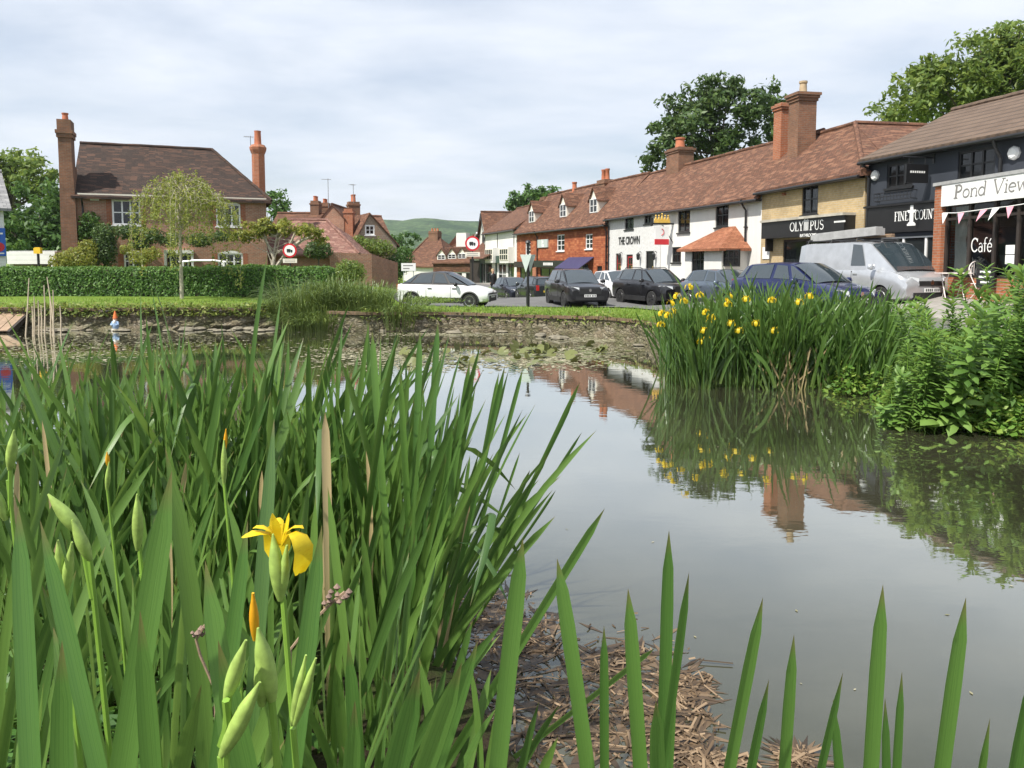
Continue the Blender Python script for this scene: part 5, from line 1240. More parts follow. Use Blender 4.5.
def petalmat():
    m, nt, p, o = newmat('yellow_petal')
    v = uvmap(nt, obj=True); c = ramp(nt, noise_n(nt, v, 45, 3), [(.3, (.80, .56, .012)), (.7, (.88, .70, .03))])
    c = mixc(nt, ramp(nt, noise_n(nt, uvmap(nt, (90, 90, 700), obj=True), 1.0, 3, .6), [(.58, (0, 0, 0)), (.72, (.4,) * 3)]), c, (.50, .24, .015))
    nt.links.new(c, p.inputs['Base Color']); p.inputs['Roughness'].default_value = .5
    t = N(nt, 'ShaderNodeBsdfTranslucent'); nt.links.new(c, t.inputs[0]); x = N(nt, 'ShaderNodeMixShader'); x.inputs[0].default_value = .4
    nt.links.new(p.outputs[0], x.inputs[1]); nt.links.new(t.outputs[0], x.inputs[2]); nt.links.new(x.outputs[0], o.inputs[0]); return m
M['petal'] = petalmat()
M['bud_yellow'] = plain('orange_yellow_bud', (.75, .36, .012), .5, .1, 30)
class BL:
    """collects leaf blades as numpy pieces"""
    def __init__(s): s.V = []; s.F = []; s.U = []; s.n = 0
    def blade(s, B, C, T, w, side, n=10, fold=.16, tip=.76, base=.72):
        B, C, T = (np.asarray(q, float) for q in (B, C, T)); t = np.linspace(0, 1, n + 1)[:, None]
        P = (1 - t) ** 2 * B + 2 * t * (1 - t) * C + t * t * T
        D = np.gradient(P, axis=0); D /= np.linalg.norm(D, axis=1)[:, None] + 1e-9
        sd_ = np.asarray(side, float); sd_ = sd_ - D * (D @ sd_)[:, None]; sd_ /= np.linalg.norm(sd_, axis=1)[:, None] + 1e-9
        nm = np.cross(D, sd_)
        tt = t[:, 0]; wd = np.where(tt < tip, base + (1 - base) * np.sin(tt / tip * math.pi / 2), (1 - np.clip((tt - tip) / (1 - tip), 0, 1) ** 2.6) ** .72)
        wd = (wd * w / 2)[:, None]
        a = P - sd_ * wd; b = P + nm * wd * fold * 2; c = P + sd_ * wd
        V = np.stack([a, b, c], 1).reshape(-1, 3); k = s.n
        i = np.arange(n)[:, None]
        F = np.concatenate([np.stack([k + 3 * i[:, 0] + j, k + 3 * i[:, 0] + j + 1, k + 3 * i[:, 0] + 4 + j, k + 3 * i[:, 0] + 3 + j], 1) for j in (0, 1)])
        U = np.stack([np.tile([0, .5, 1.0], n + 1), np.repeat(tt, 3)], 1)
        s.V.append(V); s.F.append(F); s.U.append(U); s.n += len(V)
    def build(s, name, mat, parent=None, origin=(0, 0, 0)):
        V = np.concatenate(s.V) - np.asarray(origin); o = fast_mesh(name, V, np.concatenate(s.F), mat, parent, smooth=True, uv=np.concatenate(s.U)); o.location = origin; return o
def fan(bl, base, n, length, az, w, rng, spread=.5, lean=(0, 0), droop=.12):
    """equitant fan of sword leaves: all in one upright plane whose direction is az"""
    d = np.array([math.cos(az), math.sin(az), 0.0]); q = np.array([-d[1], d[0], 0])
    for k in range(n):
        u = (k - (n - 1) / 2) / max(1, n / 2); a = u * spread + rng.normal(0, .07); L = length * (1 - .28 * abs(u)) * rng.uniform(.78, 1.04)
        B = np.asarray(base) + d * u * .05 + q * rng.normal(0, .015)
        up = np.array([0, 0, 1.0]) + np.array([lean[0], lean[1], 0])
        dirv = up * math.cos(a) + d * math.sin(a) + q * rng.normal(0, .09); dirv /= np.linalg.norm(dirv)
        T = B + dirv * L + (d * np.sign(u + .01) * abs(rng.normal(0, droop)) + q * rng.normal(0, droop * .6)) * L - np.array([0, 0, 1]) * L * .05
        C = B + dirv * L * .55
        if rng.random() < .09 and base[1] > 2.7:      # a leaf that has buckled over
            T = B + dirv * L * .62 + (d * rng.normal(0, .5) + q * rng.normal(0, .5)) * L * .6; C = B + dirv * L * 1.15
        sd_ = d * math.cos(rng.normal(0, .35)) + q * math.sin(rng.normal(0, .45)); bl.blade(B, C, T, w * rng.uniform(.7, 1.15), sd_)
def zrow(py, D, px=512):
    r = ray(px, py); return CAMZ + r.z * D / r.y
def petal_mesh(mb, az, prof, mi=0):
    """prof: (radius, height, half width, cup)"""
    d = Vector((math.cos(az), math.sin(az), 0)); q = Vector((-d.y, d.x, 0)); n = 6
    def P(i, j):
        r, z, hw, cup = prof[j]; u = (i / n - .5) * 2
        ruf = .0022 * math.sin(j * 1.9 + u * 3.0 + az * 5) * u * u * min(1, hw / .012)
        return d * (r + ruf) + q * (hw * u * (1 + .05 * math.sin(j * 2.7 + az))) + Vector((0, 0, z - cup * u * u + ruf))
    mb.grid(P, n, len(prof) - 1, mi)
def iris_flower(parent, loc, scale=1.0, rz=0.0, small=False):
    mb = MB()
    for k in range(3):
        a = k * 2 * math.pi / 3
        petal_mesh(mb, a, [(.004, .0, .004, 0), (.018, .022, .007, -.002), (.032, .030, .012, -.001), (.046, .026, .020, .003), (.057, .010, .024, .006), (.060, -.012, .023, .008), (.055, -.032, .014, .006), (.052, -.040, .004, .002)])
        petal_mesh(mb, a, [(.004, .004, .004, 0), (.016, .030, .006, .001), (.030, .040, .009, .002), (.040, .046, .007, .003), (.046, .052, .002, 0)])
        petal_mesh(mb, a + math.pi / 3, [(.003, .0, .003, 0), (.008, .022, .005, 0), (.014, .040, .006, .001), (.018, .050, .001, 0)])
    o = mb.build('flower', M['petal'], parent, smooth=60, loc=loc); o.scale = (scale,) * 3; o.rotation_euler = (0, 0, rz); return o
def hero_flower(parent, loc, s):
    mb = MB()
    drop = [(.004, .0, .004, 0), (.016, .020, .007, -.002), (.030, .028, .010, -.001), (.042, .024, .017, .003), (.050, .008, .022, .006), (.050, -.014, .021, .007), (.044, -.032, .012, .005), (.040, -.038, .003, .002)]
    out_ = [(.004, .0, .004, 0), (.016, .020, .006, -.001), (.030, .026, .009, .001), (.044, .027, .013, .005), (.054, .022, .010, .004), (.060, .018, .002, 0)]
    petal_mesh(mb, R(-28), drop); petal_mesh(mb, R(188), out_); petal_mesh(mb, R(112), drop)
    for a in (R(35), R(150), R(265)): petal_mesh(mb, a, [(.003, .004, .004, 0), (.008, .022, .006, .001), (.013, .036, .008, .002), (.015, .046, .006, .002), (.016, .052, .001, 0)])
    for a in (R(-10), R(190), R(110)): petal_mesh(mb, a, [(.003, .0, .003, 0), (.012, .026, .006, .001), (.026, .036, .008, .002), (.036, .036, .006, .002), (.042, .032, .001, 0)])
    o = mb.build('flower', M['petal'], parent, smooth=60, loc=loc); o.scale = (s,) * 3; return o
def spathe(parent, a, b, w, name='bud', mat='spathe'):
    a, b = Vector(a), Vector(b); mb = MB(); n = 7
    pts = [a.lerp(b, t / n) for t in range(n + 1)]; w = w * .76; rad = [w * max(.10, math.sin(math.pi * (.13 + .87 * t / n)) ** .9) for t in range(n + 1)]
    rad = [max(.0012, r) for r in rad]; mb.tube(pts, rad, 8); return mb.build(name, M[mat], parent, smooth=60)

# ---- the near iris bed
tip_x = [0, 90, 160, 205, 300, 350, 400, 440]; tip_y = [352, 345, 325, 306, 322, 330, 345, 385]
def iris_plant(base, n, L, az, w, rng, label, group, spread=.45, lean=(0, 0), mat='blade', droop=.12):
    bl = BL(); fan(bl, base, n, L, az, w, rng, spread, lean, droop); o = bl.build('iris_plant', M[mat], None, base); tag(o, label, 'iris', group); return o
GN = 'irises in the near bed'
def bed(count, D0, D1, p0, p1, rows, w, nl, seed, lab, fr=(0.0, 1.0)):
    rng = np.random.default_rng(seed)
    for k in range(count):
        D = rng.uniform(D0, D1); px = p0 + (p1 - p0) * ((k + rng.uniform(0, 1)) / count); X = (px - 512) / FPX * D
        zb = surf(X, D); tr = np.interp(px, tip_x, tip_y) + rng.uniform(*rows) ; zt = zrow(tr, D, px)
        L = max(.5, min(2.2, (zt - zb) * 1.13))
        iris_plant((X, D, zb - .03), int(rng.integers(nl[0], nl[1])), L, rng.normal(0, .7), w * rng.uniform(.85, 1.2), rng, lab, GN, .24, (rng.normal(.04, .10), rng.normal(0, .08)))
bed(130, 3.1, 5.3, -40, 430, (-40, 45), .029, (6, 9), 21, 'green sword leaved iris standing in the far ranks of the near bed')
bed(24, 2.0, 3.1, -60, 410, (40, 220), .028, (4, 7), 22, 'green sword leaved iris in the thick of the near bed')
bed(9, 1.15, 2.0, -80, 230, (110, 300), .029, (4, 7), 23, 'broad leaved iris in the front ranks of the near bed')
bed(11, 1.7, 2.7, 300, 478, (190, 320), .028, (4, 6), 29, 'shorter leaning iris at the litter side of the near bed', )
bed(3, .75, 1.05, -60, 300, (260, 420), .034, (3, 5), 24, 'broad leaved iris in the front ranks of the near bed')
# explicit blades: pixel base, pixel tip, distance of base and tip, width
def pix_plant(specs, label, mat='blade_lite', group=None):
    bl = BL(); org = None
    for (bx, by, bD, tx, ty, tD, w, bow) in specs:
        B = at(bx, by, bD); T = at(tx, ty, tD); g = surf(B.x, B.y)
        if B.z > g + .02:       # carry the leaf on down to the soil along its own line
            d = (B - T); k = (B.z - g + .03) / max(.02, -d.z) if d.z < -.02 else 0; B = B + d * min(k, 1.2)
            if B.z > g: B = Vector((B.x, B.y, g - .02))
        if org is None: org = (B.x, B.y, B.z)
        mid = (B + T) / 2; sv = Vector((1, 0, 0)); C = mid + Vector((bow, 0, abs(bow) * .4))
        dd = (T - B); nrm = Vector((dd.z, 0, -dd.x)); nrm = nrm / (nrm.length + 1e-6)
        side = nrm + Vector((0, .35, 0)) if abs(dd.z) > .1 * dd.length else Vector((0, 1, 0))
        bl.blade(B, C, T, w * .90, side, n=20, tip=.89, base=.92)
    o = bl.build('iris_plant', M[mat], None, org); tag(o, label, 'iris', group); return o
pix_plant([(470, 606, 4.5, 580, 382, 4.3, .034, .03), (466, 604, 4.5, 574, 398, 4.25, .028, .05), (462, 606, 4.45, 582, 432, 4.2, .022, .06), (472, 606, 4.5, 556, 490, 4.2, .020, .05), (458, 600, 4.5, 523, 368, 4.6, .032, .02), (455, 602, 4.5, 499, 372, 4.6, .030, .01),
           (450, 600, 4.4, 470, 455, 4.5, .026, .0), (462, 604, 4.4, 530, 470, 4.1, .034, .04), (452, 606, 4.3, 548, 455, 4.0, .030, .06), (468, 606, 4.5, 520, 452, 4.6, .02, 0)], 'iris clump leaning out over open water at the end of the near bed')
pix_plant([(430, 640, 3.4, 470, 300 + 60, 3.5, .034, .0), (420, 640, 3.3, 438, 250 + 70, 3.5, .034, .0), (440, 640, 3.5, 505, 345 + 20, 3.5, .03, .02), (410, 650, 3.2, 420, 330, 3.4, .034, 0), (425, 640, 3.3, 452, 420, 3.2, .03, .02), (400, 650, 3.2, 372, 330, 3.3, .034, -.03), (415, 640, 3.3, 400, 372, 3.2, .03, 0)],
          'tall iris fan whose leaf tips stand against the open water beside the leaning clump')
D1 = 1.15
pix_plant([(488, 790, 1.15, 523, 538, 1.2, .034, -.008)], 'single broad iris leaf standing upright in front of the floating reed litter')
pix_plant([(470, 640, 2.2, 605, 508, 2.3, .036, .0)], 'pale green iris leaf slanting up across the upright leaf before the litter') 
pix_plant([(460, 585, 3.3, 655, 648, 3.2, .036, .0)], 'bent iris leaf lying flat over the water above the litter')
pix_plant([(592, 790, 1.3, 557, 558, 1.35, .032, .03), (606, 790, 1.3, 604, 625, 1.3, .020, 0), (660, 790, 1.3, 658, 742, 1.3, .02, 0)], 'iris with one tall curved leaf and one short leaf in front of the litter')
pix_plant([(652, 800, 1.2, 628, 588, 1.25, .030, .0), (656, 800, 1.2, 669, 530, 1.2, .026, .012), (640, 790, 1.2, 689, 572, 1.1, .018, .02), (660, 780, 1.25, 675, 661, 1.25, .015, .01), (664, 800, 1.2, 656, 700, 1.1, .03, 0)], 'iris fan with a thin tip crossing behind, beside the reed litter')
pix_plant([(708, 800, 1.2, 763, 597, 1.2, .028, -.01), (720, 800, 1.15, 769, 679, 1.1, .020, -.006)], 'iris with a slanting leaf and a brown spotted shorter leaf at the pond edge')
pix_plant([(776, 800, 1.15, 794, 634, 1.15, .026, 0), (780, 800, 1.1, 843, 672, 1.05, .018, .0), (862, 800, 1.1, 833, 698, 1.1, .02, .01)], 'three spreading iris leaves at the lower edge of the pond')
pix_plant([(866, 820, 1.05, 883, 584, 1.1, .034, -.004), (893, 800, 1.1, 902, 671, 1.1, .020, 0), (905, 820, 1.05, 885, 697, 1.0, .018, -.01)], 'iris with one tall broad leaf tipped brown beside a narrow one')
pix_plant([(925, 830, 1.0, 966, 597, 1.05, .036, -.012)], 'broad pale iris leaf leaning towards the bush, apart from its neighbours')
pix_plant([(950, 820, 1.0, 990, 718, 1.0, .020, 0), (985, 820, .95, 1038, 655, .95, .036, -.01), (1010, 820, .95, 1060, 690, .95, .03, 0)], 'iris leaves crowding the corner nearest the camera')
# the largest leaves right in front
pix_plant([(70, 800, .75, 172, 470, .85, .030, -.02), (140, 800, .78, 40, 520, .9, .022, .03), (30, 800, .8, 18, 505, .95, .026, 0), (40, 820, .7, 62, 640, .72, .024, 0), (165, 830, .75, 140, 610, .75, .022, .0)], 'iris with the broadest leaves of all, right in front at the bed corner')
pix_plant([(262, 800, .78, 205, 560, .9, .028, .02), (245, 800, .8, 322, 525, .95, .026, .0), (185, 800, .85, 248, 520, 1.0, .022, -.02), (300, 800, .75, 218, 640, .75, .028, .02)], 'iris whose broad leaves cross below the open yellow flower')
pix_plant([(318, 775, .95, 462, 662, .9, .034, .02), (300, 790, .85, 420, 668, .8, .034, .02), (372, 800, 1.0, 348, 640, 1.0, .022, 0), (360, 790, 1.1, 478, 640, 1.15, .026, .03), (345, 800, .9, 355, 700, .85, .024, -.02)], 'iris leaning low over the litter beside the flowering stem')
pix_plant([(327, 520, 2.6, 325, 412, 2.6, .034, .005)], 'dead straw coloured iris leaf standing among green ones', 'blade_dead')
pix_plant([(448, 560, 3.6, 470, 505, 3.6, .022, .01), (440, 570, 3.6, 443, 510, 3.6, .03, 0)], 'withered pale leaf stubs at the foot of the leaning clump', 'blade_dead')
for k, (px, D, ty) in enumerate(((60, 3.4, 420), (118, 4.0, 400), (176, 3.2, 450), (214, 3.8, 415), (252, 3.3, 470), (288, 4.1, 405), (362, 3.4, 450), (391, 3.7, 470), (20, 3.0, 460), (150, 2.4, 520), (335, 2.8, 520), (412, 3.6, 500))):
    B = at(px, 560, D); B.z = surf(B.x, B.y); T = at(px + (17 * k) % 40 - 18, ty, D - .1); bl = BL(); C = (B + T) / 2 + Vector((.06 * math.sin(k * 2.3), 0, .25)); bl.blade(np.array(B) * 0, C - B, T - B, .02, (1, .4 * math.sin(k), 0), n=10)
    o = bl.build('iris_leaf', M['blade_dead'], None); o.location = B; tag(o, 'dry straw brown dead leaf caught among the green irises of the near bed', 'leaf', 'dead leaves in the near bed')
def bud_stem(specs, label, px, base_py, D, name='iris_flower_stem', group=None):
    """a flowering stalk: thin stem with sheaths and buds; specs: (kind, pixel foot, pixel tip, width)"""
    F = at(px[0], px[1], D); g = surf(F.x, F.y - .0); B = Vector((F.x + .03, F.y + .02, g - .02))
    t = empty(name, B, 0, label, 'iris', group)
    mb = MB(); pts = [B.lerp(F, k / 8) - B + Vector((.010 * math.sin(math.pi * k / 8), 0, 0)) for k in range(9)]; mb.tube(pts, [.0055 - .002 * k / 8 for k in range(9)], 7); mb.build('stem', M['stem'], t, smooth=50)
    for kind, fx, fy, tx, ty, w in specs:
        a = at(fx, fy, D) - B; b_ = at(tx, ty, D - .01) - B
        if kind == 'bud':
            spathe(t, a, b_, w); f_ = F - B
            if (a - f_).length > .012: lk = MB(); lo_ = f_ * (1 - min(.25, .05 / f_.length)); lk.tube([lo_, lo_.lerp(a, .6) + (b_ - a) * .02, a + (b_ - a) * .12], [.0042, .0038, .0034], 6); lk.build('branch', M['stem'], t, smooth=50)
        elif kind == 'yellow': spathe(t, a, b_, w, 'flower_bud', 'bud_yellow')
        elif kind == 'branch':
            mb = MB(); mb.tube([a, a.lerp(b_, .5) + Vector((.004, 0, 0)), b_], [.0045, .004, .0035], 6); mb.build('branch', M['stem'], t, smooth=50)
    return t
t = bud_stem([('bud', 281, 600, 273, 534, .0125), ('bud', 281, 598, 287, 545, .009)], 'iris stalk bearing the one open yellow flower close to the camera', (283, 596), 700, .86)
fl = hero_flower(t, at(280, 546, .855) - t.location, .70)
bud_stem([('bud', 272, 700, 258, 628, .0125), ('yellow', 255, 640, 253, 593, .006), ('bud', 262, 705, 262, 645, .010)], 'iris stalk with an orange tipped bud beside the open flower', (272, 700), 760, .68)
bud_stem([('bud', 226, 700, 246, 640, .009), ('branch', 222, 745, 226, 700, 0), ('bud', 222, 755, 260, 682, .011)], 'iris stalk with two pale swelling sheaths below the orange tipped bud', (221, 756), 790, .66)
bud_stem([('bud', 294, 725, 316, 658, .008), ('bud', 292, 725, 306, 655, .007)], 'iris stalk with a pair of narrow sheaths under the open flower', (293, 728), 790, .80)
bud_stem([('bud', 138, 550, 137, 494, .012), ('bud', 147, 590, 152, 560, .009)], 'iris stalk with a fat green bud left of the open flower', (139, 545), 700, 1.25)
bud_stem([('bud', 224, 484, 224, 440, .010), ('yellow', 225, 450, 226, 429, .006)], 'slender iris stalk whose bud shows a yellow tip among far leaves', (224, 482), 640, 1.75)
bud_stem([('bud', 107, 490, 109, 462, .010), ('yellow', 108, 466, 107, 452, .008)], 'iris stalk with an orange bud between the two broad leaf fans', (107, 488), 640, 2.1)
bud_stem([('bud', 82, 535, 48, 494, .012), ('bud', 90, 560, 72, 520, .010)], 'iris stalk with a pale sheath bent over to one side', (90, 560), 700, .95)
bud_stem([('bud', 62, 600, 58, 540, .010), ('bud', 64, 598, 72, 542, .009)], 'iris stalk with two upright sheaths at the bed corner', (63, 602), 740, .92)
bud_stem([('bud', 10, 470, 14, 430, .012), ('bud', 6, 520, -10, 480, .012)], 'iris stalk with green sheaths at the very edge of the picture', (8, 480), 740, 1.3)
# dry seed-headed weed stalks
def weed(label, pts, D, nb=14, seed=1):
    P = [at(x, y, D) for x, y in pts]; g = surf(P[0].x, P[0].y); P = [Vector((P[0].x - .02, P[0].y, g - .02))] + P
    t = empty('dry_weed', P[0], 0, label, 'weed'); mb = MB(); mb.tube([p - P[0] for p in P], [.0022] * len(P), 5); mb.build('stem', M['wood'], t)
    rr = random.Random(seed); mb = MB(); a, b_ = P[-2] - P[0], P[-1] - P[0]
    for k in range(nb):
        q = a.lerp(b_, rr.random()) + Vector((rr.gauss(0, .006), rr.gauss(0, .006), rr.gauss(0, .006))); r = rr.uniform(.003, .006); mb.lathe([(.0005, -r), (r, 0), (.0005, r)], q, 6)
    mb.build('seed_head', plain('dry_seeds', (.22, .15, .12), .9, .3, 40), t)
weed('thin dry weed stalk with dark seed heads leaning beside the open flower', [(290, 650), (312, 622), (335, 600), (345, 592)], 1.0)
weed('thin dry weed stalk with seed heads hanging among the leaves below', [(215, 690), (200, 655), (196, 640), (205, 625)], 1.15, 10, 4)

# low weeds on the near bank
def quads(C, Nn, size, rng, elong=1.6, jitter=.5):
    """leaf quads: centres, facing, size"""
    n = len(C); a = np.cross(Nn, rng.normal(size=(n, 3))); a /= np.linalg.norm(a, axis=1)[:, None] + 1e-9; b = np.cross(Nn, a); b /= np.linalg.norm(b, axis=1)[:, None] + 1e-9
    s = (size * rng.uniform(1 - jitter, 1 + jitter, n))[:, None]
    V = np.stack([C - a * s * elong * .5, C + b * s * .32 + a * s * .05, C + a * s * elong * .5, C - b * s * .32 + a * s * .05], 1).reshape(-1, 3)
    return V, np.arange(4 * n).reshape(-1, 4)
M['leaf_weed'] = leafmat('low_weed_leaves', (.035, .10, .015), (.07, .17, .03), (.12, .24, .05))
rng = np.random.default_rng(5); C = []
while len(C) < 4600:
    D = rng.uniform(.9, 4.6); px = rng.uniform(-60, 500); X = (px - 512) / FPX * D
    if in_pond(X, D): continue
    C.append((X, D, surf(X, D) + abs(rng.normal(0, .08)) + .01))
C = np.array(C); Nn = rng.normal(size=C.shape) * .5 + [0, 0, 1.0]; V, F = quads(C, Nn, .055, rng, 1.5)
tag(fast_mesh('undergrowth', V, F, M['leaf_weed']), kind='stuff')
# reed litter afloat
M['litter'] = leafmat('reed_litter', (.05, .034, .020), (.14, .092, .053), (.30, .215, .135), .7, .05)
rng = np.random.default_rng(8); Vs = []; Fs = []; n = 0
litter_c = [(525, 640, 26, 30), (560, 690, 50, 40), (625, 665, 35, 22), (680, 690, 24, 18), (560, 740, 70, 30), (640, 720, 40, 28), (715, 765, 30, 10), (795, 758, 12, 5), (500, 660, 26, 40), (470, 610, 24, 20), (675, 740, 30, 18)]
for k in range(1300):
    c = litter_c[rng.integers(len(litter_c))]; p = atz(rng.normal(c[0], c[2] * .7), rng.normal(c[1], c[3] * .7), WZ)
    a = rng.uniform(0, math.pi); L = min(.28, .010 + .040 * float(rng.lognormal(0, .95))); w = rng.uniform(.0015, .008); z = WZ + rng.uniform(.002, .02)
    d = np.array([math.cos(a), math.sin(a), rng.normal(0, .08)]); q = np.array([-math.sin(a), math.cos(a), 0]); c0 = np.array([p.x, p.y, z]); h = np.array([0, 0, w * .8])
    V = np.array([c0 - d * L / 2 - q * w, c0 - d * L / 2 + h, c0 - d * L / 2 + q * w, c0 + d * L / 2 - q * w, c0 + d * L / 2 + h, c0 + d * L / 2 + q * w]); Vs.append(V)
    Fs += [(n, n + 1, n + 4, n + 3), (n + 1, n + 2, n + 5, n + 4)]; n += 6
Cw = []
for k in range(900):
    c = litter_c[rng.integers(len(litter_c))]; p = atz(rng.normal(c[0], c[2] * .66), rng.normal(c[1], c[3] * .66), WZ); Cw.append((p.x, p.y, WZ + .0015 + .002 * rng.random()))
Vq, Fq = quads(np.array(Cw), np.tile([0, 0, 1.0], (900, 1)), .05, rng, 4.5, .7); Fs = Fs + [tuple(int(i) + n for i in f) for f in Fq]; Vs.append(Vq)
mi_ = [0] * (len(Fs) - 900) + [1] * 900
M['wet_litter'] = leafmat('wet_dead_leaves', (.030, .022, .014), (.075, .05, .03), (.16, .11, .065), .45, .0)
tag(fast_mesh('reed_litter', np.concatenate(Vs), Fs, [M['litter'], M['wet_litter']], mi=mi_), kind='stuff')

# ---- iris clump across the water
rng = np.random.default_rng(31); protos = []
for k in range(9):
    bl = BL(); fan(bl, (0, 0, 0), 7, 1.75, rng.uniform(0, 3.1), .036, rng, .34, (0, 0), .10)
    for q in range(2): fan(bl, (rng.normal(0, .1), rng.normal(0, .1), 0), 5, rng.uniform(1.2, 1.7), rng.uniform(0, 3.1), .034, rng, .4, (0, 0), .14)
    protos.append(bl.build('iris_plant', M['blade_far'], None))
GF = 'irises in the clump across the pond'
ct_x = [660, 680, 700, 740, 780, 820, 860, 890, 910]; ct_y = [292, 281, 272, 266, 269, 271, 277, 290, 308]
first = {}
for k in range(120):
    px = 672 + 232 * ((k * .618034) % 1.0); D = rng.uniform(13.9, 16.4) - (px - 672) / 232 * .5; X = (px - 512) / FPX * D
    pi = int(rng.integers(len(protos))); src = protos[pi]
    zb = max(surf(X, D), WZ - .1) - .02; zt = zrow(np.interp(px, ct_x, ct_y) + rng.uniform(-3, 16), D, px)
    if pi in first: o = src.copy(); COL.objects.link(o)
    else: o = src; first[pi] = 1
    s = (zt - zb) / 1.65; o.location = (X, D, zb); o.scale = (s * 1.1, s * 1.1, s); o.rotation_euler = (rng.normal(0, .05), rng.normal(0, .05) + (-.16 if px < 700 else .1 if px > 880 else 0), rng.uniform(0, 6.28))
    tag(o, 'dark green iris in the tall clump across the pond', 'iris', GF)
M['far_stem'] = plain('dark_iris_stem', (.06, .13, .028), .5, .15, 20)
blooms = [(689, 288), (684, 302), (700, 296), (677, 297), (671, 304), (673, 312), (662, 314), (661, 325), (729, 297), (726, 302), (706, 313), (711, 318), (710, 322), (731, 324), (735, 326), (739, 331), (756, 324), (704, 331), (707, 339), (701, 342), (746, 300), (772, 301), (799, 303), (809, 297), (774, 331), (668, 316), (728, 305)]
tb = None
for k, (px, py) in enumerate(blooms):
    D = rng.uniform(13.55, 14.2); p = at(px, py, D); zb = max(surf(p.x, p.y), WZ - .1); 
    if tb is None:
        tb = empty('flowering_iris', (0, 0, 0)); mb = MB(); mb.tube([(0, 0, -1.9), (.02, 0, -.9), (0, 0, 0)], [.007, .006, .005], 5); mb.build('stem', M['far_stem'], tb)
        iris_flower(tb, (0, 0, .02), 1.35, .3); o = tb
    else: o = copy_tree(tb)
    o.location = p; o.rotation_euler = (0, 0, rng.uniform(0, 6.28)); o.scale = (1, 1, (p.z - zb) / 1.9); 
    for c in o.children:
        if c.name.startswith('flower'): c.scale = (1.25, 1.25, 1.25 * 1.9 / (p.z - zb))
    tag(o, 'yellow iris in full bloom in the clump across the pond', 'iris', 'yellow blooms in the clump across the pond')
# dead stalks and bent pale leaves at the foot of the clump
bl = BL()
for k in range(46):
    px = rng.normal(792, 16); D = 13.7 + rng.uniform(0, .3); B = np.array(at(px, 384, D)); B[2] = WZ - .05; a = rng.uniform(0, 6.28); L = rng.uniform(.3, .9)
    T = B + [rng.normal(0, .18) * L * 2, -abs(rng.normal(0, .1)), L]; bl.blade(B, (B + T) / 2 + [rng.normal(0, .06), 0, .1], T, .03, (1, 0, 0), n=6)
tag(bl.build('dead_stalk_tuft', M['blade_dead']), 'tuft of pale dead stalks at the foot of the iris clump', 'dead stalks')
for (b0, c0, t0, lab) in (((858, 388), (850, 300), (905, 345), 'long pale leaf arching out of the iris clump towards the bush'), ((775, 388), (768, 360), (752, 352), 'pale leaf bent over the water in front of the iris clump'), ((720, 384), (726, 360), (735, 352), 'short pale leaf folded over at the dark side of the iris clump'), ((855, 396), (859, 370), (859, 344), 'pale upright leaf standing in the water at the clump end')):
    bl = BL(); P = [at(q[0], q[1], 13.4) for q in (b0, c0, t0)]; bl.blade(P[0], P[1], P[2], .07, (.3, 1, 0) if 'arch' in lab else (1, .2, 0), n=10); tag(bl.build('iris_leaf', M['blade'], None), lab, 'leaf')

# ---- leafy willowherb bank
M['leaf_willow'] = leafmat('willowherb_leaves', (.070, .150, .028), (.130, .240, .046), (.210, .335, .08), .5, .35)
M['leaf_cress'] = leafmat('marsh_leaves', (.06, .15, .02), (.13, .25, .04), (.26, .36, .07), .5, .35)
def willow(seed, hgt, wide=.26, gap=.026, long=1.0):
    rr = np.random.default_rng(seed); bl = BL(); n = int(hgt / gap)
    for k in range(n):
        t = k / n; z = hgt * (.12 + .88 * t); 
        for j in range(2):
            a = k * 1.57 + j * math.pi + rr.normal(0, .4); L = (.20 - .07 * t) * rr.uniform(.55, 1.35) * long; up = .25 + .75 * t ** 3
            d = np.array([math.cos(a), math.sin(a), 0]); B = np.array([.03 * math.sin(t * 3), 0, z]); T = B + d * L * .92 + [0, 0, L * (up - .35)]; C = B + d * L * .5 + [0, 0, L * up * .5]
            bl.blade(B, C, T, L * wide * rr.uniform(.8, 1.2), (-d[1], d[0], 0), n=3, tip=.4, base=.4)
    o = bl.build('willowherb', M['leaf_willow'], None)
    mb = MB(); mb.tube([(.03 * math.sin(t * .3), 0, hgt * t / 10) for t in range(11)], .006, 5); mb.build('stem', M['stem'], o)
    return o
wp_ = [willow(50 + k, 1.45) for k in range(4)] + [willow(60, 1.45, .36, .036, 1.15), willow(61, 1.45, .40, .045, 1.3)]; used = set()
bt_x = [880, 900, 920, 945, 975, 1000, 1024, 1100]; bt_y = [352, 330, 300, 280, 268, 258, 252, 240]
rng = np.random.default_rng(77)
for k in range(135):
    px = 893 + 215 * ((k * .618034) % 1.0); D = rng.uniform(10.2, 12.8); X = (px - 512) / FPX * D
    src = wp_[k % 6]; zb = max(surf(X, D), WZ - .05) - .02; zt = zrow(np.interp(px, bt_x, bt_y) + rng.uniform(-6, 60) + (12.8 - D) * 9, D, px); s = max(.3, (zt - zb) / 1.45)
    if k < 6: o = src
    else: o = copy_tree(src)
    o.location = (X, D, zb); o.scale = (max(.75, s), max(.75, s), s); o.rotation_euler = (rng.normal(0, .2), rng.normal(-.05, .2), rng.uniform(0, 6.28))
    tag(o, 'tall leafy willowherb stem in the bright green thicket on the near bank', 'willowherb', 'willowherb stems of the thicket')
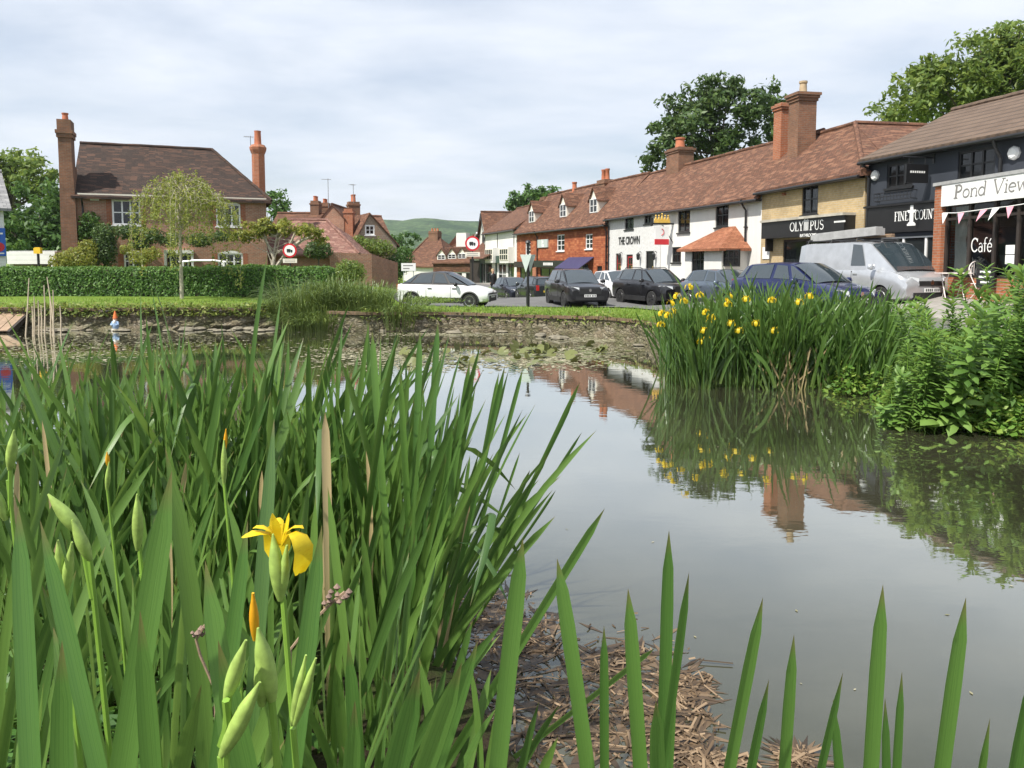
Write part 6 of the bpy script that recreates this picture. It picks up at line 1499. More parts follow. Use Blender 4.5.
def marsh(seed):
    rr = np.random.default_rng(seed); n = 110; r = rr.uniform(0, .28, n); a = rr.uniform(0, 6.28, n); C = np.stack([r * np.cos(a), r * np.sin(a), .22 * (1 - (r / .3) ** 2) * rr.uniform(.3, 1.2, n) + .02], 1)
    Nn = rr.normal(size=(n, 3)) * .45 + [0, 0, 1]; V, F = quads(C, Nn, .062, rr, 1.2); return fast_mesh('marsh_plant', V, F, M['leaf_cress'])
mp_ = [marsh(k) for k in range(4)]
for k in range(95):
    px = rng.uniform(815, 1060); py = np.interp(px, [815, 870, 900, 935, 1024, 1060], [388, 398, 412, 430, 434, 436]) - abs(rng.normal(0, 11)) + 2
    p = atz(px, py, WZ); o = mp_[k] if k < 4 else mp_[k % 4].copy()
    if k >= 4: COL.objects.link(o)
    s = rng.uniform(.6, 1.5); o.location = (p.x, p.y, max(surf(p.x, p.y), WZ) - .02); o.scale = (s, s, s * rng.uniform(.7, 1.6)); o.rotation_euler = (0, 0, rng.uniform(0, 6.28))
    tag(o, 'low yellow green marsh plant at the water edge below the thicket', 'marsh plant', 'marsh plants below the thicket')

# ---- arching grass tussocks on the far corner of the pond
M['tussock'] = blademat('tussock_grass', (.06, .11, .026), (.16, .22, .055), (.4, .33, .16), .3)
def tussock(px, py_top, D, rad, label, seed, n=640):
    rr = np.random.default_rng(seed); X = (px - 512) / FPX * D; zb = surf(X, D) - .05; zt = zrow(py_top, D, px); L0 = (zt - zb) * 1.12; bl = BL()
    for k in range(n):
        a = rr.uniform(0, 6.28); r = rad * math.sqrt(rr.random()) * .5; d = np.array([math.cos(a), math.sin(a), 0]); B = np.array([X, D, zb]) + d * r; L = L0 * rr.uniform(.55, 1.05); o_ = rr.uniform(.15, .75)
        C = B + d * L * .18 + [0, 0, L * .75]; T = B + d * L * o_ + [0, 0, L * (.95 - o_ * .75)]; bl.blade(B, C, T, .022, (-d[1], d[0], 0), n=6)
    o = bl.build('grass_tussock', M['tussock'], None, (X, D, zb)); tag(o, label, 'grass tussock')
tussock(302, 272, 26.9, 1.9, 'arching grass tussock at the end of the clipped hedge', 1); tussock(335, 268, 27.2, 1.9, 'tallest arching grass tussock in front of the brick garden wall', 2); tussock(366, 275, 26.7, 1.8, 'arching grass tussock below the round clipped bush', 3)
tussock(300, 300, 26.2, 1.5, 'low arching grass tussock hanging over the water at the wall gap', 6, 380); tussock(322, 298, 26.0, 1.4, 'grass tussock rooted at the waterline below the tallest one', 7, 360); tussock(397, 287, 26.1, 1.5, 'grass tussock at the start of the stone wall before the white hatchback', 4, 360); tussock(278, 291, 27.2, 1.0, 'low grass tussock by the broken stone wall', 5, 260)

# ---- lawn edges: loose blades
M['lawn'] = leafmat('lawn_blades', (.10, .19, .025), (.17, .28, .04), (.26, .34, .08), .6, .3)
rng = np.random.default_rng(91); C = []
PW = catmull([(-5.0, 25.45)] + WALLR + [(4.35, 18.6)], 6); PL = catmull(WALLL + [(-7.6, 26.3)], 6)
def along(P, k, lo, hi):
    for _ in range(k):
        i = int(rng.integers(len(P) - 1)); q = P[i].lerp(P[i + 1], float(rng.random())); d = (P[i + 1] - P[i]).normalized(); n_ = Vector((-d.y, d.x)); q = q + n_ * float(lo + (hi - lo) * rng.random() ** 1.6); C.append((q.x, q.y, gz(q.x, q.y)))
along(PW, 8000, .0, 4.2); along(PL, 5000, .0, 5.5)
for _ in range(5000):
    px = rng.uniform(600, 1024); D = rng.uniform(16, 22); X = (px - 512) / FPX * D
    if X < 4.8 + (D < 18.5) * 1.2 or not in_pond(X, D): C.append((X, D, surf(X, D)))
C = np.array(C); n = len(C); h = rng.uniform(.05, .15, n); a = rng.uniform(0, 6.28, n); w = .014
dv = np.stack([np.cos(a) * w, np.sin(a) * w, np.zeros(n)], 1); tp = C + np.stack([rng.normal(0, .04, n), rng.normal(0, .04, n), h], 1)
V = np.stack([C - dv, C + dv, tp], 1).reshape(-1, 3); tag(fast_mesh('lawn_grass', V, np.arange(3 * n).reshape(-1, 3), M['lawn']), kind='stuff')

M['creep'] = leafmat('bank_creeper', (.09, .15, .025), (.16, .22, .04), (.27, .30, .08), .6, .3)
C = []
along(PL, 5200, -.16, .6); along(PW, 900, -.10, .3)
C = np.array(C); C[:, 2] += rng.uniform(-.26, .18, len(C)); V, F = quads(C, rng.normal(size=C.shape) * .6 + [0, -.3, .8], .09, rng, 1.6); tag(fast_mesh('ground_cover', V, F, M['creep']), kind='stuff')
# ---- lily pads and floating weed in the far half of the pond
M['pad'] = leafmat('lily_pad', (.06, .07, .020), (.12, .14, .040), (.24, .23, .10), .35, .1)
M['scum'] = leafmat('floating_weed', (.13, .13, .06), (.25, .235, .145), (.42, .39, .28), .8, .05)
def pad(seed):
    mb = MB(); n = 14; r = [(1 + .06 * math.sin(k * 2.1 + seed)) for k in range(n)]
    mb.add([(0, 0, .004)] + [(r[k] * math.cos(.3 + 5.7 * k / (n - 1)), r[k] * math.sin(.3 + 5.7 * k / (n - 1)), .03 * math.sin(k + seed)) for k in range(n)], [(0, k + 1, k + 2) for k in range(n - 1)])
    return mb.build('lily_pad', M['pad'])
pp = [pad(k) for k in range(4)]; rng = np.random.default_rng(17)
padc = [(440, 360, 45, 5), (520, 355, 45, 5), (560, 358, 35, 5), (480, 362, 60, 5), (535, 352, 40, 3), (415, 356, 40, 6), (600, 352, 20, 4)]
for k in range(170):
    c = padc[int(rng.integers(len(padc)))]; p = atz(rng.normal(c[0], c[2] * .6), rng.normal(c[1], c[3] * .6), WZ)
    o = pp[k] if k < 4 else pp[k % 4].copy()
    if k >= 4: COL.objects.link(o)
    up = rng.random() < .42; s = rng.uniform(.09, .17); o.location = (p.x, p.y, WZ + (.07 if up else .006 + .00005 * k)); o.scale = (s, s, s); o.rotation_euler = (rng.normal(0, .6) if up else 0, rng.normal(0, .6) if up else 0, rng.uniform(0, 6.28))
    tag(o, 'olive lily pad among the floating weed in mid pond', 'lily pad', 'lily pads')
sc = [(425, 362, 55, 8), (520, 362, 55, 8), (480, 357, 70, 6), (585, 353, 30, 6), (560, 360, 40, 6), (395, 352, 30, 9), (130, 342, 110, 7), (60, 352, 80, 10), (345, 356, 40, 10), (600, 340, 40, 2), (450, 334.5, 60, 1.2)]
P_ = []
for k in range(7000):
    c = sc[int(rng.integers(len(sc)))]; q = atz(rng.normal(c[0], c[2] * .62), rng.normal(c[1], c[3] * .62), WZ)
    if in_pond(q.x, q.y): P_.append((q.x, q.y, WZ + .003 + .004 * rng.random()))
C = np.array(P_); V, F = quads(C, np.tile([0, 0, 1.0], (len(C), 1)) + rng.normal(size=C.shape) * .02, .085, rng, 1.5)
S_ = []
while len(S_) < 24:
    q = atz(rng.uniform(380, 1024), rng.uniform(360, 700), WZ)
    if in_pond(q.x, q.y): S_.append((q.x, q.y, WZ + .004))
V2_, F2_ = quads(np.array(S_), np.tile([0, 0, 1.0], (len(S_), 1)), .018, rng, 1.5); F = np.concatenate([F, F2_ + len(V)]); V = np.concatenate([V, V2_]); tag(fast_mesh('floating_weed', V, F, M['scum']), kind='stuff')
# ---- hedge, shrubs and trees
def leaf_mass(C, Nn, size, rng, name, mat, parent=None, elong=1.5, jit=.4):
    V, F = quads(C, Nn, size, rng, elong, jit); return fast_mesh(name, V, F, mat, parent)
M['leaf_hedge'] = leafmat('privet_leaves', (.038, .100, .016), (.078, .175, .030), (.15, .27, .055), .55, .25)
M['leaf_dark'] = leafmat('dark_tree_leaves', (.032, .068, .018), (.062, .115, .030), (.108, .170, .046), .5, .3)
M['leaf_mid'] = leafmat('mid_green_leaves', (.035, .085, .018), (.06, .135, .028), (.10, .19, .045), .5, .35)
M['leaf_lite'] = leafmat('fresh_green_leaves', (.075, .130, .025), (.130, .200, .040), (.205, .280, .062), .5, .4)
M['leaf_yel'] = leafmat('yellow_green_leaves', (.12, .16, .025), (.20, .23, .04), (.30, .31, .07), .5, .4)
M['leaf_willowtree'] = leafmat('birch_leaves', (.13, .172, .030), (.20, .245, .046), (.30, .33, .08), .5, .4)
def hedge(P0, P1, depth, z0, z1, label, n, seed, mat='leaf_hedge'):
    rr = np.random.default_rng(seed); P0, P1 = Vector(P0), Vector(P1); d = (P1 - P0).normalized(); nn_ = Vector((-d.y, d.x)); L = (P1 - P0).length; h = z1 - z0
    C = []; Nm = []
    for k in range(n):
        u = rr.random() * L; r = rr.random()
        wob = .10 * noise.noise(Vector((u * .7, 0, seed))) + .06 * noise.noise(Vector((u * 2.1, 3, seed)))
        if r < .55: v, z, m = -.04 + wob + rr.normal(0, .05), rr.random() ** .9 * h, (-nn_.x, -nn_.y, .25)
        elif r < .9: v, z, m = rr.random() * depth, h + wob * .6 + rr.normal(0, .035), (0, 0, 1)
        else: v, z, m = rr.random() * depth, rr.random() * h, (d.x, d.y, .2); 
        if r >= .9: u = L + rr.normal(0, .05) if rr.random() < .7 else rr.normal(0, .05)
        q = P0 + d * u + nn_ * v; C.append((q.x, q.y, z0 + z)); Nm.append(m)
    C = np.array(C); Nm = np.array(Nm) + rr.normal(size=C.shape) * .55
    o = leaf_mass(C, Nm, .085, rr, 'hedge', M[mat]); tag(o, label, 'hedge')
    mb = MB(); q = [P0 + nn_ * .1, P1 + nn_ * .1, P1 + nn_ * (depth - .1), P0 + nn_ * (depth - .1)]; mb.prism([(p.x, p.y, z0 - .2) for p in q], (0, 0, h + .14)); mb.build('dark_core', M['bark'], o)  # solid dark block inside the hedge: shade behind the leaves put in as colour
    return o
hp0 = at(-60, 285, 33); hp1 = at(329, 285, 34); hedge((hp0.x - 2, hp0.y), (hp1.x, hp1.y), 1.3, .42, zrow(268.5, 33, 200), 'long clipped green hedge in front of the brick house', 30000, 3)
a = at(205, 268, 38); b_ = at(287, 268, 39); hedge((a.x, a.y), (b_.x, b_.y), .8, .6, zrow(266.5, 38, 250), 'second lower clipped hedge under the brick house windows', 5000, 9)
def blob(label, cat, parts, n, size, mat, seed, name='shrub', trunk=None):
    """shrub of leaf clumps: parts are (pixel x, pixel y, distance, rx, rz) lobes"""
    rr = np.random.default_rng(seed); Cs = []; Ns = []
    tot = sum(p[3] * p[4] for p in parts)
    for (px, py, D, rx, rz) in parts:
        c = np.array(at(px, py, D)); k = int(n * rx * rz / tot)
        v = rr.normal(size=(k, 3)); v /= np.linalg.norm(v, axis=1)[:, None]; r = rr.random(k) ** .35
        ph = np.array([noise.noise(Vector((float(q[0]) * 2.4 + seed, float(q[1]) * 2.4, float(q[2]) * 2.4))) for q in v]); r = r * (1 + .30 * ph) 
        Cs.append(c + v * r[:, None] * [rx, rx * .9, rz]); Ns.append(v + rr.normal(size=v.shape) * .7)
    C = np.concatenate(Cs); Nm = np.concatenate(Ns); bx = np.array(at(parts[0][0], parts[0][1], parts[0][2])); base = (float(bx[0]), float(bx[1]), gz(float(bx[0]), float(bx[1])) - .05)
    o = leaf_mass(C - np.array(base), Nm, size, rr, name, M[mat]); o.location = base; tag(o, label, cat)
    mb = MB(); mb.tube([(0, 0, -.05), (.03, 0, (bx[2] - base[2]) * .5), (0, .02, bx[2] - base[2])], [.07, .05, .03], 6); mb.build('trunk', M['bark'], o)
    return o
blob('dark green columnar evergreen bush in front of the brick house', 'bush', [(104, 250, 38.5, .62, 1.0), (105, 236, 38.5, .58, .7)], 3600, .10, 'leaf_dark', 1)
blob('yellow green shrub at the foot of the tall gable stack', 'bush', [(78, 258, 37.5, .9, .55), (63, 262, 37.5, .7, .45), (88, 247, 38, .5, .4)], 2000, .11, 'leaf_yel', 2)
blob('bright climber on the brick wall beside the upstairs window', 'climber', [(90, 222, 40.2, .55, .55), (98, 232, 40.1, .4, .5), (84, 233, 40.1, .4, .5)], 1500, .12, 'leaf_mid', 3, 'wall_climber')
blob('dark wisteria trained along the brick house between its floors', 'climber', [(128, 232, 40.2, .7, .42), (150, 236, 40.3, .8, .42), (140, 245, 40.1, .6, .3), (172, 240, 40.5, .7, .4), (200, 240, 40.8, .8, .4), (222, 236, 41, .6, .3)], 4200, .11, 'leaf_dark', 4, 'wall_climber')
blob('yellow green shrub under the downstairs window of the brick house', 'bush', [(140, 258, 38, .55, .4), (152, 254, 38, .5, .35), (128, 250, 38, .4, .3)], 1100, .10, 'leaf_yel', 5)
blob('round clipped dome bush at the end of the hedge', 'bush', [(350, 272, 37, .78, .58)], 3000, .08, 'leaf_lite', 6)
blob('dark round bush against the outbuilding roof', 'bush', [(318, 250, 43.5, .8, .55)], 1500, .12, 'leaf_dark', 7)
blob('climbing rose bush against the flint cottage', 'bush', [(372, 247, 49.5, 1.1, .6), (358, 243, 49.5, .6, .5), (385, 250, 49.5, .7, .6)], 2000, .13, 'leaf_lite', 8)
blob('dark bush between the flint cottage and the white direction sign', 'bush', [(395, 268, 50, .75, 1.1), (404, 258, 54, .7, .8)], 2200, .13, 'leaf_mid', 9)
blob('low weeds and daisies along the lawn in front of the white hatchback', 'weeds', [(425, 300, 30.5, 1.0, .14), (445, 300, 30.5, .8, .10)], 900, .06, 'leaf_lite', 10, 'weed_patch')

def tree(name, label, px_base, D, lobes, mat, n, size, seed, trunk=.25, bark='bark', clump=.75, per=42, top=None):
    """tapered trunk, limbs to every clump, crown of leaf clumps with gaps; lobes (pixel x, pixel y, dD, rx, rz) in metres"""
    rr = np.random.default_rng(seed); X = (px_base - 512) / FPX * D; zb = gz(X, D) - .1; base = np.array([X, D, zb])
    tot = sum(l[3] * l[4] for l in lobes); cl = []
    for (px, py, dD, rx, rz) in lobes:
        c = np.array(at(px, py, D + dD)); k = max(3, int(n * rx * rz / tot / per))
        for _ in range(k):
            v = rr.normal(size=3); v /= np.linalg.norm(v); r = rr.random() ** .4; cl.append(c + v * r * [rx, rx, rz])
    cl = np.array(cl); Cs = []; Ns = []
    for q in cl:
        s = clump * rr.uniform(.55, 1.15); k = int(per * rr.uniform(.6, 1.3)); v = rr.normal(size=(k, 3)); v /= np.linalg.norm(v, axis=1)[:, None]
        Cs.append(q + v * (rr.random(k) ** .5)[:, None] * [s, s, s * .72]); Ns.append(v * .6 + rr.normal(size=v.shape) * .6 + [0, 0, .5])
    C = np.concatenate(Cs) - base; t = empty(name, tuple(base), 0, label, 'tree')
    leaf_mass(C, np.concatenate(Ns), size, rr, 'crown', M[mat], t)
    cc = cl.mean(0) - base; mb = MB(); h = cc[2]
    pts = [Vector((0, 0, 0)), Vector((cc[0] * .15, cc[1] * .15, h * .3)), Vector((cc[0] * .5, cc[1] * .5, h * .65)), Vector(cc)]; mb.tube(pts, [trunk, trunk * .8, trunk * .55, trunk * .25], 8)
    idx = rr.permutation(len(cl))[:26]
    for i in idx:
        e = Vector(cl[i] - base); s = pts[1].lerp(pts[3], float(rr.uniform(.1, .9))); m = s.lerp(e, .5) + Vector((0, 0, -.1 * (e - s).length)); mb.tube([s, m, e], [trunk * .3, trunk * .17, trunk * .05], 5)
    mb.build('trunk', M[bark], t, smooth=50); return t
tree('broadleaf_tree', 'big dark green tree rising behind the pub roof', 720, 62, [(700, 125, 0, 3.6, 3.4), (735, 110, 0, 2.8, 2.6), (722, 98, 0, 2.6, 1.8), (672, 140, 0, 2.2, 2.0), (765, 125, 1, 2.6, 2.8), (690, 108, 0, 1.8, 1.6), (767, 100, 1, 1.3, 1.4), (653, 160, 0, 1.0, 1.0), (720, 155, 1, 3.6, 2.4), (668, 120, 0, 1.0, 1.0)], 'leaf_dark', 13500, .30, 1, .45, clump=.85)
tree('broadleaf_tree', 'light green tree spreading behind the dark blue shop roof', 975, 46, [(915, 100, 0, 2.0, 1.9), (950, 80, 0, 2.4, 2.2), (985, 75, 0, 2.6, 2.4), (1015, 62, 0, 2.3, 2.2), (1045, 70, 0, 3, 3), (890, 115, 0, 1.2, .9), (935, 70, 0, 1.3, 1.0), (985, 95, 1, 4, 2), (1000, 50, 0, 1.2, .9), (1080, 80, 0, 3, 3)], 'leaf_lite', 21000, .25, 2, .4, clump=.75)
tree('broadleaf_tree', 'small thin leaved tree peeping over the roofs at the street end', 535, 88, [(528, 198, 0, 2.0, 1.4), (545, 193, 0, 1.6, .8), (516, 203, 0, 1.0, .8)], 'leaf_mid', 1800, .36, 3, .3, clump=.7, per=30)
tree('broadleaf_tree', 'light green tree between the white boarded building and the tall gable stack', 20, 68, [(22, 178, 0, 3.4, 2.6), (8, 172, 0, 2.6, 2.0), (45, 190, 0, 1.8, 1.8), (-15, 180, 0, 3, 3)], 'leaf_lite', 6500, .32, 4, .35, clump=.85)
tree('broadleaf_tree', 'dense darker tree mass low behind the white car port', 35, 60, [(35, 222, 0, 3.0, 3.0), (60, 215, 0, 2.4, 3.0), (10, 230, 0, 3.0, 2.4), (45, 245, 0, 3.6, 1.6), (60, 245, 0, 2.6, 2.0), (70, 200, 0, 1.8, 1.6)], 'leaf_mid', 8500, .30, 5, .35, clump=.85)
tree('broadleaf_tree', 'tree top showing between the brick house and the cottage roofs', 278, 72, [(276, 204, 0, 1.5, 1.3), (284, 212, 0, 1.2, 1.0)], 'leaf_mid', 1200, .32, 6, .25)
tree('broadleaf_tree', 'distant green tree filling the gap beside the flint cottage', 408, 100, [(406, 250, 0, 2.6, 2.6), (398, 240, 0, 1.6, 1.6)], 'leaf_mid', 1800, .34, 7, .25)
# low spreading tree with pale forked trunk
t = tree('small_tree', 'low spreading yellow green tree with pale forked trunk beside the brick house', 271, 40.5, [(255, 231, 0, 1.2, .42), (285, 228, 0, 1.2, .42), (305, 231, 0, .9, .35), (270, 224, 0, .9, .35), (318, 238, 0, .5, .3), (240, 236, 0, .6, .3)], 'leaf_yel', 3200, .15, 8, .09, 'bark_pale', clump=.32, per=30)
mb = MB(); o0 = t.location
for pts in (((271, 275), (274, 258), (266, 240), (262, 230)), ((273, 272), (284, 256), (292, 240), (296, 230)), ((286, 252), (302, 240), (314, 236))): mb.tube([at(x, y, 40.4) - Vector(o0) for x, y in pts], [.11, .09, .06, .04][:len(pts)], 7)
mb.build('limbs', M['bark_pale'], t, smooth=50)
# weeping birch
def weeping(label):
    D = 31.8; X = (181 - 512) / FPX * D; zb = gz(X, D) - .05; base = Vector((X, D, zb)); t = empty('weeping_tree', base, 0, label, 'tree'); rr = np.random.default_rng(12)
    tr = [at(x, y, D) - base for x, y in ((182, 300), (181, 270), (180, 240), (180, 210), (181, 190))]; tr[0].z = 0; mb = MB(); mb.tube(tr, [.085, .075, .06, .045, .02], 8)
    Cs, Ns = [], []
    for k in range(88):
        a = rr.uniform(0, 6.28); r = 2.05 * rr.uniform(.02, 1) ** .75; s = tr[2].lerp(tr[4], float(rr.random())); top = zrow(174, D, 181) - zb - 1.5 * (r / 2.3) ** 1.6 + rr.normal(0, .12); d = Vector((math.cos(a), math.sin(a) * .9, 0))
        e = Vector((tr[4].x, tr[4].y, 0)) + d * r; e.z = top; drop = rr.uniform(.5, 3.4) * (1.0 if rr.random() < .5 else .45); m = s.lerp(e, .55) + Vector((0, 0, .35)); f = e + d * .18 + Vector((0, 0, -drop)); mb.tube([s, m, e, e.lerp(f, .5) + d * .1, f], [.016, .010, .007, .005, .002], 4)
        kk = int(20 + drop * 46); u = rr.random(kk) ** .8; P = np.array(e)[None] * (1 - u[:, None]) + np.array(f)[None] * u[:, None] + rr.normal(size=(kk, 3)) * [.09, .09, .05]; Cs.append(P); Ns.append(rr.normal(size=(kk, 3)) + [0, -.4, .2])
        k2 = 16; u = rr.random(k2); P = np.array(m)[None] * (1 - u[:, None]) + np.array(e)[None] * u[:, None] + rr.normal(size=(k2, 3)) * .1; Cs.append(P); Ns.append(rr.normal(size=(k2, 3)))
    leaf_mass(np.concatenate(Cs), np.concatenate(Ns), .075, rr, 'crown', M['leaf_willowtree'], t, 1.7); mb.build('trunk', M['bark_pale'], t, smooth=50); return t
weeping('slender weeping birch in front of the clipped hedge and brick house')
M['reed'] = plain('bleached_reed', (.58, .49, .36), .9, .2)
# dry reed stalks by the far bank
rng = np.random.default_rng(3)
for k, (px, py) in enumerate(((29, 278), (34, 296), (38, 300), (44, 285), (47, 277), (50, 300), (53, 290), (41, 305), (32, 306), (60, 306))):
    D = 24.6 + rng.uniform(-.4, .4); B = atz(px + rng.normal(1, 2), 336, WZ); T = at(px, py, B.y); mb = MB(); mb.tube([Vector((0, 0, -.2)), (T - B) * .5 + Vector((.02, 0, 0)), T - B], [.026, .022, .012], 5)
    o = mb.build('reed_stalk', M['reed'], None, loc=B); tag(o, 'pale dry reed stalk standing in the far water near the hedge', 'reed', 'dry reed stalks')
# ================================================================ vehicles
def carpaint(name, col, metal=0.0, rough=.28):
    m, nt, p, o = newmat(name); p.inputs['Base Color'].default_value = c4(col); p.inputs['Roughness'].default_value = rough; p.inputs['Metallic'].default_value = metal
    p.inputs['Coat Weight'].default_value = .65; p.inputs['Coat Roughness'].default_value = .04; p.inputs['Specular IOR Level'].default_value = .35
    v = uvmap(nt, obj=True); f = noise_n(nt, v, 2.5, 4, .6)
    nt.links.new(ramp(nt, f, [(.3, [x * .85 for x in col]), (.75, [min(1, x * 1.08 + .006) for x in col])]), p.inputs['Base Color']); return m
M['tyre'] = plain('tyre_rubber', (.018, .018, .018), .85, .2)
M['alloy'] = plain('alloy_wheel', (.42, .43, .44), .35, .1, metal=.8)
M['dark_alloy'] = plain('dark_alloy_wheel', (.07, .07, .075), .35, .1, metal=.6)
M['car_glass'] = glass('car_glass', (.030, .042, .050), .05); M['car_glass'].node_tree.nodes['Principled BSDF'].inputs['IOR'].default_value = 2.0
M['lamp'] = plain('headlamp_glass', (.52, .54, .56), .12, .05, spec=.8)
M['tail'] = plain('tail_lamp_red', (.42, .015, .012), .2, .05)
M['chrome'] = plain('bright_chrome', (.6, .6, .6), .15, .05, metal=1.0)
def grid_ring(mb, rings, mi=0, close=True):
    n = len(rings[0]); vs = [p for r in rings for p in r]; fs = []
    for i in range(len(rings) - 1):
        for k in range(n): fs.append((i * n + k, i * n + (k + 1) % n, (i + 1) * n + (k + 1) % n, (i + 1) * n + k))
    fs.append(list(range(n))[::-1]); fs.append([(len(rings) - 1) * n + k for k in range(n)]); mb.add(vs, fs, mi)
def cut_wheels(o, xs, r, wd, zc):
    """wheel arches cut out of the body"""
    for x in xs:
        for s in (-1, 1):
            c = MB(); n = 28; pts = [(x + r * math.cos(2 * math.pi * k / n), s * (wd + .3), zc + r * math.sin(2 * math.pi * k / n)) for k in range(n)]
            c.prism(pts, (0, -s * .62, 0), 1); me = bpy.data.meshes.new('cut'); me.from_pydata(c.v, [], c.f); me.update()
            me.materials.append(o.data.materials[0]); me.materials.append(o.data.materials[1]); me.polygons.foreach_set('material_index', c.m)
            import bmesh
            bm = bmesh.new(); bm.from_mesh(me); bmesh.ops.recalc_face_normals(bm, faces=bm.faces[:]); bm.to_mesh(me); bm.free()
            t = bpy.data.objects.new('cut', me); COL.objects.link(t); t.parent = o.parent; md = o.modifiers.new('b', 'BOOLEAN'); md.object = t; md.operation = 'DIFFERENCE'; md.solver = 'EXACT'
            dg = bpy.context.evaluated_depsgraph_get(); dg.update(); nm = bpy.data.meshes.new_from_object(o.evaluated_get(dg)); o.modifiers.clear(); o.data = nm; bpy.data.objects.remove(t)
def vehicle(label, cat, name, paint, sp, loc, heading, group='vehicles parked round the pond'):
    """sp: stations of the lower body (x, z_bottom, z_top, half width), greenhouse outline, wheels; x forward, origin at the road under the middle"""
    t = empty(name, loc, heading, label, cat, group); W2 = sp['w'] / 2; rings = []
    for (x, zb, zt, k, kt) in sp['body']:
        w = W2 * k; wt = W2 * kt; zs = zb + (zt - zb) * .62; zm = zb + (zt - zb) * .35
        half = [(0, zb), (w * .80, zb), (w * .95, zb + .05), (w * .995, zm), (w, zs), (w * .5 + wt * .5 + .012, zt - (zt - zb) * .10), (wt, zt - .012), (wt * .55, zt + sp.get('crown', .025)), (0, zt + sp.get('crown', .025) * 1.3)]
        rings.append([Vector((x, y, z)) for y, z in half] + [Vector((x, -y, z)) for y, z in half[-2:0:-1]])
    mb = MB(); grid_ring(mb, rings); 
    bd = mb.build('body', [paint, M['black_trim']], t)
    import bmesh
    bm = bmesh.new(); bm.from_mesh(bd.data); bmesh.ops.recalc_face_normals(bm, faces=bm.faces[:]); bm.to_mesh(bd.data); bm.free()
    wr = sp['wr']; cut_wheels(bd, sp['wheels'], wr * 1.16, W2, wr)
    bd.data.polygons.foreach_set('use_smooth', [True] * len(bd.data.polygons)); bd.data.set_sharp_from_angle(angle=R(32))
    # greenhouse
    gh = sp['gh']; bx = gh['bx']; rx = gh['rx']; zb = gh['zb']; zr = gh['zr']; wb_ = W2 * gh.get('wb', .93); wr_ = W2 * gh.get('wr', .72)
    n = len(bx); g = MB(); rp = sp.get('roof', None)
    def zbt(i): return zb[i] if hasattr(zb, '__len__') else zb
    def zrt(i): return zr[i] if hasattr(zr, '__len__') else zr
    lo = [[Vector((bx[i], s * wb_ * (1 if 0 < i < n - 1 else .86), zbt(i) - .03)) for i in range(n)] for s in (1, -1)]
    hi = [[Vector((rx[i], s * wr_ * (1 if 0 < i < n - 1 else .92), zrt(i) - .035)) for i in range(n)] for s in (1, -1)]
    mid = [Vector((rx[i], 0, zrt(i))) for i in range(n)]; qh = [[Vector((rx[i], s * wr_ * .72, zrt(i) - .006)) for i in range(n)] for s in (1, -1)]
    for i in range(n - 1):
        g.poly([lo[0][i + 1], lo[0][i], hi[0][i], hi[0][i + 1]]); g.poly([lo[1][i], lo[1][i + 1], hi[1][i + 1], hi[1][i]])
        g.poly([hi[0][i + 1], hi[0][i], qh[0][i], qh[0][i + 1]], 1); g.poly([qh[0][i + 1], qh[0][i], mid[i], mid[i + 1]], 1); g.poly([mid[i + 1], mid[i], qh[1][i], qh[1][i + 1]], 1); g.poly([qh[1][i + 1], qh[1][i], hi[1][i], hi[1][i + 1]], 1)
    g.poly([lo[0][0], lo[1][0], hi[1][0], hi[0][0]]); g.poly([hi[0][0], hi[1][0], qh[1][0], mid[0], qh[0][0]], 1); g.poly([lo[1][-1], lo[0][-1], hi[0][-1], hi[1][-1]]); g.poly([hi[1][-1], hi[0][-1], qh[0][-1], mid[-1], qh[1][-1]], 1)
    rfm = sp.get('roofmat', paint); cab = g.build('cabin', [sp.get('pillar', paint), rfm], t); cab.data.polygons.foreach_set('use_smooth', [True] * len(cab.data.polygons)); cab.data.set_sharp_from_angle(angle=R(28))
    def panel(nm, q, inset, off, mat):
        q = [Vector(p) for p in q]; c = sum(q, Vector()) / len(q); nn_ = (q[1] - q[0]).cross(q[2] - q[0]).normalized()
        ps = []
        for p in q:
            d = c - p; ps.append(p + d * inset / max(.2, d.length) * 1.2 + nn_ * off)
        m_ = MB(); m_.prism(ps, nn_ * .006); return m_.build(nm, M[mat], t)
    def up(p, q, f): return p.lerp(q, f)
    for i in range(n - 1):
        kind = gh['side'][i]
        if kind:
            for s in (0, 1):
                a, b_, c, d = lo[s][i], lo[s][i + 1], hi[s][i + 1], hi[s][i]; a, b_ = up(a, d, .13), up(b_, c, .13)
                panel('side_window', [a, b_, c, d] if s == 1 else [b_, a, d, c], .06, .006, 'car_glass')
    if gh.get('rear', True): panel('rear_window', [up(lo[0][0], hi[0][0], .12), up(lo[1][0], hi[1][0], .12), hi[1][0], hi[0][0]], .07, .008, 'car_glass')
    q = [up(lo[1][-1], hi[1][-1], .05), up(lo[0][-1], hi[0][-1], .05), up(lo[0][-1], hi[0][-1], .965), up(lo[1][-1], hi[1][-1], .965)]; nn_ = (q[1] - q[0]).cross(q[2] - q[0]).normalized(); m_ = MB()
    def WP(i, j):
        u, w = .03 + .94 * i / 10, j / 6; return (q[0] * (1 - u) + q[1] * u) * (1 - w) + (q[3] * (1 - u) + q[2] * u) * w + nn_ * (.008 + .075 * (1 - (2 * u - 1) ** 2) + .03 * (1 - (2 * w - 1) ** 2))
    m_.grid(WP, 10, 6); m_.build('windscreen', M['car_glass'], t, smooth=60)
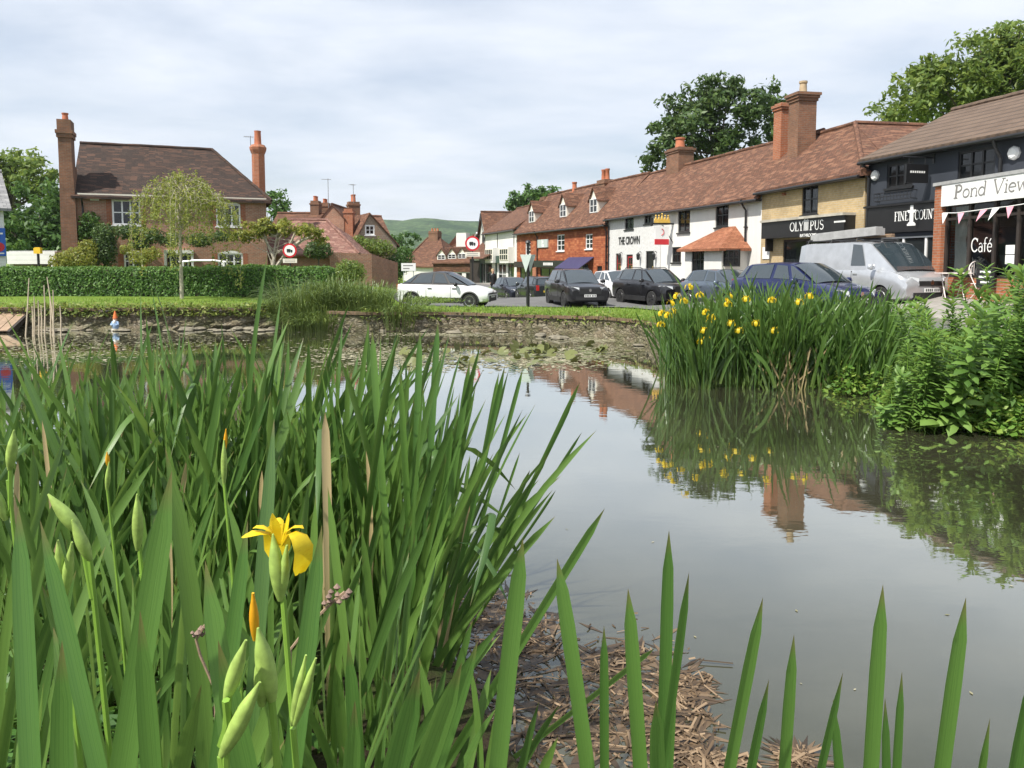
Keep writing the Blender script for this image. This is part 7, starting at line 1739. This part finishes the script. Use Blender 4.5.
    # wheels: tyre and rim
    for x in sp['wheels']:
        for s in (-1, 1):
            y = s * (W2 - .115); w = MB(); w.lathe([(wr * .66, -.1), (wr * .95, -.105), (wr, -.07), (wr, .07), (wr * .95, .105), (wr * .66, .1)], (0, 0, 0), 28); ty = w.build('wheel', M['tyre'], t, smooth=40)
            ty.rotation_euler = (R(90), 0, 0); ty.location = (x, y, wr)
            m_ = MB(); m_.lathe([(wr * .66, -.05), (wr * .66, .05), (.01, .05)], (0, 0, 0), 24, 1)
            for sgn in (1, -1):
                for k in range(5):
                    a = 2 * math.pi * k / 5; m_.box((wr * .36 * math.cos(a), wr * .36 * math.sin(a), sgn * .085), (wr * .60, wr * .17, .03), a)
                m_.disc((0, 0, sgn * .075), (0, 0, sgn), wr * .16, .03, 12)
            m_.tube([(wr * .655 * math.cos(k * .2618), wr * .655 * math.sin(k * .2618), .088) for k in range(25)], .018, 5); m_.tube([(wr * .655 * math.cos(k * .2618), wr * .655 * math.sin(k * .2618), -.088) for k in range(25)], .018, 5)
            m_.build('rim', [M[sp.get('rim', 'alloy')], M['black_trim']], ty, smooth=30)
    xf = sp['body'][-1][0]; xr = sp['body'][0][0]; f = sp['face']
    def fbox(nm, x0, x1, y0, y1, z0, z1, mat, par=None): m_ = MB(); m_.bb(x0, x1, y0, y1, z0, z1); return m_.build(nm, M[mat] if isinstance(mat, str) else mat, par or t)
    # front: headlights swept back along the wing, grille, lower intake, plate
    for s in (-1, 1):
        hz, hh, hy, hw, back = f['lamp']; y0 = s * hy; y1 = s * (hy + hw)
        xa = xf - f.get('inset', .03); m_ = MB(); pts = [(xa + .03, y0, hz - hh / 2), (xa - .05, s * (hy + hw * .75), hz - hh / 2), (xa - back, y1 + s * .006, hz + hh * .1), (xa - back, y1 + s * .0, hz + hh * .62), (xa - .10, s * (hy + hw * .6), hz + hh * .62), (xa - .0, y0, hz + hh * .42)]
        m_.prism([Vector(p) + Vector((.012, s * .012, .008)) for p in pts], (-.14, -s * .05, -.0)); m_.build('headlight', M['lamp'], t)
    gz_, gh_, gw_ = f['grille']; fbox('grille', xf - .10, xf + .012, -gw_, gw_, gz_ - gh_ / 2, gz_ + gh_ / 2, 'black_trim')
    if f.get('intake'): iz, ih, iw = f['intake']; fbox('bumper_intake', xf - .12, xf + .016, -iw, iw, iz - ih / 2, iz + ih / 2, 'black_trim')
    if f.get('bar'): fbox('grille_bar', xf + .005, xf + .02, -gw_ * .98, gw_ * .98, gz_ + .0, gz_ + .02, 'chrome')
    if f.get('badge'): m_ = MB(); m_.disc((xf + .014, 0, f['badge']), (1, 0, 0), .055, .01, 12, squash=(1, 1.3)); m_.build('badge', M['chrome'], t)
    pz = f['plate']; fp = fbox('number_plate', xf + .017, xf + .027, -.26, .26, pz - .056, pz + .056, 'sign_white')
    if f.get('text'):
        o = letters(f['text'], .105, M['letter_black'], t, (xf + .030, 0, pz), rz=R(90), squeeze=.88); o.parent = fp; o.location = (xf + .030, 0, pz)
    else:
        m_ = MB()
        for k in range(7): y = -.20 + k * .064 + (.03 if k > 3 else 0); m_.bb(xf + .0275, xf + .029, y - .018, y + .018, pz - .036, pz + .036)
        m_.build('plate_characters', M['letter_black'], fp)
    # rear lamps and plate
    for s in (-1, 1):
        tz, th_ = f['tail']; m_ = MB(); m_.box((xr + .05, s * (W2 * .70), tz - .05), (.13, W2 * .20, th_)); m_.build('tail_light', M['tail'], t)
    m_ = MB(); m_.bb(xr - .02, xr - .005, -.26, .26, f['tail'][0] - .30, f['tail'][0] - .19); m_.build('number_plate', M['sign_yellow'], t)
    # door mirrors, sills, door lines, handles
    for s in (-1, 1):
        mx, mzz = f['mirror']; m_ = MB(); m_.lathe([(.02, -.09), (.10, -.06), (.115, .02), (.08, .085), (.02, .1)], (0, 0, 0), 10); mm_ = m_.build('mirror', sp.get('mirrormat', paint), t, smooth=50); mm_.location = (mx, s * (W2 + .10), mzz); mm_.scale = (.7, 1.1, .9)
        fbox('sill', sp['wheels'][0] + wr * 1.25, sp['wheels'][1] - wr * 1.25, s * (W2 * .93), s * (W2 + .006), sp['body'][2][1] - .01, sp['body'][2][1] + sp.get('sill', .12), 'black_trim') if s > 0 else fbox('sill', sp['wheels'][0] + wr * 1.25, sp['wheels'][1] - wr * 1.25, -(W2 + .006), -(W2 * .93), sp['body'][2][1] - .01, sp['body'][2][1] + sp.get('sill', .12), 'black_trim')
        if sp.get('arch'):
            for x in sp['wheels']:
                m_ = MB(); rr_ = wr * 1.17; m_.tube([(x + rr_ * math.cos(a), s * (W2 * .985), wr + rr_ * math.sin(a)) for a in [R(-18 + 216 * k / 16) for k in range(17)]], .045, 6); m_.build('arch_trim', M['black_trim'], t)
        for x in f.get('doors', []):
            fbox('door_handle', x - .09, x + .09, min(s * W2, s * (W2 + .02)), max(s * W2, s * (W2 + .02)), f['handle'], f['handle'] + .03, sp.get('mirrormat', paint))
            m_ = MB(); xg = x - .16; m_.bb(xg - .006, xg + .006, min(s * (W2 - .03), s * (W2 + .003)), max(s * (W2 - .03), s * (W2 + .003)), sp['body'][2][1] + .14, f['handle'] + .1); m_.build('door_gap', M['black_trim'], t)
    if sp.get('rails'):
        for s in (-1, 1):
            m_ = MB(); m_.tube([(rx[1], s * wr_ * .9, zrt(1) + .0), (rx[1] + .1, s * wr_ * .9, zrt(1) + .05), (rx[-2] - .25, s * wr_ * .9, zrt(n - 2) + .05), (rx[-2] - .1, s * wr_ * .9, zrt(n - 2) + .0)], .018, 6); m_.build('roof_rail', M['black_trim'], t)
    return t
HATCH = dict(w=1.74, wr=.31, wheels=(-1.26, 1.28), crown=.02, body=[(-1.98, .36, .92, .80, .74), (-1.90, .28, .98, .93, .86), (-1.55, .22, .99, .99, .93), (-.6, .20, .97, 1, .95), (.5, .20, .96, 1, .95), (.98, .21, .95, .99, .90), (1.45, .22, .87, .99, .87), (1.78, .24, .79, .96, .80), (1.95, .27, .71, .90, .75), (2.02, .33, .62, .84, .72)],
    gh=dict(bx=[-1.88, -1.45, -.30, .45, 1.18], rx=[-1.50, -1.25, -.28, .20, .28], zb=[.97, .97, .96, .95, .92], zr=[1.38, 1.44, 1.48, 1.46, 1.44], side=[1, 1, 1, 1]),
    face=dict(lamp=(.68, .15, .42, .34, .42), grille=(.55, .10, .42), intake=(.38, .12, .5), plate=.50, tail=(.88, .30), mirror=(.72, .98), doors=(-.45, .62), handle=.80, badge=.66))
SUV = dict(w=1.88, wr=.36, wheels=(-1.32, 1.36), crown=.03, rails=1, arch=0, rim='dark_alloy', sill=.2, body=[(-2.25, .46, 1.04, .80, .74), (-2.15, .36, 1.12, .93, .86), (-1.8, .28, 1.13, .99, .93), (-.7, .25, 1.10, 1, .95), (.5, .25, 1.08, 1, .95), (1.05, .25, 1.07, .99, .90), (1.60, .27, 1.02, .99, .89), (1.98, .29, .97, .96, .83), (2.20, .32, .90, .90, .78), (2.28, .38, .80, .84, .75)],
    gh=dict(bx=[-2.15, -1.55, -.35, .55, 1.30], rx=[-1.75, -1.40, -.30, .20, .32], zb=[1.10, 1.10, 1.08, 1.07, 1.04], zr=[1.58, 1.64, 1.67, 1.65, 1.62], side=[1, 1, 1, 1]),
    face=dict(lamp=(.84, .15, .46, .40, .45), grille=(.76, .24, .48), intake=(.46, .16, .62), plate=.57, tail=(1.0, .22), mirror=(.78, 1.14), doors=(-.5, .68), handle=.93, badge=.80))
import copy
def V(base, **kw):
    d = copy.deepcopy(base)
    for k, v in kw.items():
        if isinstance(v, dict) and k in d: d[k].update(v)
        else: d[k] = v
    return d
def head(dx, dy): return math.atan2(dy, dx)
def ground_at(px, Y, z=None):
    X = (px - 512) / FPX * Y; return Vector((X, Y, (gz(X, Y) + .04) if z is None else z))
PT = dict(black=carpaint('black_car_paint', (.010, .010, .012)), white=carpaint('white_car_paint', (.74, .75, .76), 0, .3), blue=carpaint('deep_blue_car_paint', (.008, .015, .075), .2), navy=carpaint('dark_navy_car_paint', (.018, .022, .035), .2), silver=carpaint('silver_van_paint', (.50, .52, .55), .45, .25), greyb=carpaint('grey_blue_car_paint', (.10, .13, .17), .4), dark=carpaint('dark_green_black_car_paint', (.014, .018, .02), .2))
vehicle('white hatchback with black roof and black wheel arches crossing in front of the row', 'car', 'parked_car', PT['white'], V(HATCH, arch=1, roofmat=M['black'], pillar=M['black'], mirrormat=M['black'], sill=.22, gh=dict(bx=[-1.84, -1.38, -.35, .42, 1.22], rx=[-1.22, -.98, -.30, .10, .20], zr=[1.38, 1.46, 1.51, 1.49, 1.45]), face=dict(grille=(.60, .05, .6), intake=(.40, .22, .5), lamp=(.60, .14, .42, .32, .2))), ground_at(447, 32.6), head(.965, -.26))
vehicle('black family crossover with roof rails facing the pond, front plate visible, between two white cars', 'car', 'parked_car', PT['black'], V(SUV), ground_at(575, 34.4, .02), head(.20, -.98))
vehicle('black premium sport utility car with twin grille parked in front of the pub door', 'car', 'parked_car', PT['black'], V(SUV, w=1.9, gh=dict(), face=dict(grille=(.80, .24, .34), bar=0, lamp=(.86, .13, .44, .42, .4))), ground_at(653, 34.2, .06), head(.36, -.93))
vehicle('small white city car half hidden between the two black cars', 'car', 'parked_car', PT['white'], V(HATCH, w=1.64, face=dict(grille=(.50, .06, .3), intake=(.36, .16, .5))), ground_at(615, 38.5, .10), head(.22, -.97))
vehicle('dark navy hatchback seen head on behind the give way post', 'car', 'parked_car', PT['navy'], V(HATCH), ground_at(513, 48.5, -.42), head(.30, -.95))
vehicle('dark estate car showing its red tail light behind the black crossover', 'car', 'parked_car', PT['dark'], V(HATCH, gh=dict(bx=[-1.92, -1.5, -.30, .45, 1.15], rx=[-1.72, -1.45, -.28, .2, .28])), ground_at(537, 45.0, -.28), head(-.28, .96))
vehicle('deep blue hatchback in front of the silver van behind the iris clump', 'car', 'parked_car', PT['blue'], V(HATCH, w=1.76), ground_at(801, 21.2, .52), head(.42, -.91))
vehicle('grey blue car roof showing between the pub porch and the deep blue hatchback', 'car', 'parked_car', PT['greyb'], V(HATCH), ground_at(726, 29.5, .25), head(.35, -.94))
VAN = dict(w=1.90, wr=.33, wheels=(-1.42, 1.55), crown=.02, body=[(-2.36, .40, 1.06, .93, .92), (-2.30, .32, 1.10, .98, .96), (-1.9, .26, 1.11, 1, .97), (-.6, .25, 1.11, 1, .97), (.6, .25, 1.11, 1, .97), (1.35, .26, 1.13, 1, .95), (1.85, .27, 1.09, 1, .92), (2.12, .29, 1.01, .97, .88), (2.33, .32, .90, .93, .82), (2.41, .38, .76, .88, .78)],
    gh=dict(bx=[-2.34, -1.9, .25, .98, 1.98], rx=[-2.26, -1.9, .22, .66, .86], zb=[1.09, 1.10, 1.10, 1.12, 1.06], zr=[1.88, 1.93, 1.95, 1.93, 1.90], side=[0, 0, 1, 1], wb=.95, wr=.82, rear=False),
    face=dict(lamp=(.80, .22, .40, .42, .55), grille=(.76, .13, .42), bar=0, badge=.78, intake=(.42, .18, .6), plate=.58, tail=(1.0, .5), mirror=(1.32, 1.20), doors=(.55,), handle=.98))
VAN['gh']['side'] = [0, 0, 1, 0]
vL = ground_at(868, 23.2, .66); vh = head(.27, -.965)
van = vehicle('silver panel van with roof load parked before the black fronted shops', 'van', 'parked_van', PT['silver'], VAN, vL, vh)
mb = MB()
for s in (-1, 1): mb.tube([(-2.1, s * .62, 1.99), (.5, s * .62, 1.99)], .02, 6)
for x in (-1.9, -.8, .3): mb.tube([(x, -.75, 1.90), (x, -.70, 2.02), (x, .70, 2.02), (x, .75, 1.90)], .02, 6)
mb.build('roof_rack', M['black_trim'], van)
def on_van(name, label, cat, mb, mat): o = mb.build(name, M[mat] if isinstance(mat, str) else mat, None); o.location = vL; o.rotation_euler = (0, 0, vh); return tag(o, label, cat)
mb = MB(); mb.box((-.55, -.42, 2.15), (2.9, .32, .20), 0, 0, Matrix.Rotation(R(-2.5), 3, 'Y')); mb.box((-.50, -.42, 2.275), (2.7, .24, .05), 0, 0, Matrix.Rotation(R(-2.5), 3, 'Y')); on_van('pipe_carrier', 'long grey pipe carrier lashed along the van roof rack', 'carrier', mb, 'lead')
for k, (y, z, L) in enumerate(((-.12, 2.075, 2.6), (.0, 2.075, 2.4), (-.06, 2.13, 2.5))):
    mb = MB(); mb.box((-.25, y, z), (L, .10, .045)); on_van('timber_plank', 'bare timber plank lying on the van roof rack', 'plank', mb, 'wood')['group'] = 'planks on the van roof'

# ================================================================ street furniture
def post(mb, h, r=.04): mb.tube([(0, 0, -.15), (0, 0, h)], r, 8)
def roundsign(px, D, pyc, label, r, post_base=None, plate=True):
    p = at(px, pyc, D); g = gz(p.x, p.y); t = empty('road_sign', (p.x, p.y, g), 0, label, 'road sign'); h = p.z - g; mb = MB(); post(mb, h + r); mb.build('post', M['black'], t)
    mb = MB(); mb.disc((0, -.045, h), (0, -1, 0), r, .012, 28); d = mb.build('sign_disc', M['sign_red'], t); mb = MB(); mb.disc((0, -.0585, h), (0, -1, 0), r * .76, .004, 28); f = mb.build('sign_face', M['sign_white'], d)
    mb = MB(); mb.bb(-r * .42, r * .12, -.068, -.064, h - r * .18, h + r * .22); mb.bb(r * .15, r * .40, -.068, -.064, h - r * .18, h + r * .10)
    for x in (-.25, .0, .27): mb.disc((x * r, -.0685, h - r * .22), (0, -1, 0), r * .09, .004, 8)
    mb.build('lorry_symbol', M['letter_black'], d)
    if plate:
        mb = MB(); mb.bb(-r * 1.0, r * 1.0, -.055, -.045, h - r * 1.75, h - r * 1.15); pl = mb.build('sub_plate', M['cream'], t); mb = MB()
        for k in range(2): mb.bb(-r * .75, r * .75, -.059, -.0555, h - r * (1.34 + .24 * k) - .012, h - r * (1.34 + .24 * k) + .012)
        mb.build('plate_lines', M['letter_grey'], pl)
    return t
roundsign(290, 39.5, 250.5, 'round red bordered road sign with lorry symbol in front of the outbuilding', .36)
roundsign(472.5, 37.5, 243.5, 'round red bordered road sign with lorry symbol above the white hatchback', .36)
# white direction sign
p = at(408.5, 267, 40); g0 = gz(p.x, p.y); t = empty('direction_sign', (p.x, p.y, g0), R(8), 'white rectangular direction sign on posts behind the white hatchback', 'road sign'); h = p.z - g0; mb = MB()
for x in (-.25, .25): mb.tube([(x, 0, -.1), (x, 0, h + .15)], .025, 6)
mb.build('post', M['galv'], t); mb = MB(); mb.bb(-.37, .37, -.06, -.035, h - .20, h + .20); bd = mb.build('board', M['sign_white'], t); mb = MB()
mb.bb(-.28, .22, -.064, -.0605, h + .05, h + .10); mb.bb(-.28, .05, -.064, -.0605, h - .10, h - .05); mb.build('lettering', M['letter_grey'], bd)
# back of a give way sign on a dark lamp-like post
p = at(528, 262, 31.2); g0 = gz(p.x, p.y); t = empty('give_way_sign', (p.x, p.y, g0), 0, 'pair of grey triangular sign backs on a slim black post at the lawn edge', 'road sign'); h = p.z - g0; mb = MB(); post(mb, zrow(243.5, 31.2, 528) - g0, .05); mb.tube([(0, 0, 0), (0, 0, .7)], .07, 8); mb.lathe([(.06, 0), (.12, .05), (.09, .12), (.02, .16)], (0, 0, zrow(244, 31.2, 528) - g0), 8); mb.build('post', M['black'], t)
for s in (-1, 1):
    mb = MB(); r = .42; mb.prism([(-r * .62 * 1, 0, 0.30), (r * .62, 0, 0.30), (0, 0, -.42)], (0, .012, 0)); o = mb.build('sign_triangle', M['plate_grey'], t); o.location = (s * .09, -.07 if s < 0 else .06, h + .0); o.rotation_euler = (0, 0, s * R(28))
# yellow topped post by the hedge
p = at(38, 251, 34.6); g0 = gz(p.x, p.y); t = empty('marker_post', (p.x, p.y, g0), 0, 'black post with a yellow box on top behind the hedge', 'post'); mb = MB(); post(mb, p.z - g0 - .12, .055); mb.build('post', M['black'], t); mb = MB(); mb.bb(-.15, .15, -.09, .09, p.z - g0 - .118, p.z - g0 + .13); mb.bb(-.12, .12, -.07, .07, p.z - g0 + .132, p.z - g0 + .16); mb.build('box', M['sign_yellow'], t)
# arbour / gate in white by the house
p = at(205, 266, 38.2); g0 = gz(p.x, p.y); t = empty('garden_gate', (p.x, p.y, g0), .05, 'white painted timber gate arch standing before the brick house door', 'gate'); mb = MB(); h = zrow(262.5, 38.2, 205) - g0
for x in (-1.1, .9): mb.bb(x - .07, x + .07, -.07, .07, 0, h)
mb.build('post', M['white'], t); mb = MB(); mb.tube([(-1.25, 0, h + .02), (-.4, 0, h + .10), (.4, 0, h + .10), (1.05, 0, h + .02)], .06, 6); mb.build('rail', M['white'], t)
# timber ramp at the far left water edge
p = at(-4, 316, 25.4); t = tag(empty('timber_ramp', (p.x, p.y, WZ), .05), 'brown planked timber ramp sloping into the water beside dry reeds', 'ramp'); mb = MB()
for k in range(8): mb.box((-1.6 + k * .30, .2 + .02 * (k % 2), .38), (.28, 1.6, .05), 0, 0, Matrix.Rotation(R(24), 3, 'X'))
mb.build('deck', M['wood'], t); mb = MB(); mb.box((.72, .2, .33), (.08, 1.7, .16), 0, 0, Matrix.Rotation(R(24), 3, 'X')); mb.box((-1.8, .2, .33), (.08, 1.7, .16), 0, 0, Matrix.Rotation(R(24), 3, 'X')); mb.build('beam', M['dark_timber'], t)
M['pond_stone'] = plain('mossy_stone', (.19, .17, .125), .9, .45, 4, bmp=.3)
# stones at the foot of the far wall
rng = np.random.default_rng(44)
for k in range(46):
    px = rng.uniform(0, 275) if k < 34 else rng.uniform(420, 640); q = atz(px, (329.5 if k < 34 else np.interp(px, [412, 500, 648], [331, 332.5, 346])) + rng.uniform(-.6, 2.2), WZ); mb = MB(); s = rng.uniform(.06, .24)
    prof = [(.02, -.5), (.8, -.35), (1, .05), (.75, .4), (.05, .55)]; mb.lathe(prof, (0, 0, 0), 9); mb.v = [tuple(Vector(v) * (1 + .25 * noise.noise(Vector(v) * 1.3 + Vector((k, 0, 0)))) * s) for v in mb.v]
    o = mb.build('stone', M['pond_stone'], None); o.location = (q.x, q.y, WZ + s * .15); o.scale = (1.5, 1, .7); o.rotation_euler = (0, 0, rng.uniform(0, 3)); tag(o, 'loose grey stone lying in the shallow water under the far wall', 'stone', 'stones under the far wall')
# garden gnome on a stone in the water
p = atz(118, 330.5, WZ); t = empty('garden_gnome', (p.x, p.y - .15, WZ), 0, 'small garden gnome with pointed orange hat standing in the shallow far water', 'gnome'); mb = MB(); mb.lathe([(.22, -.1), (.24, .05), (.15, .1)], (0, 0, 0), 10); mb.build('plinth', M['conc'], t)
mb = MB(); mb.lathe([(.13, .1), (.17, .18), (.18, .32), (.13, .44), (.05, .47)], (0, 0, 0), 12); mb.tube([(-.13, -.02, .42), (-.2, -.08, .30), (-.1, -.17, .26)], .045, 6); mb.tube([(.13, -.02, .42), (.2, -.08, .30), (.1, -.17, .26)], .045, 6); mb.build('body', plain('pale_blue_smock', (.30, .42, .60), .6), t, smooth=50)
mb = MB(); mb.lathe([(.02, .42), (.10, .46), (.11, .54), (.06, .60)], (0, -.01, 0), 12); mb.lathe([(.005, .525), (.022, .54), (.005, .556)], (0, -.125, 0), 6); mb.build('head', plain('gnome_skin', (.55, .32, .22), .6), t, smooth=50)
mb = MB(); mb.lathe([(.01, .26), (.08, .34), (.09, .44), (.05, .50)], (0, -.09, 0), 10); mb.build('beard', M['letter_white'], t, smooth=50); mb = MB(); mb.lathe([(.125, .575), (.115, .62), (.07, .76), (.012, .92)], (0, 0, 0), 14); mb.build('hat', plain('orange_hat', (.72, .17, .04), .6), t, smooth=50); t.scale = (.62, .62, .74)
# folding cafe chair and table
cg = at(965, 290, 20.2); gzz = gz(cg.x, cg.y) + .15
def cafe_chair(loc, rz, label):
    t = empty('cafe_chair', loc, rz, label, 'chair'); mb = MB()
    for s in (-.2, .2): mb.tube([(s, .2, 0), (s, -.15, .62), (s, -.2, .85)], .012, 6); mb.tube([(s * .9, -.22, 0), (s * .9, .18, .45)], .012, 6)
    mb.build('frame', M['white_metal'], t); mb = MB(); mb.bb(-.2, .2, -.16, .2, .44, .46); mb.build('seat', M['white_metal'], t)
    mb = MB(); mb.tube([(.22 * math.cos(a), -.21, .80 + .22 * math.sin(a)) for a in [2 * math.pi * k / 20 for k in range(21)]], .014, 6)
    for x in (-.12, -.04, .04, .12): hh = math.sqrt(.22 ** 2 - x * x); mb.tube([(x, -.21, .8 - hh), (x, -.21, .8 + hh)], .007, 5)
    mb.build('backrest', M['white_metal'], t); return t
cafe_chair((cg.x + .25, cg.y - .3, gzz - .06), R(200), 'white round backed folding chair beside the cafe table')
tb_ = at(952.5, 290, 20.4); t = empty('cafe_table', (tb_.x, tb_.y, gz(tb_.x, tb_.y) + .10), R(75), 'small white folding table with crossed legs before the cafe', 'table'); mb = MB()
for y in (-.22, .22): mb.tube([(-.28, y, 0), (.28, y, .70)], .013, 6); mb.tube([(.28, y * .8, 0), (-.28, y * .8, .70)], .013, 6)
mb.build('leg', M['white_metal'], t); mb = MB(); mb.bb(-.36, .36, -.36, .36, .70, .725); mb.build('tabletop', M['white_metal'], t)
# passer-by behind the white hatchback: one skinned body, hair and coat as clothing
def person(loc, rz, label):
    t = bpy.data.meshes.new('person'); vs = [(0, 0, .95), (0, 0, 1.15), (0, 0, 1.38), (0, -.01, 1.50), (0, -.03, 1.62), (0, -.03, 1.72), (-.17, 0, 1.42), (-.23, .02, 1.15), (-.22, -.08, .92), (-.21, -.12, .82), (.17, 0, 1.42), (.23, .02, 1.15), (.22, -.08, .92), (.21, -.12, .82), (-.09, 0, .88), (-.10, -.02, .48), (-.10, .05, .08), (-.10, -.12, .03), (.09, 0, .88), (.10, .02, .48), (.10, .10, .08), (.10, -.07, .03)]
    es = [(0, 1), (1, 2), (2, 3), (3, 4), (4, 5), (2, 6), (6, 7), (7, 8), (8, 9), (2, 10), (10, 11), (11, 12), (12, 13), (0, 14), (14, 15), (15, 16), (16, 17), (0, 18), (18, 19), (19, 20), (20, 21)]
    rad = [.15, .14, .16, .06, .085, .095, .07, .05, .04, .035, .07, .05, .04, .035, .09, .065, .045, .035, .09, .065, .045, .035]
    t.from_pydata(vs, es, []); t.update(); o = bpy.data.objects.new('person', t); COL.objects.link(o); md = o.modifiers.new('s', 'SKIN')
    for i, r in enumerate(rad): t.skin_vertices[0].data[i].radius = (r, r * (.8 if i < 3 else 1))
    t.skin_vertices[0].data[0].use_root = True; o.modifiers.new('u', 'SUBSURF').render_levels = 2; o.modifiers['u'].levels = 2
    dg = bpy.context.evaluated_depsgraph_get(); nm = bpy.data.meshes.new_from_object(o.evaluated_get(dg)); o.modifiers.clear(); o.data = nm; nm.materials.clear(); nm.materials.append(plain('skin', (.50, .30, .22), .6)); nm.materials.append(M['black']); nm.materials.append(M['navy_render'])
    for p_ in nm.polygons: c = p_.center; p_.material_index = 0 if (c.z > 1.5 or (abs(c.x) > .17 and c.z < .88 and c.z > .7)) else (1 if c.z > .86 else 2); p_.use_smooth = True
    o.location = loc; o.rotation_euler = (0, 0, rz); tag(o, label, 'person')
    mb = MB(); mb.lathe([(.02, .115), (.08, .10), (.112, .03), (.11, -.05), (.09, -.14), (.06, -.16)], (0, .012, 1.71), 14); mb.v = [v for v in mb.v]; h_ = mb.build('hair', plain('fair_hair', (.42, .30, .17), .8), o, smooth=50); h_.scale = (1, .95, 1); h_.location = (0, .02, 0)
    mb = MB(); mb.lathe([(.20, .72), (.185, .95), (.165, 1.1), (.19, 1.32), (.15, 1.46), (.075, 1.5)], (0, 0, 0), 16); c_ = mb.build('coat', M['black'], o, smooth=50); c_.scale = (1.05, .72, 1); return o
pp_ = ground_at(493, 52, gz(-1.3, 52) + .04); person(pp_, R(25), 'person with fair hair in dark coat standing by the green shop front')
# ---- the air: far hills fade a little
mb = MB(); mb.bb(-1700, 1700, -60, 1640, -6, 240)
hm = bpy.data.materials.new('thin_air'); hm.use_nodes = True; hn = hm.node_tree; hn.nodes.clear(); ho = N(hn, 'ShaderNodeOutputMaterial'); hv = N(hn, 'ShaderNodeVolumePrincipled')
hv.inputs['Color'].default_value = (.86, .92, 1, 1); hv.inputs['Density'].default_value = .00014; hv.inputs['Anisotropy'].default_value = .2; hn.links.new(hv.outputs[0], ho.inputs['Volume'])
tag(mb.build('haze', hm), kind='stuff')
